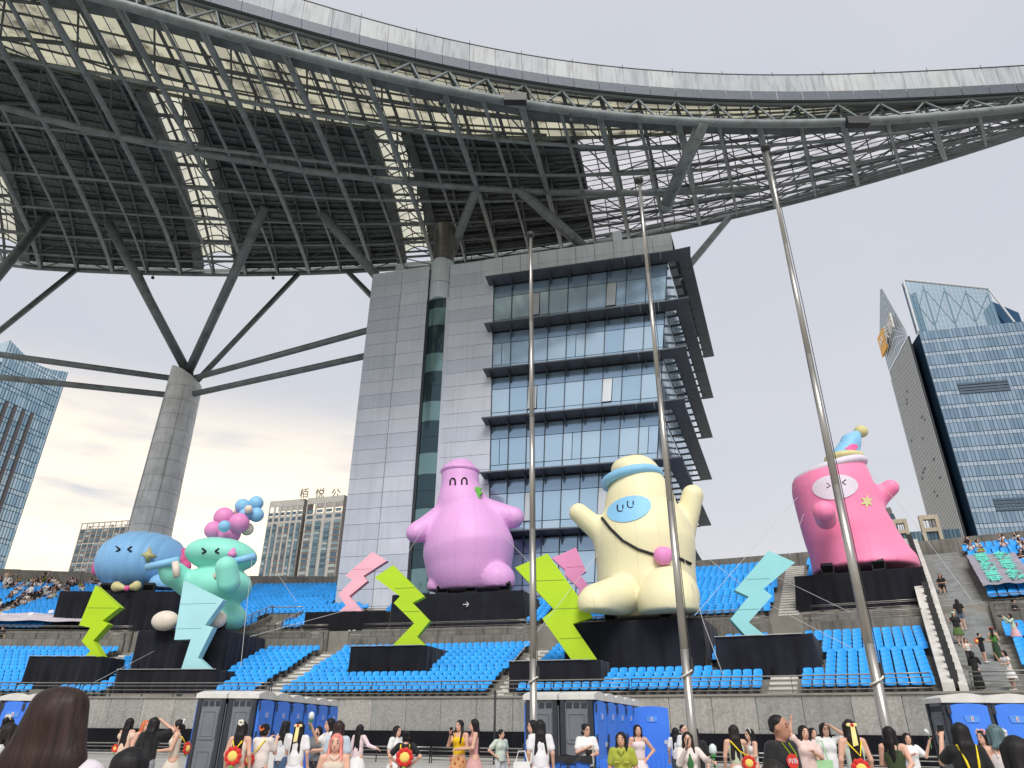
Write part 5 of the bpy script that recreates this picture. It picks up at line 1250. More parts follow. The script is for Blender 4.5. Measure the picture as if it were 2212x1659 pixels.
bag = [('e', q + np.array((-4 * r_, -.35, 0)), (15 * r_, 13 * r_, 17 * r_), .3), ('e', q + np.array((8 * r_, -.35, 3 * r_)), (12 * r_, 12 * r_, 13 * r_), .3), ('e', q + np.array((3 * r_, -.35, -8 * r_)), (9 * r_, 9 * r_, 9 * r_), .3)]
f.mesh('shoulder_bag', bag, .07, I_BALLP)
# --- hot pink
Yk = pw(PL['pink']['rf'] + 3.0, 27.4)[1]
f = Fig('hot pink leaning inflatable with polka dot party hat and waving arms', Yk, 1862, 1236)
pr = [f.c((1788, 985), 66, (1799, 1062), 76, .6), f.c((1799, 1062), 76, (1815, 1116), 78, .8), f.c((1815, 1116), 77, (1840, 1170), 84, .8), f.c((1840, 1170), 84, (1866, 1230), 108, 1.0), f.c((1784, 1122), 22, (1779, 1105), 23, .5, -3.0, -5.6), f.c((1885, 1085), 22, (1924, 1053), 17, .6, -.5, -1.2), ('cut', f.P(1793, 1017), np.array([-math.sin(.24), 0, math.cos(.24)])), ('above', 0.0)]
f.mesh('body', pr, .15, I_PINK)
ringtube(f, 'white_rim', (1793, 1019), 71, 0, 71, 8.5, I_WHITE, .24)
f.mesh('white_top', [f.e((1793, 1018), 66, 7, .1, 0, 64, .24)], .14, I_WHITE)
ringtube(f, 'hat_ring', (1824, 990), 34, 0, 30, 7.5, I_STAR, .02)
hat = [f.c((1824, 992), 29, (1838, 957), 19, .2), f.c((1838, 955), 19, (1851, 939), 10, .3)]
f.mesh('party_hat', hat, .09, I_SKY); f.mesh('pompom', [f.e((1860, 932), 14.5, 13.5, .1, 0, 14)], .08, I_STAR)
for cx, cy, rx, ry in ((1819, 942, 13, 5.5), (1803, 965, 7, 9), (1842, 966, 12, 7), (1828, 968, 3, 2)): f.patch('hat_dot', hat, ellipse(cx, cy, rx, ry, -.2, 16), I_DKPINK, .05)
f.patch('face_patch', pr, ellipse(1804, 1052, 50, 27, -.08), I_WHITE, .05)
chevron(f, pr, 1790, 1049, 4.5, 5, True, .11, 1); chevron(f, pr, 1823, 1042, 4.5, 5, False, .11, 1)
f.patch('star_patch', pr, [(1873 + r * math.cos(a), 1083 + r * math.sin(a)) for i in range(12) for a, r in [(math.pi * (i / 6) - 1.5, (16 if i % 2 == 0 else 6.5))]], I_STAR, .06)
# --- blue
Yb = pw(PL['blue']['rf'] + 3.2, 2.3)[1]
f = Fig('round ribbed blue inflatable with star, bow tie and raspberry fins', Yb, 300, 1278)
pr = [f.e((292, 1214), 80, 64, .6, 0, 70), f.e((335, 1212), 66, 54, .8, .8, 52), f.e((352, 1262), 30, 24, .3, -1.4, 24), f.e((232, 1275), 18, 10, .3, -1.5, 14), ('above', 0.0)]
def ribpost(P):
    x = P[:, 0] / (92 * f.S(300, 1213)); d = P - np.array([0, 0, 2.4]); s_ = 1 + .05 * (np.abs(np.sin(x * 13 + .4)) ** .6 - .6); P = P.copy(); P[:, 1] = d[:, 1] * s_; P[:, 2] = 2.4 + d[:, 2] * s_; P[:, 2] = np.maximum(P[:, 2], 0); return P
f.mesh('body', pr, .12, I_BLUE, post=ribpost)
f.mesh('side_fin', [f.e((211, 1224), 12, 19, .1, .3, 10)], .08, I_DKPINK)
f.mesh('tail_fin', [f.e((399, 1197), 13, 14, .2, .5, 9, .5), f.e((400, 1222), 14, 12, .2, .5, 9, -.6), f.e((392, 1210), 9, 9, .3, .4)], .08, I_DKPINK)
chevron(f, pr, 255, 1186, 4.5, 5, True, .12, 1); chevron(f, pr, 280, 1186, 4.5, 5, False, .12, 1)
q = f.front(pr, 321, 1200); Yq = q[1] + f.Y
st = [(321 + r * math.cos(a), 1200 + r * math.sin(a) * 1.02) for i in range(8) for a, r in [(math.pi * i / 4 - 1.42, 21 if i % 2 == 0 else 9.5)]]
b = MB(); n = len(st); fp = [at(x, y, Yq - .1) - f.base for x, y in st]; cc = np.mean(fp, 0); b.add([cc + (0, -.55, 0)] + fp + [cc + (0, .4, 0)], [(0, 1 + (i + 1) % n, 1 + i) for i in range(n)] + [(n + 1, 1 + i, 1 + (i + 1) % n) for i in range(n)]); b.build('star', I_STAR, f.t, True)
f.mesh('bow_tie', [f.c((274, 1271), 2.5, (252, 1267), 11, .05, -3.4, -3.2), f.c((274, 1271), 2.5, (294, 1266), 11, .05, -3.4, -3.2)], .07, I_STAR); f.mesh('bow_knot', [f.e((274, 1271), 6, 6, .05, -3.8, 6)], .05, I_DKPINK)
# --- teal
Yt = pw(PL['teal']['rf'] + 2.6, 8.6)[1]
f = Fig('teal stacked inflatable playing a blue flute with balloon flowers on its head', Yt, 470, 1363)
pr = [f.e((478, 1199), 77, 36, .25, 0, 58, -.09), f.e((468, 1268), 74, 46, .25, 0, 56), f.e((470, 1334), 60, 38, .3, 0, 52), f.c((402, 1258), 26, (372, 1238), 24, .4, -.6, -1.4), f.c((372, 1238), 24, (360, 1228), 17, .3, -1.4, -1.8), f.c((489, 1225), 23, (494, 1258), 24, .25, -3.0, -2.6), ('above', 0.0)]
f.mesh('body', pr, .13, I_TEAL)
f.mesh('foot', [f.e((357, 1341), 29, 21, .1, -2.6, 18)], .09, I_CREAM); f.mesh('foot', [f.e((468, 1338), 21, 19, .1, -2.6, 17)], .09, I_CREAM)
def tubep(nm, a, b, r, m, dy): MB().tube([f.P(*a, dy), f.P(*b, dy)], r * f.S(*a), 12).build(nm, m, f.t, True)
tubep('flute', (316, 1226), (386, 1210), 8, I_SKY, -2.4); tubep('flute', (494, 1216), (551, 1201), 7.5, I_SKY, -2.6); tubep('finger', (379, 1214), (382, 1246), 7, I_CREAM, -2.9); tubep('finger', (463, 1246), (478, 1240), 7, I_CREAM, -2.9)
chevron(f, pr, 441, 1190, 5.5, 6.5, True, .13, 1); chevron(f, pr, 469, 1190, 5.5, 6.5, False, .13, 1)
q = f.front(pr, 503, 1195); r_ = f.S(503, 1195); f.mesh('drop', [('c', q + np.array((0, -.1, -2 * r_)), q + np.array((1.5 * r_, -.1, 12 * r_)), 9.5 * r_, 1.2 * r_, .1)], .07, I_BALLP)
for (x, y, r, m, dy) in ((484, 1118, 22, I_BALLP, .6), (516, 1130, 22, I_BALLP, 0), (461, 1145, 19, I_BALLP, .2), (495, 1152, 25, I_BALLP, .5), (484.6, 1137, 12.5, I_SKY, -1.2), (524, 1093, 16, I_SKY, .6), (553, 1087, 16, I_SKY, .8), (554, 1112, 16, I_SKY, .6), (530, 1113, 15, I_SKY, .4), (537, 1100, 9, I_CREAM, -.3), (534, 1143, 14, I_CREAM, .9), (513, 1106, 8, I_CREAM, .9)):
    o = MB().ball(f.P(x, y, dy), r * f.S(x, y), 18, 12).build('balloon', m, f.t, True)
# ================================================================== floodlights on the platforms
M_LAMPB = mat('lamp_black', s2l(24, 24, 26), .5); M_LENS = mat('lamp_lens', s2l(120, 118, 116), .2, .3)
LAMPS = [('blue', 228, 1277, 'left end of the blue figure platform'), ('blue', 319, 1277, 'right of the bow tie on the blue platform'), ('teal', 348, 1361, 'left foot of the teal figure'), ('teal', 469, 1361, 'right foot of the teal figure'), ('pur', 955, 1281, 'left foot of the purple figure'), ('pur', 1017, 1279, 'middle of the purple figure platform'), ('pur', 1090, 1277, 'right foot of the purple figure'), ('yel', 1319, 1341, 'left foot of the yellow figure'), ('yel', 1438, 1337, 'right foot of the yellow figure'), ('pink', 1789, 1239, 'left side of the pink figure'), ('pink', 1900, 1231, 'right side of the pink figure')]
for key, x, y, lb in LAMPS:
    p = PL[key]; q = atr(x, y, p['rf'] + .25); t = thing('floodlight', 'small black floodlight at the ' + lb, 'floodlight', (q[0], q[1], p['z']), 'platform floodlights', -math.radians(pol(q)[1]))
    w = 12 * mpp(x, y, q[1]); MB().box((-w, -.12, .05), (w, .3, .1)).build('base_plate', M_LAMPB, t)
    b = MB(); b.prism([(-w, -.1, .55), (-w, .32, .1), (-w, .4, .5), (-w, .05, .75)], (2 * w, 0, 0)); b.build('housing', M_LAMPB, t)
    MB().quad((-w * .82, .26, .17), (w * .82, .26, .17), (w * .82, -.08, .53), (-w * .82, -.08, .53)).build('lens', M_LENS, t)
    for s_ in (-1, 1): MB().box((s_ * w - .03, -.02, .08), (s_ * w + .03, .12, .6)).build('yoke', M_LAMPB, t)
# guy ropes
M_ROPE = mat('white_rope', s2l(190, 190, 188), .8)
ROPES = [((915, 1140, 52), (815, 1300, 46), (540, 1375, 40), 'thin guy rope from the purple figure down to the left'), ((1060, 1128, 52), (1150, 1222, 46), None, 'thin guy rope from the right arm of the purple figure'), ((1290, 1198, 43), (1200, 1315, 40), (1108, 1430, 38), 'thin guy rope from the yellow figure down past the large bolt'),
         ((1470, 1180, 42), (1520, 1345, 38), (1562, 1458, 34), 'thin guy rope from the yellow figure down to the front seats'), ((1495, 1180, 43), (1650, 1300, 40), (1840, 1400, 36), 'thin guy rope crossing the seats right of the yellow figure'), ((1722, 1075, 46), (1600, 1215, 42), (1500, 1330, 38), 'thin guy rope from the left of the pink figure'), ((1736, 1110, 46), (1705, 1200, 44), None, 'short guy rope beside the left flank of the pink figure'),
         ((1880, 1020, 46), (1960, 1110, 42), (2098, 1295, 36), 'thin guy rope from the pink figure over the stair'), ((1675, 1245, 42), (1835, 1322, 40), None, 'thin guy rope before the pink platform'), ((355, 1395, 50), (205, 1473, 42), None, 'thin guy rope across the left platforms'), ((545, 1200, 48), (530, 1340, 46), (520, 1440, 44), 'thin guy rope hanging from the flute of the teal figure'), ((640, 1300, 52), (600, 1240, 55), (552, 1190, 49), 'thin guy rope right of the teal figure')]
for a, b, c, lb in ROPES:
    pts = [at(*q) for q in (a, b, c) if q]; o = pts[0]; t = link('guy_rope', MB().tube([p - o for p in pts], .014, 4).mesh('guy_rope', M_ROPE), None, o); tag(t, lb, 'rope', 'guy ropes')
# ================================================================== flagpoles
M_POLE = mat('brushed_stainless_pole', s2l(186, 181, 172), .34, .9, var=.12, scale=.8, streak=.2)
for i, (x, y, lb, r0) in enumerate(((.465, 14.95, 'slimmest steel flagpole in front of the largest green bolt', .079), (3.03, 12.86, 'steel flagpole crossing the yellow inflatable', .080), (5.74, 11.78, 'nearest steel flagpole crossing the pink inflatable', .088))):
    t = thing('flagpole', lb, 'flagpole', (x, y, GZ)); H = 13.4 - GZ
    for k in range(5):
        a, b = k / 5, (k + 1) / 5; MB().tube([(0, 0, H * a + (.004 if k else 0)), (0, 0, H * b)], [r0 * (1 - .62 * a), r0 * (1 - .62 * b)], 16).build('pole_section', M_POLE, t, True)
    MB().tube([(0, 0, H), (0, 0, H + .05), (0, 0, H + .12), (0, 0, H + .16)], [.05, .11, .11, .04], 12).build('finial', M_DARKSTEEL, t, True)
    MB().tube([(0, 0, 0), (0, 0, .25)], [.3, .16], 16).build('base', M_POLE, t, True)
    zc = 2.25 if i < 2 else 2.1; cl = MB().box((r0 * .9, -.03, zc), (r0 * .9 + .05, .03, zc + .25)).build('cleat', M_DARKSTEEL, t)
    MB().tube([(r0 * .95 + .01, -.03, zc + .15), (r0 * .9 - .01, -.05, 5), (r0 * .8, -.05, 9), (r0 * .5, -.02, H)], .008, 5).build('halyard', M_DARKSTEEL, t)
    pts = [(math.cos(a) * (r0 + .015), math.sin(a) * (r0 + .015), zc + .05 - .12 * abs(math.sin(a / 2 + .3))) for a in np.linspace(-.3, 6.0, 20)]
    MB().tube(pts, .014, 6).build('rope_coil', mat('cotton_rope', s2l(222, 218, 205), .9), t, True)
# thin grey pole by the wall and lower crowd barrier
t = thing('thin_post', 'thin grey steel post standing before the granite wall', 'post', at(1068, 1600, 33)); MB().tube([(0, 0, -1.2), (0, 0, 1.95)], .05, 8).build('tube', M_DARKSTEEL, t, True); MB().box((-.12, -.12, -1.1), (.12, .12, -1.05)).build('foot_plate', M_DARKSTEEL, t)
for (a, b), w in zip([(-6, 6.5), (6.55, 17.8), (17.85, 25.8), (25.85, 37)], ['left end', 'between the two rows of toilets', 'middle right', 'right end']):
    railing('crowd_barrier', 'low steel crowd barrier before the black wall base, ' + w, 103.0, GZ, a, b, .60, 3, 2.6, .032)
# ================================================================== portable toilets
M_TB = mat('blue_toilet_plastic', s2l(66, 128, 232), .45, var=.08, scale=1.5); M_TG = mat('grey_toilet_plastic', s2l(112, 116, 122), .5, var=.12, scale=1.5, bump=.1); M_TW = mat('white_toilet_roof', s2l(212, 210, 204), .55, var=.1, dirt=.2); M_TD = mat('toilet_trim', s2l(46, 50, 58), .6); M_TL = mat('blue_toilet_light', s2l(92, 150, 232), .45)
M_RED = mat('red_print', s2l(214, 48, 52), .6)
def toilet(label, loc, rz, W, D, H=2.32, open_door=False, group='portable toilets', sign=True, doorside=True):
    """door in the local -y face, width W along x, depth D along +y from the door"""
    t = thing('portable_toilet', label, 'toilet', (loc[0], loc[1], GZ), group, rz); w = W / 2; H = H - GZ; t.scale = (1, 1, H / (H + GZ)); H = H + GZ
    b = MB(); b.box((-w + .03, .04, .08), (w - .03, D - .02, H - .16)); b.build('cabin', M_TG, t)
    for x in (-w + .04, w - .04):
        for y in (.06, D - .06): MB().box((x - .05, y - .05, 0), (x + .05, y + .05, H - .14)).build('corner_post', M_TD, t)
    # ribbed grey side panels
    for s_ in (-1, 1):
        x = s_ * (w - .03)
        for z0, z1 in ((.25, 1.0), (1.2, H - .42)):
            o = []
            y0, y1 = .14, D - .14; e = .05
            b = MB(); pts = [(x, y0 + e, z0), (x, y1 - e, z0), (x, y1, z0 + e), (x, y1, z1 - e), (x, y1 - e, z1), (x, y0 + e, z1), (x, y0, z1 - e), (x, y0, z0 + e)]
            if s_ < 0: pts = pts[::-1]
            b.prism(pts, (s_ * .022, 0, 0)); b.build('side_panel', M_TG, t)
            ins = [(x + s_ * .022, y0 + .07 + (y1 - y0 - .14) * u, z0 + .08 + (z1 - z0 - .16) * v) for u, v in ((0, 0), (1, 0), (1, 1), (0, 1))]
            b = MB(); b.tube(ins + ins[:1], .014, 4); b.build('moulded_rib', M_TG, t)
        for k in range(3): yk = .12 + (D - .24) * k / 3; MB().box((min(x, x + s_ * .012), yk + .02, H - .36), (max(x, x + s_ * .012), yk + (D - .24) / 3 - .02, H - .24)).build('vent', M_TD, t)
    MB().box((-w + .06, D - .02, .2), (w - .06, D + .012, H - .3)).build('back_panel', M_TG, t)
    # crowned white roof
    b = MB(); n = 6; V = []
    for j in range(2):
        for i in range(n + 1):
            u = i / n; V.append((-w - .03 + (W + .06) * u, (-.05, D + .05)[j], H - .06 + .10 * math.sin(math.pi * u)))
    for j in range(2):
        for i in range(n + 1): u = i / n; V.append((-w - .03 + (W + .06) * u, (-.05, D + .05)[j], H - .17))
    k = n + 1; F = [(i, i + 1, k + i + 1, k + i) for i in range(n)] + [(2 * k + i + 1, 2 * k + i, 3 * k + i, 3 * k + i + 1) for i in range(n)] + [(2 * k + i, 2 * k + i + 1, i + 1, i) for i in range(n)] + [(k + i, k + i + 1, 3 * k + i + 1, 3 * k + i) for i in range(n)] + [(2 * k, 0, k, 3 * k), (n, 2 * k + n, 3 * k + n, k + n)]
    b.add(V, F); b.build('roof', M_TW, t)
    # door
    hinge = (-w + .1, 0); dw = W - .2
    dp = link('door', None, t)
    b = MB(); b.box((0, -.035, .14), (dw, .02, H - .24)); b.prism([(0, -.035, H - .24), (dw, -.035, H - .24), (dw * .8, -.035, H - .2), (dw * .5, -.035, H - .185), (dw * .2, -.035, H - .2)], (0, .05, 0)); me = b.mesh('door', M_TB)
    bpy.data.objects.remove(dp); dp = link('door', me, t); dp.location = (hinge[0], hinge[1] - .02, 0); dp.rotation_euler = (0, 0, -1.5 if open_door else 0)
    b = MB(); cx = dw * .52; b.prism([(cx - .16, -.035, 1.86), (cx - .13, -.035, 1.72), (cx + .13, -.035, 1.72), (cx + .16, -.035, 1.86), (cx, -.035, 1.89)], (0, -.02, 0)); b.build('sign_recess', M_TL, dp)
    MB().box((cx - .022, -.062, 1.745), (cx + .022, -.055, 1.85)).build('sign_card', M_WHITEP, dp)
    b = MB(); b.ball((cx, -.066, 1.832), .009, 6, 4); b.prism([(cx - .012, -.064, 1.78), (cx + .012, -.064, 1.78), (cx, -.064, 1.822)], (0, -.004, 0)); b.box((cx - .007, -.068, 1.76), (cx + .007, -.064, 1.78)); b.build('figure_symbol', M_RED, dp)
    for zz in (.5, 1.2, 1.9): MB().box((-.05, -.05, zz), (.02, -.03, zz + .2)).build('hinge', M_TD, dp)
    for k in range(6): xx = dw * .18 + k * dw * .128; MB().tube([(xx, -.038, .3), (xx, -.038, .86)], .016, 5).build('moulded_rib', M_TB, dp)
    MB().box((dw - .16, -.05, 1.12), (dw - .06, -.035, 1.22)).build('latch_plate', M_TW, dp); MB().box((dw - .05, -.09, .95), (dw - .02, -.03, 1.18)).build('pull_handle', M_TD, dp)
    return t
def trow(near_px, near_y, near_Y, dirv, n, W, D, H, lab, openlast=False, second=True):
    """row of units whose doors face right (+x-ish), running away from the viewer"""
    p = at(near_px, near_y, near_Y); d = np.array([dirv[0], dirv[1]]); d = d / np.linalg.norm(d); rz = math.atan2(d[1], d[0])   # local x along the row
    for k in range(n):
        q = p[:2] + d * (W * (k + .5) + .02 * k)
        toilet('blue door portable toilet, %s from the near end of the %s' % (ORD(k + 1), lab), (q[0], q[1], 0), rz, W, D, H, openlast and k == n - 1)
    if second:
        nn = np.array([-d[1], d[0]]); q = p[:2] + d * (W * .5) + nn * (D * 2 + .06)
        toilet('grey walled portable toilet at the left corner of the %s' % lab, (q[0], q[1], 0), rz + math.pi, W, D, H)
trow(548, 1560, 18.5, (.05, 1), 6, 1.18, .70, 2.36, 'left row')
trow(1282, 1560, 17.0, (.353, 1), 5, 1.16, .76, 2.34, 'middle row', True)
for k in range(2):
    p = at(2097 + 97 * k, 1560, 16.7); toilet('%s blue portable toilet with a red symbol facing us at the right edge' % ['first', 'last'][k], (p[0], p[1], 0), -.12, .98, .9, 2.32)
for k in range(3):
    p = at(22 + 46 * k, 1560, 21 + .2 * k); toilet('blue portable toilet, %s of the three at the left edge' % ORD(k + 1), (p[0], p[1], 0), .45, .6 + .12, .9, 2.34)
# bin beside the middle row
p = at(1224, 1640, 14.5); t = thing('rubbish_bin', 'open blue rubbish bin with black liner before the grey toilet', 'bin', (p[0], p[1], GZ)); t.scale = (1, 1, .81); M_BIN = mat('bin_blue', s2l(48, 104, 196), .5)
b = MB(); V = []
for z, s_ in ((0, .25), (1.14, .33)): V += [(-s_ * 1.25, -s_, z), (s_ * 1.25, -s_, z), (s_ * 1.25, s_, z), (-s_ * 1.25, s_, z)]
b.add(V, [(3, 2, 1, 0), (0, 1, 5, 4), (1, 2, 6, 5), (2, 3, 7, 6), (3, 0, 4, 7)]); b.build('body', M_BIN, t)
b = MB(); n = 28; r1 = []; r2 = []
for i in range(n):
    a = 2 * math.pi * i / n; c_, s_ = math.cos(a), math.sin(a); k = 1 / max(abs(c_) / 1.25, abs(s_)); x, y = c_ * k * .345, s_ * k * .345
    r1.append((x, y, 1.16 + .02 * math.sin(i * 2.1))); r2.append((x * 1.03, y * 1.03, 1.03 + .03 * math.sin(i * 1.7)))
b.add(r1 + r2, [(i, (i + 1) % n, n + (i + 1) % n, n + i)[::-1] for i in range(n)] + [tuple(range(n))]); b.build('liner', mat('bin_liner', s2l(18, 18, 20), .35), t)
b = MB(); b.tube([(-.14, -.335, .58), (.14, -.335, .58), (.14, -.33, 1.0), (-.14, -.33, 1.0), (-.14, -.335, .58)], .008, 4); b.tube([(0, -.33, .9), (0, -.33, .72)], .03, 5); b.ball((0, -.335, .95), .03, 6, 4); b.build('bin_symbol', M_TD, t)
put_text('bin_brand_mark', 'Cuelin', .09, .006, M_TD, t, (0, -.345, 1.04 - .0), (1, 0, 0), (0, 0, 1)).location.z = .93 + .11
# ================================================================== banners, vomitory, sign
M_BANL = mat('pale_banner', s2l(206, 198, 204), .6, var=.08, scale=1.2, bump=.2, bscale=2); M_BAND = mat('grey_banner', s2l(150, 146, 156), .55, var=.15, scale=1.2, bump=.3, bscale=2); M_MINT = mat('mint_print', s2l(110, 222, 200), .6, var=.05)
def drape(name, label, th0, th1, r0, r1, m, lift=.95, n=(10, 26), skew=0.):
    t = thing(name, label, 'banner', pw(r0, th0, floor_z(r0))); o = np.array(t.location); V = []
    def Z(r): return up_z((r - UP_R) / UP_D - .3)
    for j in range(n[1] + 1):
        for i in range(n[0] + 1):
            u, v = i / n[0], j / n[1]; r = r0 + (r1 - r0) * v + .1 * math.sin(u * 5); q = th0 + (th1 - th0) * u + skew * v; V.append(pw(r, q, Z(r) + lift + .05 * math.sin(v * 33 + u * 3) + .04 * math.sin(u * 17 + v * 9)) - o)
    k = n[0] + 1; b = MB(); b.add(V, [(j * k + i, j * k + i + 1, (j + 1) * k + i + 1, (j + 1) * k + i) for j in range(n[1]) for i in range(n[0])]); s = b.build('sheet', m, t, True)
    return t, o, (lambda u, v: pw(r0 + (r1 - r0) * v, th0 + (th1 - th0) * u + skew * v, Z(r0 + (r1 - r0) * v) + lift + .09) - o)
t, o, W_ = drape('hanging_banner', 'grey banner with mint green lettering laid over seats right of the stair', 30.55, 31.75, 121.9, 130.5, M_BAND, 1.0)
def strokes(t, W_, S, u0, v0, su, sv, r, m, nm):
    b = MB()
    for (a, b1), (c, d) in S:
        b.tube([W_(u0 + su * (a + (c - a) * k / 3), v0 + sv * (b1 + (d - b1) * k / 3)) for k in range(4)], r, 5)
    return b.build(nm, m, t)
CH = [[((.1, .9), (.9, .9)), ((.5, 1), (.5, .1)), ((.15, .6), (.85, .6)), ((.1, .1), (.9, .15)), ((.2, .35), (.8, .35))], [((.1, .8), (.9, .85)), ((.3, 1), (.3, .0)), ((.7, 1), (.7, .0)), ((.1, .45), (.95, .45)), ((.3, .1), (.7, .1))], [((.5, 1), (.1, .3)), ((.5, .9), (.95, .2)), ((.2, .55), (.8, .55)), ((.5, .55), (.5, 0)), ((.25, .2), (.75, .2))], [((.1, .95), (.6, .9)), ((.35, 1), (.3, .1)), ((.6, .7), (.95, .1)), ((.95, .75), (.55, .05)), ((.1, .5), (.5, .45))]]
for col_, u0 in enumerate((.12, .53)):
    for k in range(6): strokes(t, W_, CH[(k + col_ * 2) % 4], u0, .86 - .155 * k, .33, .13, .05, M_MINT, 'banner_character')
t, o, W_ = drape('hanging_banner', 'pale banner sheet sagging over the lowest upper seats at far left', -3.2, 1.2, 121.2, 123.4, M_BANL, 1.0, (24, 8))
# concrete stair mouth with sloping steel rails
t = thing('stair_entrance', 'concrete stair mouth with sloping handrails between the upper seats', 'entrance', pw(121.4, 7.4, 8)); o = np.array(t.location)
for a, za, zb_ in ((6.78, 8.6, 10.0), (8.0, 8.0, 9.6)):
    b = MB(); b.hexa([pw(121.2, a, 6.4) - o, pw(121.2, a + .12, 6.4) - o, pw(125.4, a + .2, 6.4) - o, pw(125.4, a + .08, 6.4) - o, pw(121.2, a, za - .3) - o, pw(121.2, a + .12, za - .3) - o, pw(125.4, a + .2, zb_ - .2) - o, pw(125.4, a + .08, zb_ - .2) - o]); b.build('sloping_wall', M_CONC_D, t)
    b = MB(); b.tube([pw(121.2, a + .06, za + .5) - o, pw(125.4, a + .14, zb_ + .6) - o], .045, 8); b.build('handrail', M_ALU, t, True)
    for h in (.12, .3): MB().tube([pw(121.2, a + .06, za + h) - o, pw(125.4, a + .14, zb_ + h + .05) - o], .022, 6).build('rail', M_ALU, t, True)
    for k in range(5): f_ = k / 4; p = pw(121.2 + 4.2 * f_, a + .06 + .08 * f_, za + (zb_ - za) * f_); MB().tube([p - o - (0, 0, .35), p - o + (0, 0, .55)], .04, 6).build('post', M_DARKSTEEL, t)
b = MB(); ring(b, 125.2, 125.5, 6.4, 9.9, 6.85, 8.15); b.v = [tuple(np.array(q) - o) for q in b.v]; b.build('end_wall', M_CONC_D, t)
b = MB(); b.tube([pw(125.3, q, 10.45) - o for q in arcs(6.85, 8.15, .3)], .045, 8); b.build('handrail', M_ALU, t, True)
p = pw(125.15, 7.75, 8.6); sg = thing('entrance_sign', 'small blue square sign with white symbol inside the stair mouth', 'sign', p)
b = MB(); n_ = out_n(p); u_ = np.cross((0, 0, 1.), n_); u_ /= np.linalg.norm(u_); b.obox(-u_ * .5, u_ * 1.0, -n_ * .05, (0, 0, .95)); b.build('panel', mat('sign_blue', s2l(40, 70, 140), .5), sg)
b = MB(); b.tube([u_ * .25 * math.cos(a) + n_ * .02 + np.array((0, 0, .5 + .25 * math.sin(a))) for a in np.linspace(-.5, 3.6, 12)], .05, 6); b.build('symbol', M_WHITEP, sg)
# ================================================================== people
def skinm(i): return mat('skin_%d' % i, s2l(*[(214, 168, 144), (202, 154, 128), (176, 126, 102), (222, 180, 158)][i]), .55, var=.05, scale=8)
def hairm(n):
    if 'hair_' + n in MATS: return MATS['hair_' + n]
    m = _hairm(n); t = m.node_tree; b = t.nodes['Principled BSDF']; tc_ = t.nodes.new('ShaderNodeTexCoord'); mp_ = t.nodes.new('ShaderNodeMapping'); mp_.inputs['Scale'].default_value = (95, 95, 3.5); t.links.new(tc_.outputs['Object'], mp_.inputs['Vector'])
    no = t.nodes.new('ShaderNodeTexNoise'); no.inputs['Scale'].default_value = 1.; no.inputs['Detail'].default_value = 3; t.links.new(mp_.outputs[0], no.inputs['Vector'])
    bu = t.nodes.new('ShaderNodeBump'); bu.inputs['Strength'].default_value = .55; bu.inputs['Distance'].default_value = .01; t.links.new(no.outputs['Fac'], bu.inputs['Height']); t.links.new(bu.outputs[0], b.inputs['Normal'])
    for nd in t.nodes:
        if nd.type == 'TEX_NOISE' and nd is not no: t.links.new(mp_.outputs[0], nd.inputs['Vector']); nd.inputs['Scale'].default_value = .5
    return m
def _hairm(n): return mat('hair_' + n, s2l(*dict(black=(24, 21, 22), brown=(48, 33, 28), dark=(34, 26, 24), orange=(196, 106, 66), pink=(214, 128, 118), teal=(84, 106, 108))[n]), .55, var=.5, scale=30, spec=.3)
def clothm(rgb, k=0): return mat('cloth_%d_%d_%d' % rgb, s2l(*[c * .93 for c in rgb]), .85, var=.08, scale=6, bump=.15, bscale=30, sheen=.1)
M_LIP = mat('lips', s2l(172, 74, 76), .5); M_PUP = mat('eye_dark', s2l(26, 20, 20), .3)
ARM = dict(down=((.225, .02, 1.10), (.235, -.07, .86)), phone=((.21, -.14, 1.14), (.09, -.34, 1.38)), phonehi=((.23, -.16, 1.22), (.10, -.36, 1.50)), hip=((.36, .05, 1.13), (.19, -.05, .99)), up=((.29, -.04, 1.50), (.25, -.06, 1.74)), brow=((.34, -.14, 1.44), (.07, -.17, 1.60)),
           front=((.21, -.06, 1.10), (.05, -.27, 1.08)), out=((.33, -.02, 1.16), (.52, -.10, 1.10)), wave=((.30, -.08, 1.18), (.40, -.16, 1.46)), reach=((.27, -.14, 1.22), (.34, -.40, 1.20)), chest=((.24, -.08, 1.12), (.02, -.22, 1.22)), back=((.24, .08, 1.12), (.14, .18, 1.0)))
def arm_prims(s, pose, k=.035):
    e, h = ARM[pose] if isinstance(pose, str) else pose
    sh = np.array([s * .165, 0, 1.355]); e = np.array([s * e[0], e[1], e[2]]); h = np.array([s * h[0], h[1], h[2]]); d = (h - e) / np.linalg.norm(h - e)
    pr = [('c', sh, e, .050, .040, k), ('c', e, h, .039, .026, .02)]
    a = np.cross(d, (0, 0, 1.)); a = a / (np.linalg.norm(a) + 1e-6) if np.linalg.norm(a) > .1 else np.array([1., 0, 0]); b = np.cross(a, d)
    palm = h + d * .05; pr.append(('c', h, palm, .024, .03, .015)); pr.append(('c', palm - a * .014, palm + a * .014, .022, .022, .01))
    curl = b * -.018
    for i, o in enumerate((-.028, -.010, .009, .027)):
        ln = (.062, .074, .07, .052)[i]; p0 = palm + a * o + d * .02; p1 = p0 + d * ln * .55 + curl * .6; p2 = p1 + d * ln * .35 + curl * 1.4; pr += [('c', p0, p1, .0105, .0095, .006), ('c', p1, p2, .0095, .008, .004)]
    t0 = h + d * .02 + a * -s * .022; t1 = t0 - a * s * .028 + d * .034; pr += [('c', t0, t1, .012, .010, .008), ('c', t1, t1 + d * .028, .010, .009, .004)]
    return pr, sh, e, h, d
def Rz(v, a): c, s = math.cos(a), math.sin(a); return np.array([v[0] * c - v[1] * s, v[0] * s + v[1] * c, v[2]])
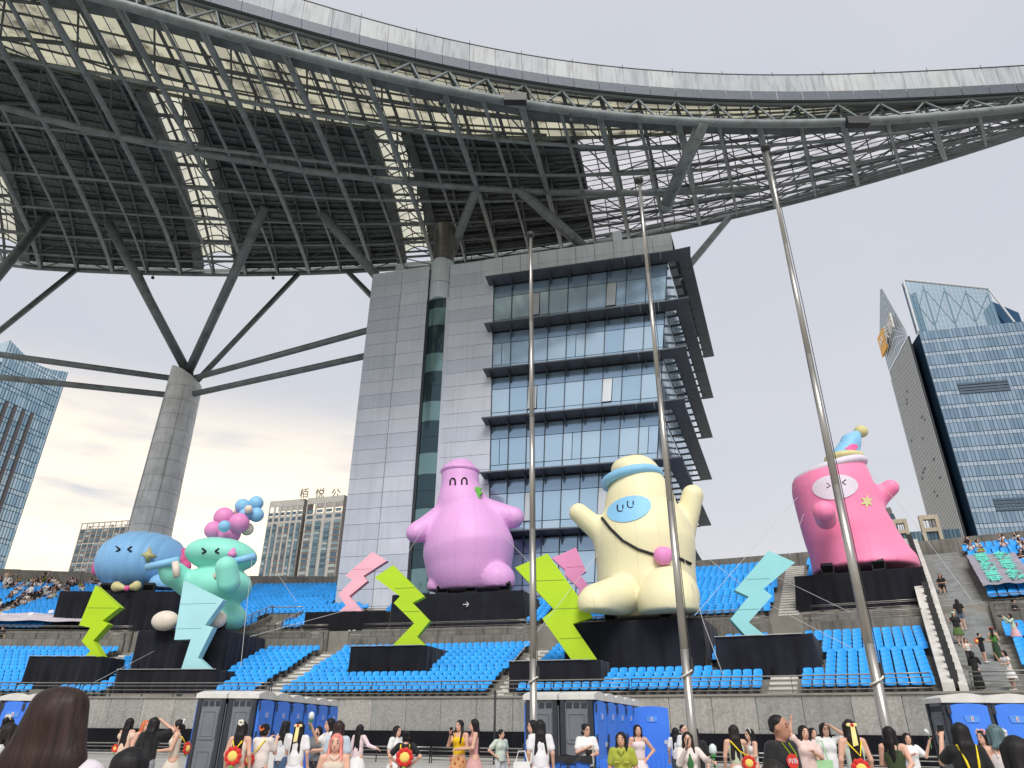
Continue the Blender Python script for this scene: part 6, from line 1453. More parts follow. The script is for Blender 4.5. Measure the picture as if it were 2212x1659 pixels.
def person(label, px, topy, Y, face=0, hair=('long', 'black'), top=('tee', (235, 232, 228)), bot=('skirt', (232, 226, 218)), arms=('down', 'down'), skin=0, h=.016, turn=0, extras=(), group=None, z0=0., H=None, pos=None, legs=True, prims_only=False, bend=0.):
    """standing figure; face 0 looks at the viewer, 180 away, +90 to the viewer's right; turn adds head yaw"""
    if pos is None:
        z0 = GZ
        if 9 < Y < 17.5: Y *= 1.13
        p = at(px, topy, Y); H = (p[2] - z0); pos = (p[0], p[1], z0)
    k = H / 1.685; rz = math.radians(face)
    t = thing('person', label, 'person', pos, group, rz); t.scale = (k, k, k)
    if bend: t.rotation_euler = (bend, 0, rz)
    yaw = math.radians(turn)
    hd = np.array([0, -.015, 1.535]); hr = lambda v: hd + Rz(np.array(v), yaw)
    R_ = np.array([[math.cos(yaw), -math.sin(yaw), 0], [math.sin(yaw), math.cos(yaw), 0], [0, 0, 1]])
    B = [('e', (0, 0, 1.22), (.15, .095, .19), .05), ('e', (0, .005, 1.02), (.125, .085, .16), .06), ('e', (0, .01, .90), (.155, .10, .12), .06), ('c', (-.12, 0, 1.36), (.12, 0, 1.36), .05, .05, .04), ('c', (0, .005, 1.36), hd - (0, 0, .06), .052, .046, .03),
         ('e', hr((0, -.005, .015)), (.076, .095, .105), .02, R_), ('e', hr((0, -.035, -.06)), (.052, .058, .055), .025, R_), ('c', hr((0, -.095, .0)), hr((0, -.108, -.028)), .011, .014, .012), ('c', hr((-.018, -.088, -.062)), hr((.018, -.088, -.062)), .010, .010, .01)]
    for s in (-1, 1): B += [('e', hr((s * .077, .005, -.005)), (.012, .022, .03), .008, R_), ('e', (s * .07, -.075, 1.235), (.06, .05, .06), .04)]
    hands = []; AR = []
    for s, ps in ((-1, arms[0]), (1, arms[1])):
        q, sh, e, hh, d = arm_prims(s, ps); B += q; hands.append((hh, d)); AR.append((sh, e, hh))
    if legs:
        for s in (-1, 1): B += [('c', (s * .085, .01, .86), (s * .085, 0, .47), .082, .055, .04), ('c', (s * .085, 0, .47), (s * .085, .015, .10), .052, .034, .02), ('c', (s * .085, .02, .06), (s * .09, -.13, .04), .036, .028, .03)]
    link('body', sdf_mesh('body', B, h, skinm(skin)), t)
    # face
    if abs(((face + turn + 180) % 360) - 180) < 115:
        for s in (-1, 1):
            o = MB().ball((0, 0, 0), (.016, .008, .009), 8, 6).build('eye', M_PUP, t, True); o.location = hr((s * .032, -.087, .012)); o.rotation_euler = (0, 0, yaw)
            b = MB(); b.tube([hr((s * .016, -.092, .036)), hr((s * .034, -.089, .042)), hr((s * .05, -.078, .036))], .0045, 4); b.build('eyebrow', hairm('black'), t)
        b = MB(); b.ball((0, 0, 0), (.021, .009, .0085), 8, 6); o = b.build('mouth', M_LIP, t, True); o.location = hr((0, -.091, -.058)); o.rotation_euler = (0, 0, yaw)
    # clothes
    st, col = top; cm = clothm(col); C = []
    w = .022 if st in ('tee', 'shirt', 'loose', 'cardigan') else .010
    C = [('e', (0, 0, 1.22), (.15 + w, .095 + w, .19 + w * .5), .05), ('e', (0, .005, 1.02), (.128 + w * 1.3, .09 + w * 1.2, .17), .06)]
    for s in (-1, 1): C.append(('e', (s * .07, -.075, 1.235), (.06 + w * .7, .05 + w * .7, .06 + w * .7), .05))
    if st in ('tee', 'shirt', 'long', 'cardigan', 'loose', 'puff', 'black'):
        C.append(('c', (-.12, 0, 1.35), (.12, 0, 1.35), .05 + w * .8, .05 + w * .8, .04))
        for sh, e, hh in AR:
            if st in ('long', 'cardigan'): C += [('c', sh, e, .062, .052, .03), ('c', e, e + (hh - e) * .88, .050, .042, .02)]
            elif st == 'puff': C += [('e', sh + (e - sh) * .35, (.085, .08, .09), .03)]
            else: C += [('c', sh, sh + (e - sh) * .66, .066, .070, .03)]
    if st in ('tank', 'dress', 'strap'): C.append(('below', 1.315))
    hem = .86
    if st in ('tee', 'loose', 'shirt', 'cardigan', 'long', 'puff', 'black'): C.insert(2, ('c', (0, .005, 1.0), (0, .005, .86), .115 + w, .125 + w, .06))
    C.append(('above', hem))
    link('top', sdf_mesh('top', C, h, cm), t)
    if st in ('tank', 'strap', 'dress'):
        for s in (-1, 1): MB().tube([(s * .085, -.10, 1.30), (s * .09, -.055, 1.40), (s * .085, .05, 1.40), (s * .07, .10, 1.28)], .009, 5).build('shoulder_strap', cm, t)
    bs, bc = bot; bm = clothm(bc); D = []
    if bs == 'skirt':
        n = 22; b = MB(); V = []; prof = [(.98, .118, .088), (.90, .155, .12), (.78, .20, .17), (.62, .245, .22), (.50, .27, .245)]
        for z, rx, ry in prof:
            for i in range(n): a = 2 * math.pi * i / n; f_ = 1 + (.98 - z) * .16 * math.sin(i * 3.1); V.append((rx * math.cos(a) * f_, .01 + ry * math.sin(a) * f_, z))
        b.add(V, [(j * n + (i + 1) % n, j * n + i, (j + 1) * n + i, (j + 1) * n + (i + 1) % n)[::-1] for j in range(len(prof) - 1) for i in range(n)]); b.build('skirt', bm, t, True)
    elif bs == 'longskirt':
        D = [('c', (0, .01, .95), (0, .01, .2), .14, .22, .03), ('above', .1), ('below', .99)]
    else:
        D = [('e', (0, .01, .92), (.165, .115, .12), .05)]
        for s in (-1, 1): D += [('c', (s * .085, .01, .86), (s * .088, 0, .47 if bs == 'pants' else .62), .094, .072, .03)] + ([('c', (s * .088, 0, .47), (s * .09, .015, .10), .070, .062, .02)] if bs == 'pants' else [])
        D.append(('below', 1.0))
    if D: link('trousers' if bs != 'longskirt' else 'skirt', sdf_mesh('bottoms', D, h * 1.15, bm), t)
    if legs:
        for s in (-1, 1): link('shoe', sdf_mesh('shoe', [('c', (s * .085, .03, .045), (s * .092, -.14, .038), .046, .036, .03), ('above', 0.)], .016, clothm((228, 226, 222) if bs != 'black' else (40, 40, 42))), t)
    # hair
    hs, hc = hair; hm = hairm(hc); Q = [('e', hr((0, .012, .03)), (.088, .103, .108), .03, R_)]
    def fall(n_, z1, w0, w1, yb=.08):
        out = []; xs = (-1, -.5, 0, .5, 1)
        for x in xs:
            e_ = .012 * math.sin(x * 7 + len(label)); zz = z1 + .03 * math.sin(x * 5 + 1)
            out += [('c', hr((x * w0 * .8, yb - .03, .06)), hr((x * w0 * 1.05, yb + .005, -.12)), .042, .037, .025), ('c', hr((x * w0 * 1.05, yb + .005, -.12)), hr((x * w1 + e_, yb + .03, zz)), .037, .020, .022)]
        return out
    if hs in ('long', 'longer', 'wavy', 'bob', 'half'):
        z1 = {'long': -.36, 'longer': -.52, 'wavy': -.46, 'bob': -.13, 'half': -.36}[hs]; Q += fall(4, z1, .055, .085 if hs != 'wavy' else .11)
        for s in (-1, 1): Q += [('c', hr((s * .074, -.01, .05)), hr((s * .088, .01, -.10 if hs == 'bob' else -.20)), .030, .026, .02)]
        if hs in ('long', 'half'):
            for s in (-1, 1): Q += [('c', hr((s * .086, -.01, -.10)), hr((s * .10, -.06, -.30)), .026, .020, .02)]
    elif hs == 'curtain':
        for i_ in range(9): x = -1 + i_ / 4; Q += [('c', hr((x * .055, .03, .07)), hr((x * .105, .045, -.12)), .052, .05, .03), ('c', hr((x * .105, .045, -.12)), hr((x * .16 - .01, .06, -.5)), .05, .035, .03)]
    elif hs == 'bun': Q += [('e', hr((.0, .10, .08)), (.052, .05, .05), .02), ('c', hr((-.05, .05, -.05)), hr((.05, .05, -.05)), .045, .045, .03)]
    elif hs == 'lowbun': Q += [('e', hr((0, .105, -.02)), (.05, .045, .05), .02)]
    elif hs == 'braids':
        for s in (-1, 1): Q += [('c', hr((s * .078, .0, -.02)), hr((s * .10, -.02, -.12)), .032, .030, .02)] + [('e', hr((s * (.105 + .006 * (i % 2)), -.05 - .01 * i, -.14 - .045 * i)), (.026, .026, .03), .01) for i in range(5)]
    elif hs == 'short': Q = [('e', hr((0, .018, .048)), (.079, .092, .084), .02, R_), ('c', hr((-.045, .065, -.01)), hr((.045, .065, -.01)), .03, .03, .03)]
    elif hs == 'tail': Q += [('e', hr((0, .105, .06)), (.035, .035, .035), .02)] + fall(4, -.30, .02, .03, .12)
    # the face stays clear of hair: carve a shape in front
    carve = [('e', hr((0, -.135, -.035)), (.066, .085, .105), .0, R_)]
    if hs in ('short',): carve = [('e', hr((0, -.14, -.02)), (.085, .10, .11), .0, R_)]
    me = sdf_mesh('hair', Q + [('-', carve)], h if h > .014 else h, hm); ho = link('hair', me, t)
    M = Matrix.Translation(Vector(pos)) @ Matrix.Rotation(rz, 4, 'Z') @ Matrix.Scale(k, 4)
    def world(v): q = M @ Vector([float(c) for c in v]); return np.array(q)
    t['_h'] = 0; del t['_h']
    return dict(t=t, k=k, hand=[world(hh + d * .07) for hh, d in hands], W=world, head=hr, rz=rz, yaw=yaw)
# ---- small things people carry or wear
M_PHONE = mat('phone_black', s2l(22, 22, 26), .25); M_GOLD = mat('yellow_ribbon', s2l(240, 222, 150), .7)
P_RED = mat('red_plush', s2l(208, 40, 32), .9, sheen=.3, bump=.2, bscale=60); P_YEL = mat('yellow_plush', s2l(240, 204, 104), .9, sheen=.3, bump=.2, bscale=60); P_GRN = mat('green_plush', s2l(120, 170, 70), .9); M_YSTRAP = mat('yellow_strap', s2l(244, 214, 40), .7)
def plush(label, p, yaw, s=.16, strap=None):
    """flower shaped plush bag: petals round a plain disc"""
    s = s * .78; t = thing('plush_bag', label, 'bag', p, 'red flower plush bags', yaw)
    for i in range(9): a = 2 * math.pi * i / 9; MB().ball((s * .78 * math.cos(a), 0, s * .78 * math.sin(a)), (s * .36, s * .26, s * .36), 10, 7).build('petal', P_RED, t, True)
    MB().ball((0, -s * .08, 0), (s * .66, s * .34, s * .62), 14, 10).build('disc', P_YEL, t, True)
    MB().ball((0, 0, -s * 1.15), (s * .3, s * .2, s * .22), 8, 6).build('leaf', P_GRN, t, True)
    if strap is not None: MB().tube([np.asarray(q) - np.asarray(p) for q in strap], .012, 6).build('strap', M_YSTRAP, t, True).rotation_euler = (0, 0, -yaw)
    return t
def phone(label, p, yaw, tilt=.2):
    t = thing('mobile_phone', label, 'phone', p, None, yaw); b = MB(); b.box((-.038, -.005, -.078), (.038, .005, .078)); o = b.build('case', M_PHONE, t); o.rotation_euler = (tilt, 0, 0)
    b = MB(); b.box((-.034, .0052, -.072), (.034, .0062, .072)); b.build('screen', mat('phone_screen', s2l(60, 70, 80), .15), t).rotation_euler = (tilt, 0, 0)
    b = MB(); b.box((.008, -.008, .04), (.03, -.005, .068)); b.build('camera_bump', M_DARKSTEEL, t).rotation_euler = (tilt, 0, 0)
def hand_fan(label, p, yaw):
    t = thing('hand_fan', label, 'fan', p, None, yaw); G = mat('fan_green', s2l(60, 128, 66), .6); Wm = mat('fan_clear', s2l(214, 224, 222), .3)
    MB().tube([(0, 0, -.06), (0, 0, .09)], .016, 8).build('handle', G, t, True); MB().box((-.035, -.03, .085), (.035, .03, .115)).build('collar', G, t)
    b = MB(); b.tube([(0, 0, .115), (0, 0, .15), (0, 0, .22), (0, 0, .25)], [.03, .055, .05, .015], 10); b.build('blade_cage', Wm, t, True)
def bow(pd, m=None, z=.0):
    t = pd['t']; W = pd['head']
    b = MB(); c = W((0, .118, .05 + z)); b.ball(c + (.045, 0, .0), (.045, .02, .028), 8, 6); b.ball(c - (.045, 0, 0), (.045, .02, .028), 8, 6); b.build('hair_bow', m or M_GOLD, t, True)
    b = MB(); b.prism([c + (-.035, .01, -.01), c + (.03, .01, -.01), c + (.05, .03, -.3), c + (-.03, .035, -.28)], (0, .012, 0)); b.build('bow_ribbon', m or M_GOLD, t)
    MB().ball(c + (0, .02, 0), (.028, .02, .028), 8, 6).build('bow_flower', P_RED, t, True)
def flower_clip(pd, rgb=(240, 236, 226), p=(0, .10, .10)):
    b = MB(); c = pd['head'](p)
    for i in range(7): a = i * .9; b.ball(c + (.04 * math.cos(a), .012 * (i % 2), .035 * math.sin(a)), (.026, .018, .026), 6, 5)
    b.build('hair_flower', clothm(rgb), pd['t'], True)
def headband(pd, rgb=(240, 238, 232)):
    b = MB(); h_ = pd['head']; b.tube([h_((.092 * math.cos(a), -.02, .025 + .115 * math.sin(a))) for a in np.linspace(0, math.pi, 12)], .011, 6); b.build('headband', clothm(rgb), pd['t'], True)
def lanyard(pd, rgb=(230, 70, 60)):
    b = MB()
    for s in (-1, 1): b.tube([(s * .055, -.06, 1.40), (s * .045, -.135, 1.30), (0, -.165, 1.12)], .008, 5)
    b.build('lanyard', clothm(rgb), pd['t'])
WHT = (236, 233, 228)
# left edge to right edge; nearest heads last
pd = person('woman in white top seen in profile at the left edge, dark brown hair', 26, 1558, 8.5, -85, ('long', 'dark'), ('tee', WHT), ('pants', (90, 100, 120)), turn=-8)
pd = person('person with cream scrunchie behind the woman at the left edge', 22, 1547, 10.5, 180, ('bun', 'black'), ('tee', (220, 214, 206)), ('pants', (60, 64, 72))); flower_clip(pd, (232, 226, 204), (0, .06, .12))
pd = person('girl with white headband holding a fan beside the blue toilets', 61, 1557, 14.5, 30, ('long', 'black'), ('tank', (232, 214, 212)), ('skirt', (238, 232, 226)), ('front', 'phone')); headband(pd); hand_fan('small green hand fan held at the left edge', pd['hand'][1] - (0, 0, .05), 0)
pd = person('woman in peach puff sleeves with very long black hair, back turned', 283, 1549, 15.5, 165, ('longer', 'black'), ('puff', (238, 206, 184)), ('skirt', (238, 206, 184)), ('down', 'front')); plush('red flower plush bag between the peach dress and the orange hair', pd['W']((.17, .1, 1.0)), pd['rz'], .1)
pd = person('woman with long orange hair in white floral dress', 317, 1554, 15.2, 60, ('longer', 'orange'), ('dress', (236, 218, 220)), ('skirt', (238, 222, 224)))
pd = person('woman in black tee with long black hair shading her eyes, back turned', 336, 1547, 12, 178, ('longer', 'black'), ('tee', (24, 24, 26)), ('pants', (150, 152, 158)), ('brow', 'down'))
pd = person('woman in cream off shoulder dress, hair in a bun, in profile', 390, 1552, 13, -70, ('lowbun', 'black'), ('dress', (238, 228, 208)), ('skirt', (238, 228, 208)), ('front', 'front')); flower_clip(pd, (244, 242, 238), (.03, .09, .09)); plush('red flower plush bag on the back of the cream dress', pd['W']((0, .24, 1.12)), pd['rz'] + 2.6, .13, [pd['W']((.07, -.1, 1.3)), pd['W']((.08, .1, 1.34)), pd['W']((.02, .2, 1.2))])
pd = person('woman in cream dress with white flower in long black hair, back turned', 526, 1555, 11.5, 175, ('longer', 'black'), ('dress', (240, 222, 204)), ('skirt', (240, 222, 204))); flower_clip(pd, (244, 238, 222)); plush('large red flower plush backpack on the cream dress near the grey toilet', pd['W']((0, .2, 1.08)), pd['rz'] + math.pi, .17, [pd['W']((-.09, .11, 1.33)), pd['W']((0, .18, 1.16)), pd['W']((.09, .11, 1.33))])
pd = person('woman in white blouse and dark frilled skirt with orange hair clip', 575, 1561, 12, 165, ('bun', 'black'), ('tee', (240, 228, 220)), ('skirt', (74, 82, 96)), ('phone', 'phone')); flower_clip(pd, (236, 120, 60), (.02, .11, .05)); plush('red flower plush bag at the dark frilled skirt', pd['W']((.16, .16, 1.02)), pd['rz'] + math.pi, .12, [pd['W']((-.1, .1, 1.38)), pd['W']((.02, .14, 1.2)), pd['W']((.16, .15, 1.1))])
pd = person('person in white hoodie and black cap with tote bag, back turned', 619, 1556, 14, 150, ('long', 'black'), ('loose', (226, 226, 226)), ('pants', (74, 98, 132)))
MB().tube([pd['head']((0, .01, .05)), pd['head']((0, .01, .12)), pd['head']((0, .01, .145))], [.10, .098, .05], 14).build('cap', clothm((26, 26, 28)), pd['t'], True)
tb = thing('tote_bag', 'white cloth tote bag on the arm of the white hoodie', 'bag', pd['W']((.26, .08, .86))); MB().box((-.17, -.03, -.2), (.17, .03, .18)).build('pouch', clothm((232, 230, 224)), tb); MB().tube([(-.1, 0, .18), (-.05, 0, .4), (.05, 0, .4), (.1, 0, .18)], .012, 5).build('handle', clothm((232, 230, 224)), tb)
pd = person('woman in white tee with pale yellow bow in her hair, back turned', 649, 1556, 12.4, 178, ('longer', 'black'), ('tee', (244, 240, 240)), ('skirt', (238, 234, 240)), ('down', 'front')); bow(pd)
pd = person('woman in grey with black face mask between the white tees', 690, 1567, 15, -20, ('long', 'black'), ('tee', (120, 122, 126)), ('pants', (50, 52, 56)), ('front', 'front')); b = MB(); b.ball(pd['head']((0, -.075, -.05)), (.056, .04, .045), 10, 7); b.build('face_mask', clothm((22, 22, 24)), pd['t'], True)
pd = person('woman in white holding a white fan up to her face', 716, 1549, 13, -60, ('long', 'black'), ('tee', (240, 238, 236)), ('skirt', (236, 232, 228)), ('phonehi', 'front')); hand_fan('white fan held before the face of a woman in white', pd['hand'][0] - (0, 0, .04), 0)
pd = person('person with dark brown bob seen from behind in pale blue', 734, 1554, 11, 170, ('bob', 'brown'), ('tee', (206, 218, 230)), ('pants', (60, 66, 80)), ('front', 'front'))
pd = person('woman with long pink hair and pearl necklace facing us, beige strap top', 729, 1581, 8.9, 8, ('long', 'pink'), ('strap', (222, 206, 188)), ('skirt', (226, 214, 200)), ('down', 'front'), turn=-6)
MB().tube([(.06 * math.cos(a), -.055 - .055 * math.sin(a) * -1, 1.40 - .05 * abs(math.sin(a))) for a in np.linspace(math.pi, 2 * math.pi, 14)], .007, 5).build('necklace', clothm((240, 236, 226)), pd['t'], True)
pd = person('woman with long black hair in pale pink top and white frilled skirt', 779, 1563, 18, 150, ('longer', 'black'), ('long', (242, 218, 220)), ('skirt', (244, 242, 240)), ('out', 'down'))
pd = person('woman in white tee facing right beside a black top', 858, 1566, 14.5, 60, ('long', 'black'), ('loose', (242, 240, 238)), ('skirt', (240, 238, 236)))
pd = person('woman in black top and white skirt with a flower backpack', 879, 1577, 13, 178, ('bun', 'black'), ('black', (26, 26, 28)), ('skirt', (242, 238, 240)), ('hip', 'hip')); plush('largest red flower plush backpack, on a black top', pd['W']((-.02, .2, 1.12)), pd['rz'] + math.pi + .2, .19, [pd['W']((-.1, .1, 1.38)), pd['W']((-.13, .16, 1.1)), pd['W']((.12, .16, 1.02)), pd['W']((.1, .1, 1.38))])
pd = person('woman in yellow top and floral skirt with two braids holding a phone', 994, 1553, 14.4, -15, ('braids', 'black'), ('tank', (250, 206, 20)), ('skirt', (232, 176, 120)), ('phone', 'front'), turn=-20); phone('black phone held by the woman in yellow', pd['hand'][0], -.6)
for i in range(26):
    a = i * 2.4; r_ = .205 + .02 * math.sin(i); z = .62 + .012 * i; MB().ball((r_ * math.cos(a), .01 + r_ * .86 * math.sin(a), z), .022, 6, 4).build('print_dot', clothm((214, 74, 46)), pd['t'], True)
pd = person('woman in dusty pink dress in profile with long black hair', 1026, 1551, 14, -80, ('longer', 'black'), ('dress', (216, 160, 156)), ('skirt', (224, 172, 168)), ('front', 'front'))
pd = person('woman in pale green top leaning forward by the thin post', 1082, 1574, 16, 35, ('lowbun', 'black'), ('tee', (212, 222, 206)), ('pants', (214, 218, 216)), ('hip', 'down'), turn=20)
pd = person('woman in white tee in profile at the slimmest flagpole', 1152, 1553, 13, -75, ('long', 'black'), ('tee', (242, 240, 236)), ('pants', (88, 104, 110)))
pd = person('woman with waist long black hair in oversized white tee, back turned', 1167, 1552, 12, 176, ('wavy', 'black'), ('loose', (244, 240, 242)), ('skirt', (238, 234, 236)))
tb = thing('white_handbag', 'small white handbag beside the oversized white tee', 'bag', at(1127, 1655, 12)); MB().prism([(-.14, -.05, -.12), (.14, -.05, -.12), (.12, -.05, .06), (-.12, -.05, .06)], (0, .1, 0)).build('pouch', clothm((240, 238, 234)), tb); MB().tube([(-.09, 0, .06), (-.05, 0, .2), (.05, 0, .2), (.09, 0, .06)], .01, 5).build('handle', clothm((240, 238, 234)), tb)
pd = person('woman in white tee and jeans with glasses and camera on a cord', 1265, 1561, 13, 12, ('bun', 'black'), ('loose', (244, 242, 240)), ('pants', (70, 86, 82)), ('chest', 'front'), turn=15)
b = MB()
for s in (-1, 1): b.tube([pd['head']((s * .034 + .022 * math.cos(a), -.102, .012 + .018 * math.sin(a))) for a in np.linspace(0, 6.28, 10)], .003, 4)
b.build('glasses', clothm((24, 24, 26)), pd['t']); cm_ = thing('camera', 'small black camera hanging on the white tee', 'camera', pd['W']((.0, -.16, 1.13))); MB().box((-.055, -.03, -.035), (.055, .03, .035)).build('body', M_PHONE, cm_); MB().tube([(0, -.03, 0), (0, -.05, 0)], .022, 10).build('lens', M_DARKSTEEL, cm_)
pd = person('woman in white strap dress with hand on hip by the blue toilets', 1376, 1563, 14, 5, ('long', 'black'), ('dress', (246, 228, 226)), ('skirt', (246, 230, 228)), ('down', 'hip'))
pd = person('woman in olive green shirt standing near, dark hair tied back', 1341, 1578, 10, -14, ('long', 'black'), ('shirt', (172, 178, 62)), ('pants', (70, 74, 60)), ('down', 'down'), skin=1, turn=-8)
b = MB(); b.prism([(-.07, -.13, 1.40), (0, -.165, 1.30), (.01, -.165, 1.36), (-.045, -.11, 1.43)], (0, -.012, 0)); b.prism([(.07, -.13, 1.40), (.045, -.11, 1.43), (-.01, -.165, 1.36), (0, -.165, 1.30)], (0, -.012, 0)); b.build('collar', clothm((182, 188, 72)), pd['t'])
for s in (-1, 1): MB().box((s * .085 - .045, -.178, 1.18), (s * .085 + .045, -.165, 1.21)).build('pocket_flap', clothm((182, 188, 72)), pd['t'])
pd = person('small woman in white tee with long black hair, far by the wall', 1458, 1570, 19, 160, ('longer', 'black'), ('tee', (242, 240, 240)), ('pants', (80, 84, 90)))
pd = person('dark haired person in white beside the second flagpole', 1474, 1563, 18, 40, ('short', 'black'), ('tee', (236, 234, 232)), ('pants', (70, 74, 82)))
pd = person('woman in black behind the woman holding phone and fan', 1497, 1567, 12, -25, ('long', 'black'), ('tee', (28, 28, 30)), ('pants', (40, 42, 46)))
pd = person('woman in cream cardigan and green top holding phone and fan', 1483, 1578, 10.4, -4, ('half', 'black'), ('long', (240, 226, 218)), ('skirt', (238, 230, 222)), ('phone', 'reach'), turn=-6)
link('green_vest', sdf_mesh('green_vest', [('e', (0, -.06, 1.16), (.07, .085, .17), .04), ('above', .9)], .02, clothm((56, 116, 62))), pd['t']); phone('pale phone held level by the woman in cream cardigan', pd['hand'][0] + (0, 0, .03), 1.2); hand_fan('green and white hand fan of the woman in cream cardigan', pd['hand'][1] - (0, 0, .02), 0)
pd = person('woman in pale green dress with very long wavy dark hair, back turned', 1583, 1563, 12, 170, ('wavy', 'dark'), ('dress', (206, 214, 186)), ('skirt', (240, 238, 234)), ('phone', 'down')); plush('red plush bag on yellow strap beside the pale green dress', pd['W']((-.2, .14, 1.0)), pd['rz'] + math.pi, .14, [pd['W']((.1, .1, 1.38)), pd['W']((-.05, .15, 1.2)), pd['W']((-.2, .15, 1.12))])
pd = person('woman with white headband looking down in profile', 1618, 1572, 13.5, -75, ('long', 'black'), ('tank', (240, 236, 230)), ('skirt', (240, 236, 232)), ('front', 'front')); headband(pd)
pd = person('woman in pale pink blouse with one arm raised', 1733, 1564, 11.5, 5, ('half', 'black'), ('tee', (240, 212, 204)), ('skirt', (236, 214, 206)), ('up', 'chest')); 
gb_ = thing('green_tote', 'pale green mesh tote of the woman in pink blouse', 'bag', pd['W']((.24, -.06, .92))); MB().prism([(-.14, -.04, -.2), (.14, -.04, -.2), (.16, -.04, .14), (-.16, -.04, .14)], (0, .09, 0)).build('pouch', clothm((176, 226, 168)), gb_); MB().tube([(-.1, 0, .14), (-.03, 0, .42), (.05, 0, .42), (.1, 0, .14)], .011, 5).build('handle', clothm((176, 226, 168)), gb_)
pd = person('dark haired woman half hidden behind the pink blouse', 1752, 1570, 14, 15, ('long', 'black'), ('tee', (40, 40, 44)), ('pants', (50, 52, 58)))
pd = person('smiling woman in white tee shading her eyes with one hand', 1778, 1559, 12.4, 0, ('long', 'black'), ('tee', (244, 243, 242)), ('skirt', (236, 234, 232)), ('down', 'brow'))
pd = person('woman with long dark hair and yellow bow, strapless mint top', 1831, 1551, 10, 178, ('longer', 'dark'), ('strap', (206, 220, 208)), ('skirt', (236, 234, 230))); bow(pd); plush('red flower plush bag below the yellow bow', pd['W']((.02, .2, .98)), pd['rz'] + math.pi, .16, [pd['W']((-.1, .1, 1.36)), pd['W']((-.02, .17, 1.15)), pd['W']((.12, .1, 1.34))])
pd = person('woman in dark olive dress with black hair, head bowed', 1918, 1566, 10, 150, ('long', 'black'), ('dress', (58, 76, 42)), ('skirt', (54, 70, 40)), ('back', 'front'), turn=-30)
pd = person('woman in white tee with black cuffs waving a flower', 1956, 1581, 13, -10, ('long', 'black'), ('tee', (246, 245, 244)), ('skirt', (240, 240, 240)), ('chest', 'wave')); p = pd['hand'][1]; fl_ = thing('flower_stem', 'single white flower held up by the waving woman', 'flower', p); MB().tube([(0, 0, -.14), (.01, 0, .08)], .008, 5).build('stem', clothm((96, 150, 90)), fl_); MB().tube([(.01, 0, .08), (-.02, 0, .14), (-.05, 0, .17)], [.012, .035, .03], 8).build('bloom', clothm((236, 240, 238)), fl_, True)
pd = person('person with flower crown in profile half hidden by teal hair', 2119, 1575, 11, -70, ('long', 'black'), ('strap', (240, 236, 232)), ('skirt', (240, 236, 232))); flower_clip(pd, (240, 176, 186), (.05, -.03, .10)); flower_clip(pd, (244, 214, 206), (-.05, -.02, .10))
pd = person('person with blunt teal grey hair, back turned', 2144, 1561, 9, 165, ('bob', 'teal'), ('strap', (230, 220, 216)), ('skirt', (230, 220, 216))); flower_clip(pd, (240, 238, 236), (-.085, -.01, .03))
pd = person('woman in black tee with yellow straps filming with a phone, back turned', 2069, 1557, 8.5, 172, ('long', 'black'), ('tee', (20, 20, 22)), ('pants', (40, 42, 48)), ('down', 'phonehi')); phone('black phone raised by the woman with yellow straps', pd['hand'][1], .1)
for s in (-1, 1): MB().tube([(s * .10, -.08, 1.38), (s * .105, .06, 1.415), (s * .07, .13, 1.25), (s * .03, .14, 1.0)], .014, 5).build('yellow_strap', M_YSTRAP, pd['t'], True)
put_text('back_print', 'IVER UNIVERS', .075, .004, clothm((120, 190, 120)), pd['t'], (0, .142, 1.115), (-1, 0, 0), (0, 0, 1))
pd = person('man in black polo with red round badge and bright lanyard, looking right', 1676, 1539, 7.5, 34, ('short', 'black'), ('shirt', (22, 22, 25)), ('pants', (40, 42, 46)), ('down', 'down'), skin=2, h=.014, turn=22); lanyard(pd, (232, 64, 72)); lanyard(pd, (206, 232, 40))
bd = MB(); n_ = 20; bd.add([(0, -.002, 0)] + [(.068 * math.cos(2 * math.pi * i / n_), 0, .068 * math.sin(2 * math.pi * i / n_)) for i in range(n_)], [(0, 1 + i, 1 + (i + 1) % n_)[::-1] for i in range(n_)]); bo = bd.build('round_badge', P_RED, pd['t']); bo.location = (-.055, -.158, 1.235); bo.rotation_euler = (-.05, 0, -.35)
tx = put_text('badge_print', '内场', .055, .003, M_WHITEP, bo, (0, -.006, -.018), (1, 0, 0), (0, 0, 1))
# nearest heads, seen from behind
pd = person('close woman with long brown hair filling the lower left, back turned', 146, 1478, 2.75, 180, ('curtain', 'brown'), ('tee', (236, 226, 232)), ('pants', (60, 64, 72)), h=.012)
pd = person('close dark head of black hair at the bottom left', 289, 1607, 3.6, 178, ('bob', 'black'), ('tee', (50, 52, 58)), ('pants', (50, 52, 58)), h=.014)
pd = person('close brown head at the bottom before the man in black', 1668, 1636, 4.6, 175, ('bob', 'dark'), ('tee', (60, 60, 66)), ('pants', (50, 52, 58)), h=.014)
pd = person('close dark head cut by the lower right corner', 2186, 1583, 4.6, 178, ('bob', 'black'), ('tee', (30, 30, 34)), ('pants', (40, 40, 44)), h=.014)
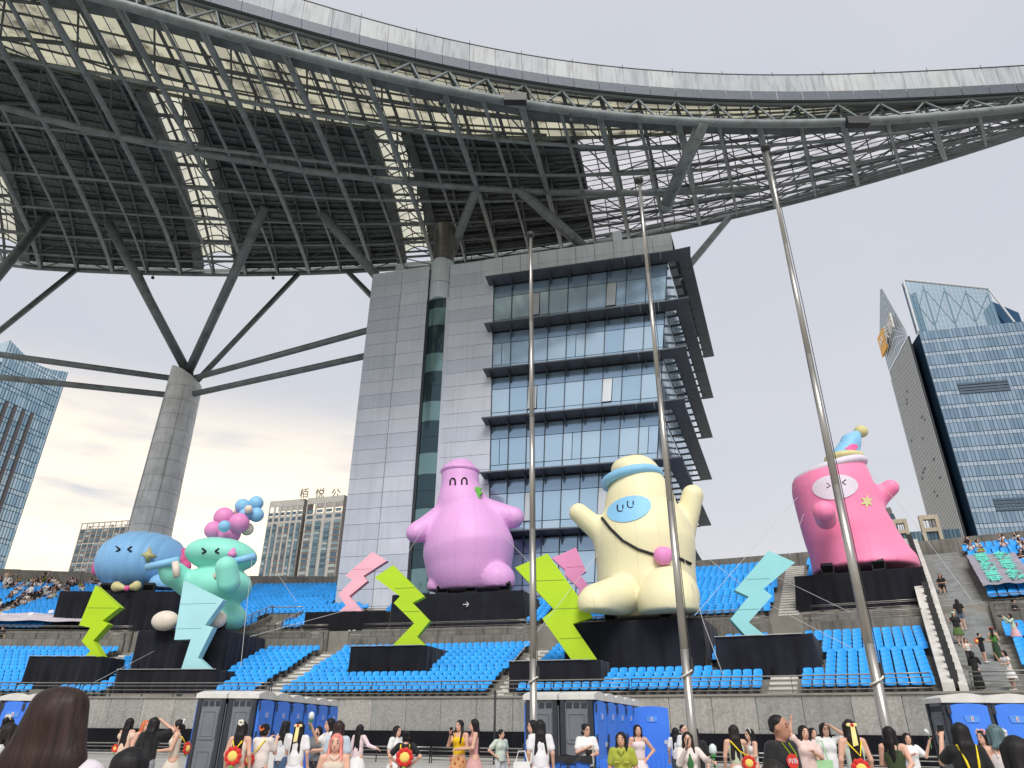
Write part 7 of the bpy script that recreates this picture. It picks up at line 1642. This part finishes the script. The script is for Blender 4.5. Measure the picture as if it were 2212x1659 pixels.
# ---- spectators in the stands
def sit_meshes(v):
    hd = np.array([(0, .01, -.01, .02)[v % 4] * 1., -.03, 1.13]); tl = (-.05, .0, .05, -.02)[v % 4]
    sh = [np.array([s * .165, .05 + tl, .93]) for s in (-1, 1)]
    A = [[((-.24, -.06, .70), (-.06, -.26, .66)), ((.24, -.06, .70), (.06, -.26, .66))], [((-.22, -.14, .74), (-.05, -.28, .96)), ((.22, -.14, .74), (.05, -.28, .96))], [((-.25, -.05, .70), (-.14, -.30, .60)), ((.20, -.16, .80), (.06, -.14, 1.05))], [((-.24, -.08, .72), (.10, -.2, .74)), ((.24, -.08, .72), (-.10, -.22, .78))]][v % 4]
    B = [('e', (0, .06 + tl * .5, .72), (.15, .10, .22), .05), ('e', (0, .08, .54), (.17, .13, .12), .05), ('c', sh[0], sh[1], .05, .05, .04), ('c', (0, .04 + tl, .95), hd - (0, 0, .06), .05, .045, .03), ('e', hd + (0, -.005, .015), (.077, .095, .107), .02), ('e', hd + (0, -.035, -.06), (.05, .055, .05), .02)]
    C = [('e', (0, .06 + tl * .5, .72), (.17, .12, .23), .05), ('c', sh[0], sh[1], .062, .062, .04), ('e', (0, .08, .56), (.175, .135, .11), .05)]
    D = [('e', (0, .08, .50), (.18, .14, .10), .05)]
    for s, (e, h) in zip((0, 1), A):
        e, h = np.array(e), np.array(h); B += [('c', sh[s], e, .048, .04, .03), ('c', e, h, .038, .028, .02), ('e', h + (h - e) / np.linalg.norm(h - e) * .05, (.035, .035, .04), .02)]; C.append(('c', sh[s], sh[s] + (e - sh[s]) * .65, .066, .062, .03))
        x = (-1, 1)[s] * .10; k = np.array([x, -.38, .52]); f = np.array([x * 1.1, -.40, .08]); B += [('c', (x, .04, .52), k, .08, .06, .03), ('c', k, f, .055, .036, .03), ('c', f, f + (0, -.12, -.04), .036, .03, .02)]; D += [('c', (x, .04, .52), k, .092, .075, .03), ('c', k, k + (f - k) * (.9 if v % 2 else .3), .07, .06, .02)]
    Q = [('e', hd + (0, .014, .03), (.089, .104, .108), .03)]
    if v != 3: Q += [('c', hd + (x, .07, .04), hd + (x * 1.4, .10, -.32), .045, .03, .03) for x in (-.06, 0, .06)] + [('c', hd + (s * .075, 0, .04), hd + (s * .09, -.03, -.24), .03, .024, .02) for s in (-1, 1)]
    Q.append(('-', [('e', hd + (0, -.13, -.035), (.068, .085, .105), 0)]))
    return [sdf_mesh('body', B, .026, skinm(0)), sdf_mesh('hair', Q, .024, hairm('black')), sdf_mesh('top', C, .026, clothm(WHT)), sdf_mesh('trousers', D, .028, clothm((60, 60, 66)))]
SIT = [sit_meshes(v) for v in range(4)]
TOPS = [((238, 236, 232), 'white tee'), ((30, 30, 33), 'black tee'), ((210, 202, 190), 'beige top'), ((150, 156, 60), 'olive top'), ((236, 214, 214), 'pale pink top'), ((92, 78, 70), 'brown top'), ((196, 210, 226), 'pale blue shirt'), ((206, 222, 190), 'pale green top')]
BOTS = [(54, 58, 66), (232, 228, 222), (96, 112, 140), (150, 120, 96), (36, 36, 40)]
def on_row(px, py, hh):
    best = None
    for k in range(UP_N):
        r = UP_R + UP_D * k + .42; p = atr(px, py, r); d = abs(p[2] - up_z(k) - hh)
        if best is None or d < best[0]: best = (d, r, pol(p)[1], up_z(k))
    return best[1:]
def seated(px, py, top, bot, v, label, hair='black', skin=0, grp='spectators seated in the stands'):
    r, q, z = on_row(px, py, 1.28); t = thing('person', label, 'person', pw(r, q, z), grp, -math.radians(q) + RNG.normal(0, .35))
    for nm, me, m in zip(('body', 'hair', 'top', 'trousers'), SIT[v], (skinm(skin), hairm(hair), clothm(top), clothm(bot))):
        o = link(nm, me, t); o.material_slots[0].link = 'OBJECT'; o.material_slots[0].material = m
    return t
HL = [(35, 190), (330, 250), (175, 285), (115, 350), (220, 330), (285, 290), (410, 330), (550, 260), (605, 240), (585, 310), (695, 215), (735, 235), (845, 240), (930, 185), (690, 310), (795, 360), (965, 295), (1000, 340), (945, 385), (1215, 215), (1260, 240), (1155, 300), (1270, 290), (1375, 310), (1395, 370), (1530, 250), (1615, 265), (1690, 290), (1680, 365), (700, 430), (815, 445), (905, 440), (920, 490), (860, 510), (410, 480), (455, 540), (205, 480), (265, 440), (300, 610), (410, 600), (1140, 400), (545, 345), (15, 620), (480, 300), (640, 270), (520, 400), (340, 380)]
FIRST = ['white tee', 'black tee', 'beige top', 'olive top', 'pale pink top', 'brown top', 'pale blue shirt', 'pale green top']
rows_ = {}
cntp = {}
for i, (x, y) in enumerate(sorted(HL)):
    tp, nm = TOPS[(0, 1, 2, 0, 5, 1, 0, 4, 1, 3, 0, 6, 1, 2, 0, 7)[i % 16]]; cntp[nm] = cntp.get(nm, 0) + 1
    seated(x * .1302, 1215 + .1302 * (y - 28), tp, BOTS[i % 5], int(RNG.integers(4)), 'spectator in %s seated at far left, %s such from the left edge' % (nm, ORD(cntp[nm])), skin=i % 2, hair='brown' if i % 7 == 3 else 'black')
cntp = {}
for i, (x, y) in enumerate([(890, 420), (945, 505), (1060, 460), (1100, 525), (1445, 365), (1480, 430), (1690, 340), (1750, 410), (1765, 600), (1830, 480), (1835, 570)]):
    tp, nm = TOPS[(1, 0, 2, 3, 0, 4, 0, 2, 1, 0, 1)[i]]; cntp[nm] = cntp.get(nm, 0) + 1
    seated(1971 + .1302 * x, 1107 + .1302 * (y - 14), tp, BOTS[(i * 2) % 5], int(RNG.integers(4)), 'spectator in %s on the top seats at right, %s such from the stair' % (nm, ORD(cntp[nm])), skin=i % 2)
def stander(label, px, topy, r, face, hair, top, bot, arms=('down', 'down'), H=1.62, z=None, **kw):
    p = atr(px, topy, r); q = pol(p)[1]; z = p[2] - H if z is None else z
    return person(label, 0, 0, 0, math.degrees(-math.radians(q)) + face, hair, top, bot, arms, pos=(p[0], p[1], z), H=H, h=.024, **kw)
def onst(px, topy, H, face, lb, hair, top, bot, arms=('down', 'down'), lower=False, rs=None, **kw):
    """stand someone on the stair or terrace where the ray through the head top allows"""
    best = None
    for r in np.arange(110.6, 137, .1):
        fz = floor_z(r); p = atr(px, topy, r); d = abs(p[2] - fz - H - .1)
        if rs and not rs[0] < r < rs[1]: continue
        if best is None or d < best[0]: best = (d, r, fz)
    return stander(lb, px, topy, best[1], face, hair, top, bot, arms, H, best[2] + .1, **kw)
BK = (26, 26, 28)
onst(19, 1232, 1.6, 30, 'woman in long cream dress standing high at far left', ('long', 'black'), ('dress', (226, 206, 178)), ('longskirt', (232, 220, 196)), ('front', 'phone'), rs=(130, 137))
onst(29, 1229, 1.65, 40, 'woman in white skirt holding a white board high at far left', ('long', 'dark'), ('tee', (150, 140, 110)), ('skirt', (240, 238, 234)), ('front', 'reach'), rs=(130, 137))
onst(100, 1236, 1.6, 170, 'woman in yellow green top with raised arms at the rear parapet', ('long', 'black'), ('tank', (176, 178, 50)), ('pants', (70, 72, 76)), ('up', 'brow'), rs=(132, 137))
onst(71, 1262, 1.65, 175, 'man in white shirt and dark shorts standing among the left seats', ('short', 'black'), ('loose', (240, 240, 240)), ('shorts', (36, 40, 54)), rs=(124, 136))
pd = onst(10, 1347, 1.72, 20, 'security guard in dark vest with yellow stripes at the left edge', ('short', 'black'), ('shirt', (24, 26, 32)), ('pants', (26, 28, 34)), rs=(119.7, 121))
for z in (1.02, 1.1, 1.22): MB().tube([(.16 * math.cos(a), .005 + .125 * math.sin(a), z) for a in np.linspace(0, 6.28, 16)], .018, 5, False).build('reflective_stripe', clothm((214, 226, 60)), pd['t'])
MB().tube([pd['head']((0, .01, .05)), pd['head']((0, .01, .13)), pd['head']((0, .01, .15))], [.1, .1, .06], 14).build('cap', clothm(BK), pd['t'], True)
# on and beside the wide stair
r, q, z = on_row(2049, 1238, 1.25); t = thing('person', 'steward in black sitting on a stool on the wide stair', 'person', pw(r, 29.65, z + .05), None, -math.radians(29.6) - .2)
for nm, me, m in zip(('body', 'hair', 'top', 'trousers'), SIT[0], (skinm(1), hairm('black'), clothm(BK), clothm((24, 24, 26)))):
    o = link(nm, me, t); o.material_slots[0].link = 'OBJECT'; o.material_slots[0].material = m
stl = thing('stool', 'small stool under the steward in black', 'stool', pw(r, 29.65, z + .03), None, -.5); MB().box((-.17, -.1, .36), (.17, .2, .41)).build('seat', M_DARKSTEEL, stl)
for x_, y_ in ((-.14, -.07), (.14, -.07), (-.14, .17), (.14, .17)): MB().tube([(x_, y_, 0), (x_, y_, .36)], .015, 5).build('leg', M_DARKSTEEL, stl)
onst(2065, 1293, 1.66, 178, 'woman in black climbing the wide stair, back turned', ('long', 'dark'), ('loose', (28, 27, 27)), ('shorts', (92, 108, 132)), rs=(117.5, 123))
pd = onst(2058, 1321, 1.64, 10, 'girl in black with pale green cap and plaid skirt on the stair', ('long', 'black'), ('loose', (24, 25, 26)), ('skirt', (86, 116, 60)), ('wave', 'down'), rs=(112, 119)); MB().tube([pd['head']((0, .01, .05)), pd['head']((0, .01, .12)), pd['head']((0, .01, .145))], [.1, .1, .06], 14).build('cap', clothm((196, 228, 190)), pd['t'], True)
onst(2083, 1376, 1.30, 15, 'smiling woman in white tank crouching on the lower stair', ('long', 'black'), ('tank', (236, 232, 224)), ('pants', (70, 60, 60)), ('front', 'reach'), rs=(110.8, 116))
pd = onst(2112, 1366, 1.35, 120, 'bending person in black with a red bag on the stair', ('short', 'black'), ('loose', (24, 24, 25)), ('shorts', BK), ('reach', 'reach'), rs=(110.8, 116)); plush('small red plush bag on the bending person', pd['W']((0, .2, 1.2)), 0, .14)
pd = onst(2140, 1357, 1.6, 178, 'woman in green vest, dark green skirt and red cap, back turned', ('tail', 'black'), ('tank', (70, 128, 50)), ('longskirt', (44, 70, 44)), ('front', 'front'), rs=(111, 117)); MB().tube([pd['head']((0, .01, .05)), pd['head']((0, .01, .12)), pd['head']((0, .01, .145))], [.1, .1, .06], 14).build('cap', clothm((206, 30, 58)), pd['t'], True)
onst(2096, 1404, 1.62, 165, 'woman in black robe and head scarf at the front railing', ('bob', 'black'), ('long', (22, 22, 24)), ('longskirt', (20, 20, 22)), ('phone', 'front'), rs=(110.6, 112))
onst(2166, 1401, 1.6, -60, 'woman in white puff sleeved dress at the front railing right', ('long', 'black'), ('puff', (244, 242, 240)), ('skirt', (242, 240, 238)), ('phonehi', 'front'), rs=(110.6, 112.5))
pd = onst(2180, 1324, 1.62, -75, 'photographer in pale green with pink skirt on the right terrace', ('long', 'dark'), ('long', (206, 226, 200)), ('skirt', (232, 186, 190)), ('phonehi', 'phonehi'), rs=(113, 119)); cm_ = thing('camera', 'black camera raised by the photographer in pale green', 'camera', pd['hand'][0]); MB().box((-.07, -.05, -.05), (.07, .05, .05)).build('body', M_PHONE, cm_); MB().tube([(-.07, 0, 0), (-.16, 0, 0)], .035, 10).build('lens', M_DARKSTEEL, cm_); plush('red plush bag on the back of the photographer', pd['W']((.02, .18, 1.1)), 1.2, .13)
onst(2187, 1294, 1.6, 60, 'person in black tee with hair bun at the right gangway railing', ('bun', 'black'), ('tee', (26, 26, 28)), ('pants', (40, 40, 44)), ('front', 'front'), rs=(119.7, 121.2))
# white paper notices taped to a few seat backs
for i, (x, y, r, lb) in enumerate(((6, 1330, 123.2, 'at the far left edge'), (66, 1327, 123.2, 'below the left spectators'), (110, 1322, 123.4, 'beside the blue figure platform'), (2191, 1258, 126.5, 'right of the lettered banner'))):
    p = atr(x, y, r); t = thing('paper_notice', 'white paper notice lying on a seat ' + lb, 'paper', p, None, -math.radians(pol(p)[1])); b = MB(); b.add([(-.2, -.06, -.1), (.2, -.06, -.1), (.21, .03, .16), (-.2, .05, .17), (0, -.03, .02)], [(0, 1, 4), (1, 2, 4), (2, 3, 4), (3, 0, 4)]); b.build('sheet', M_WHITEP, t)
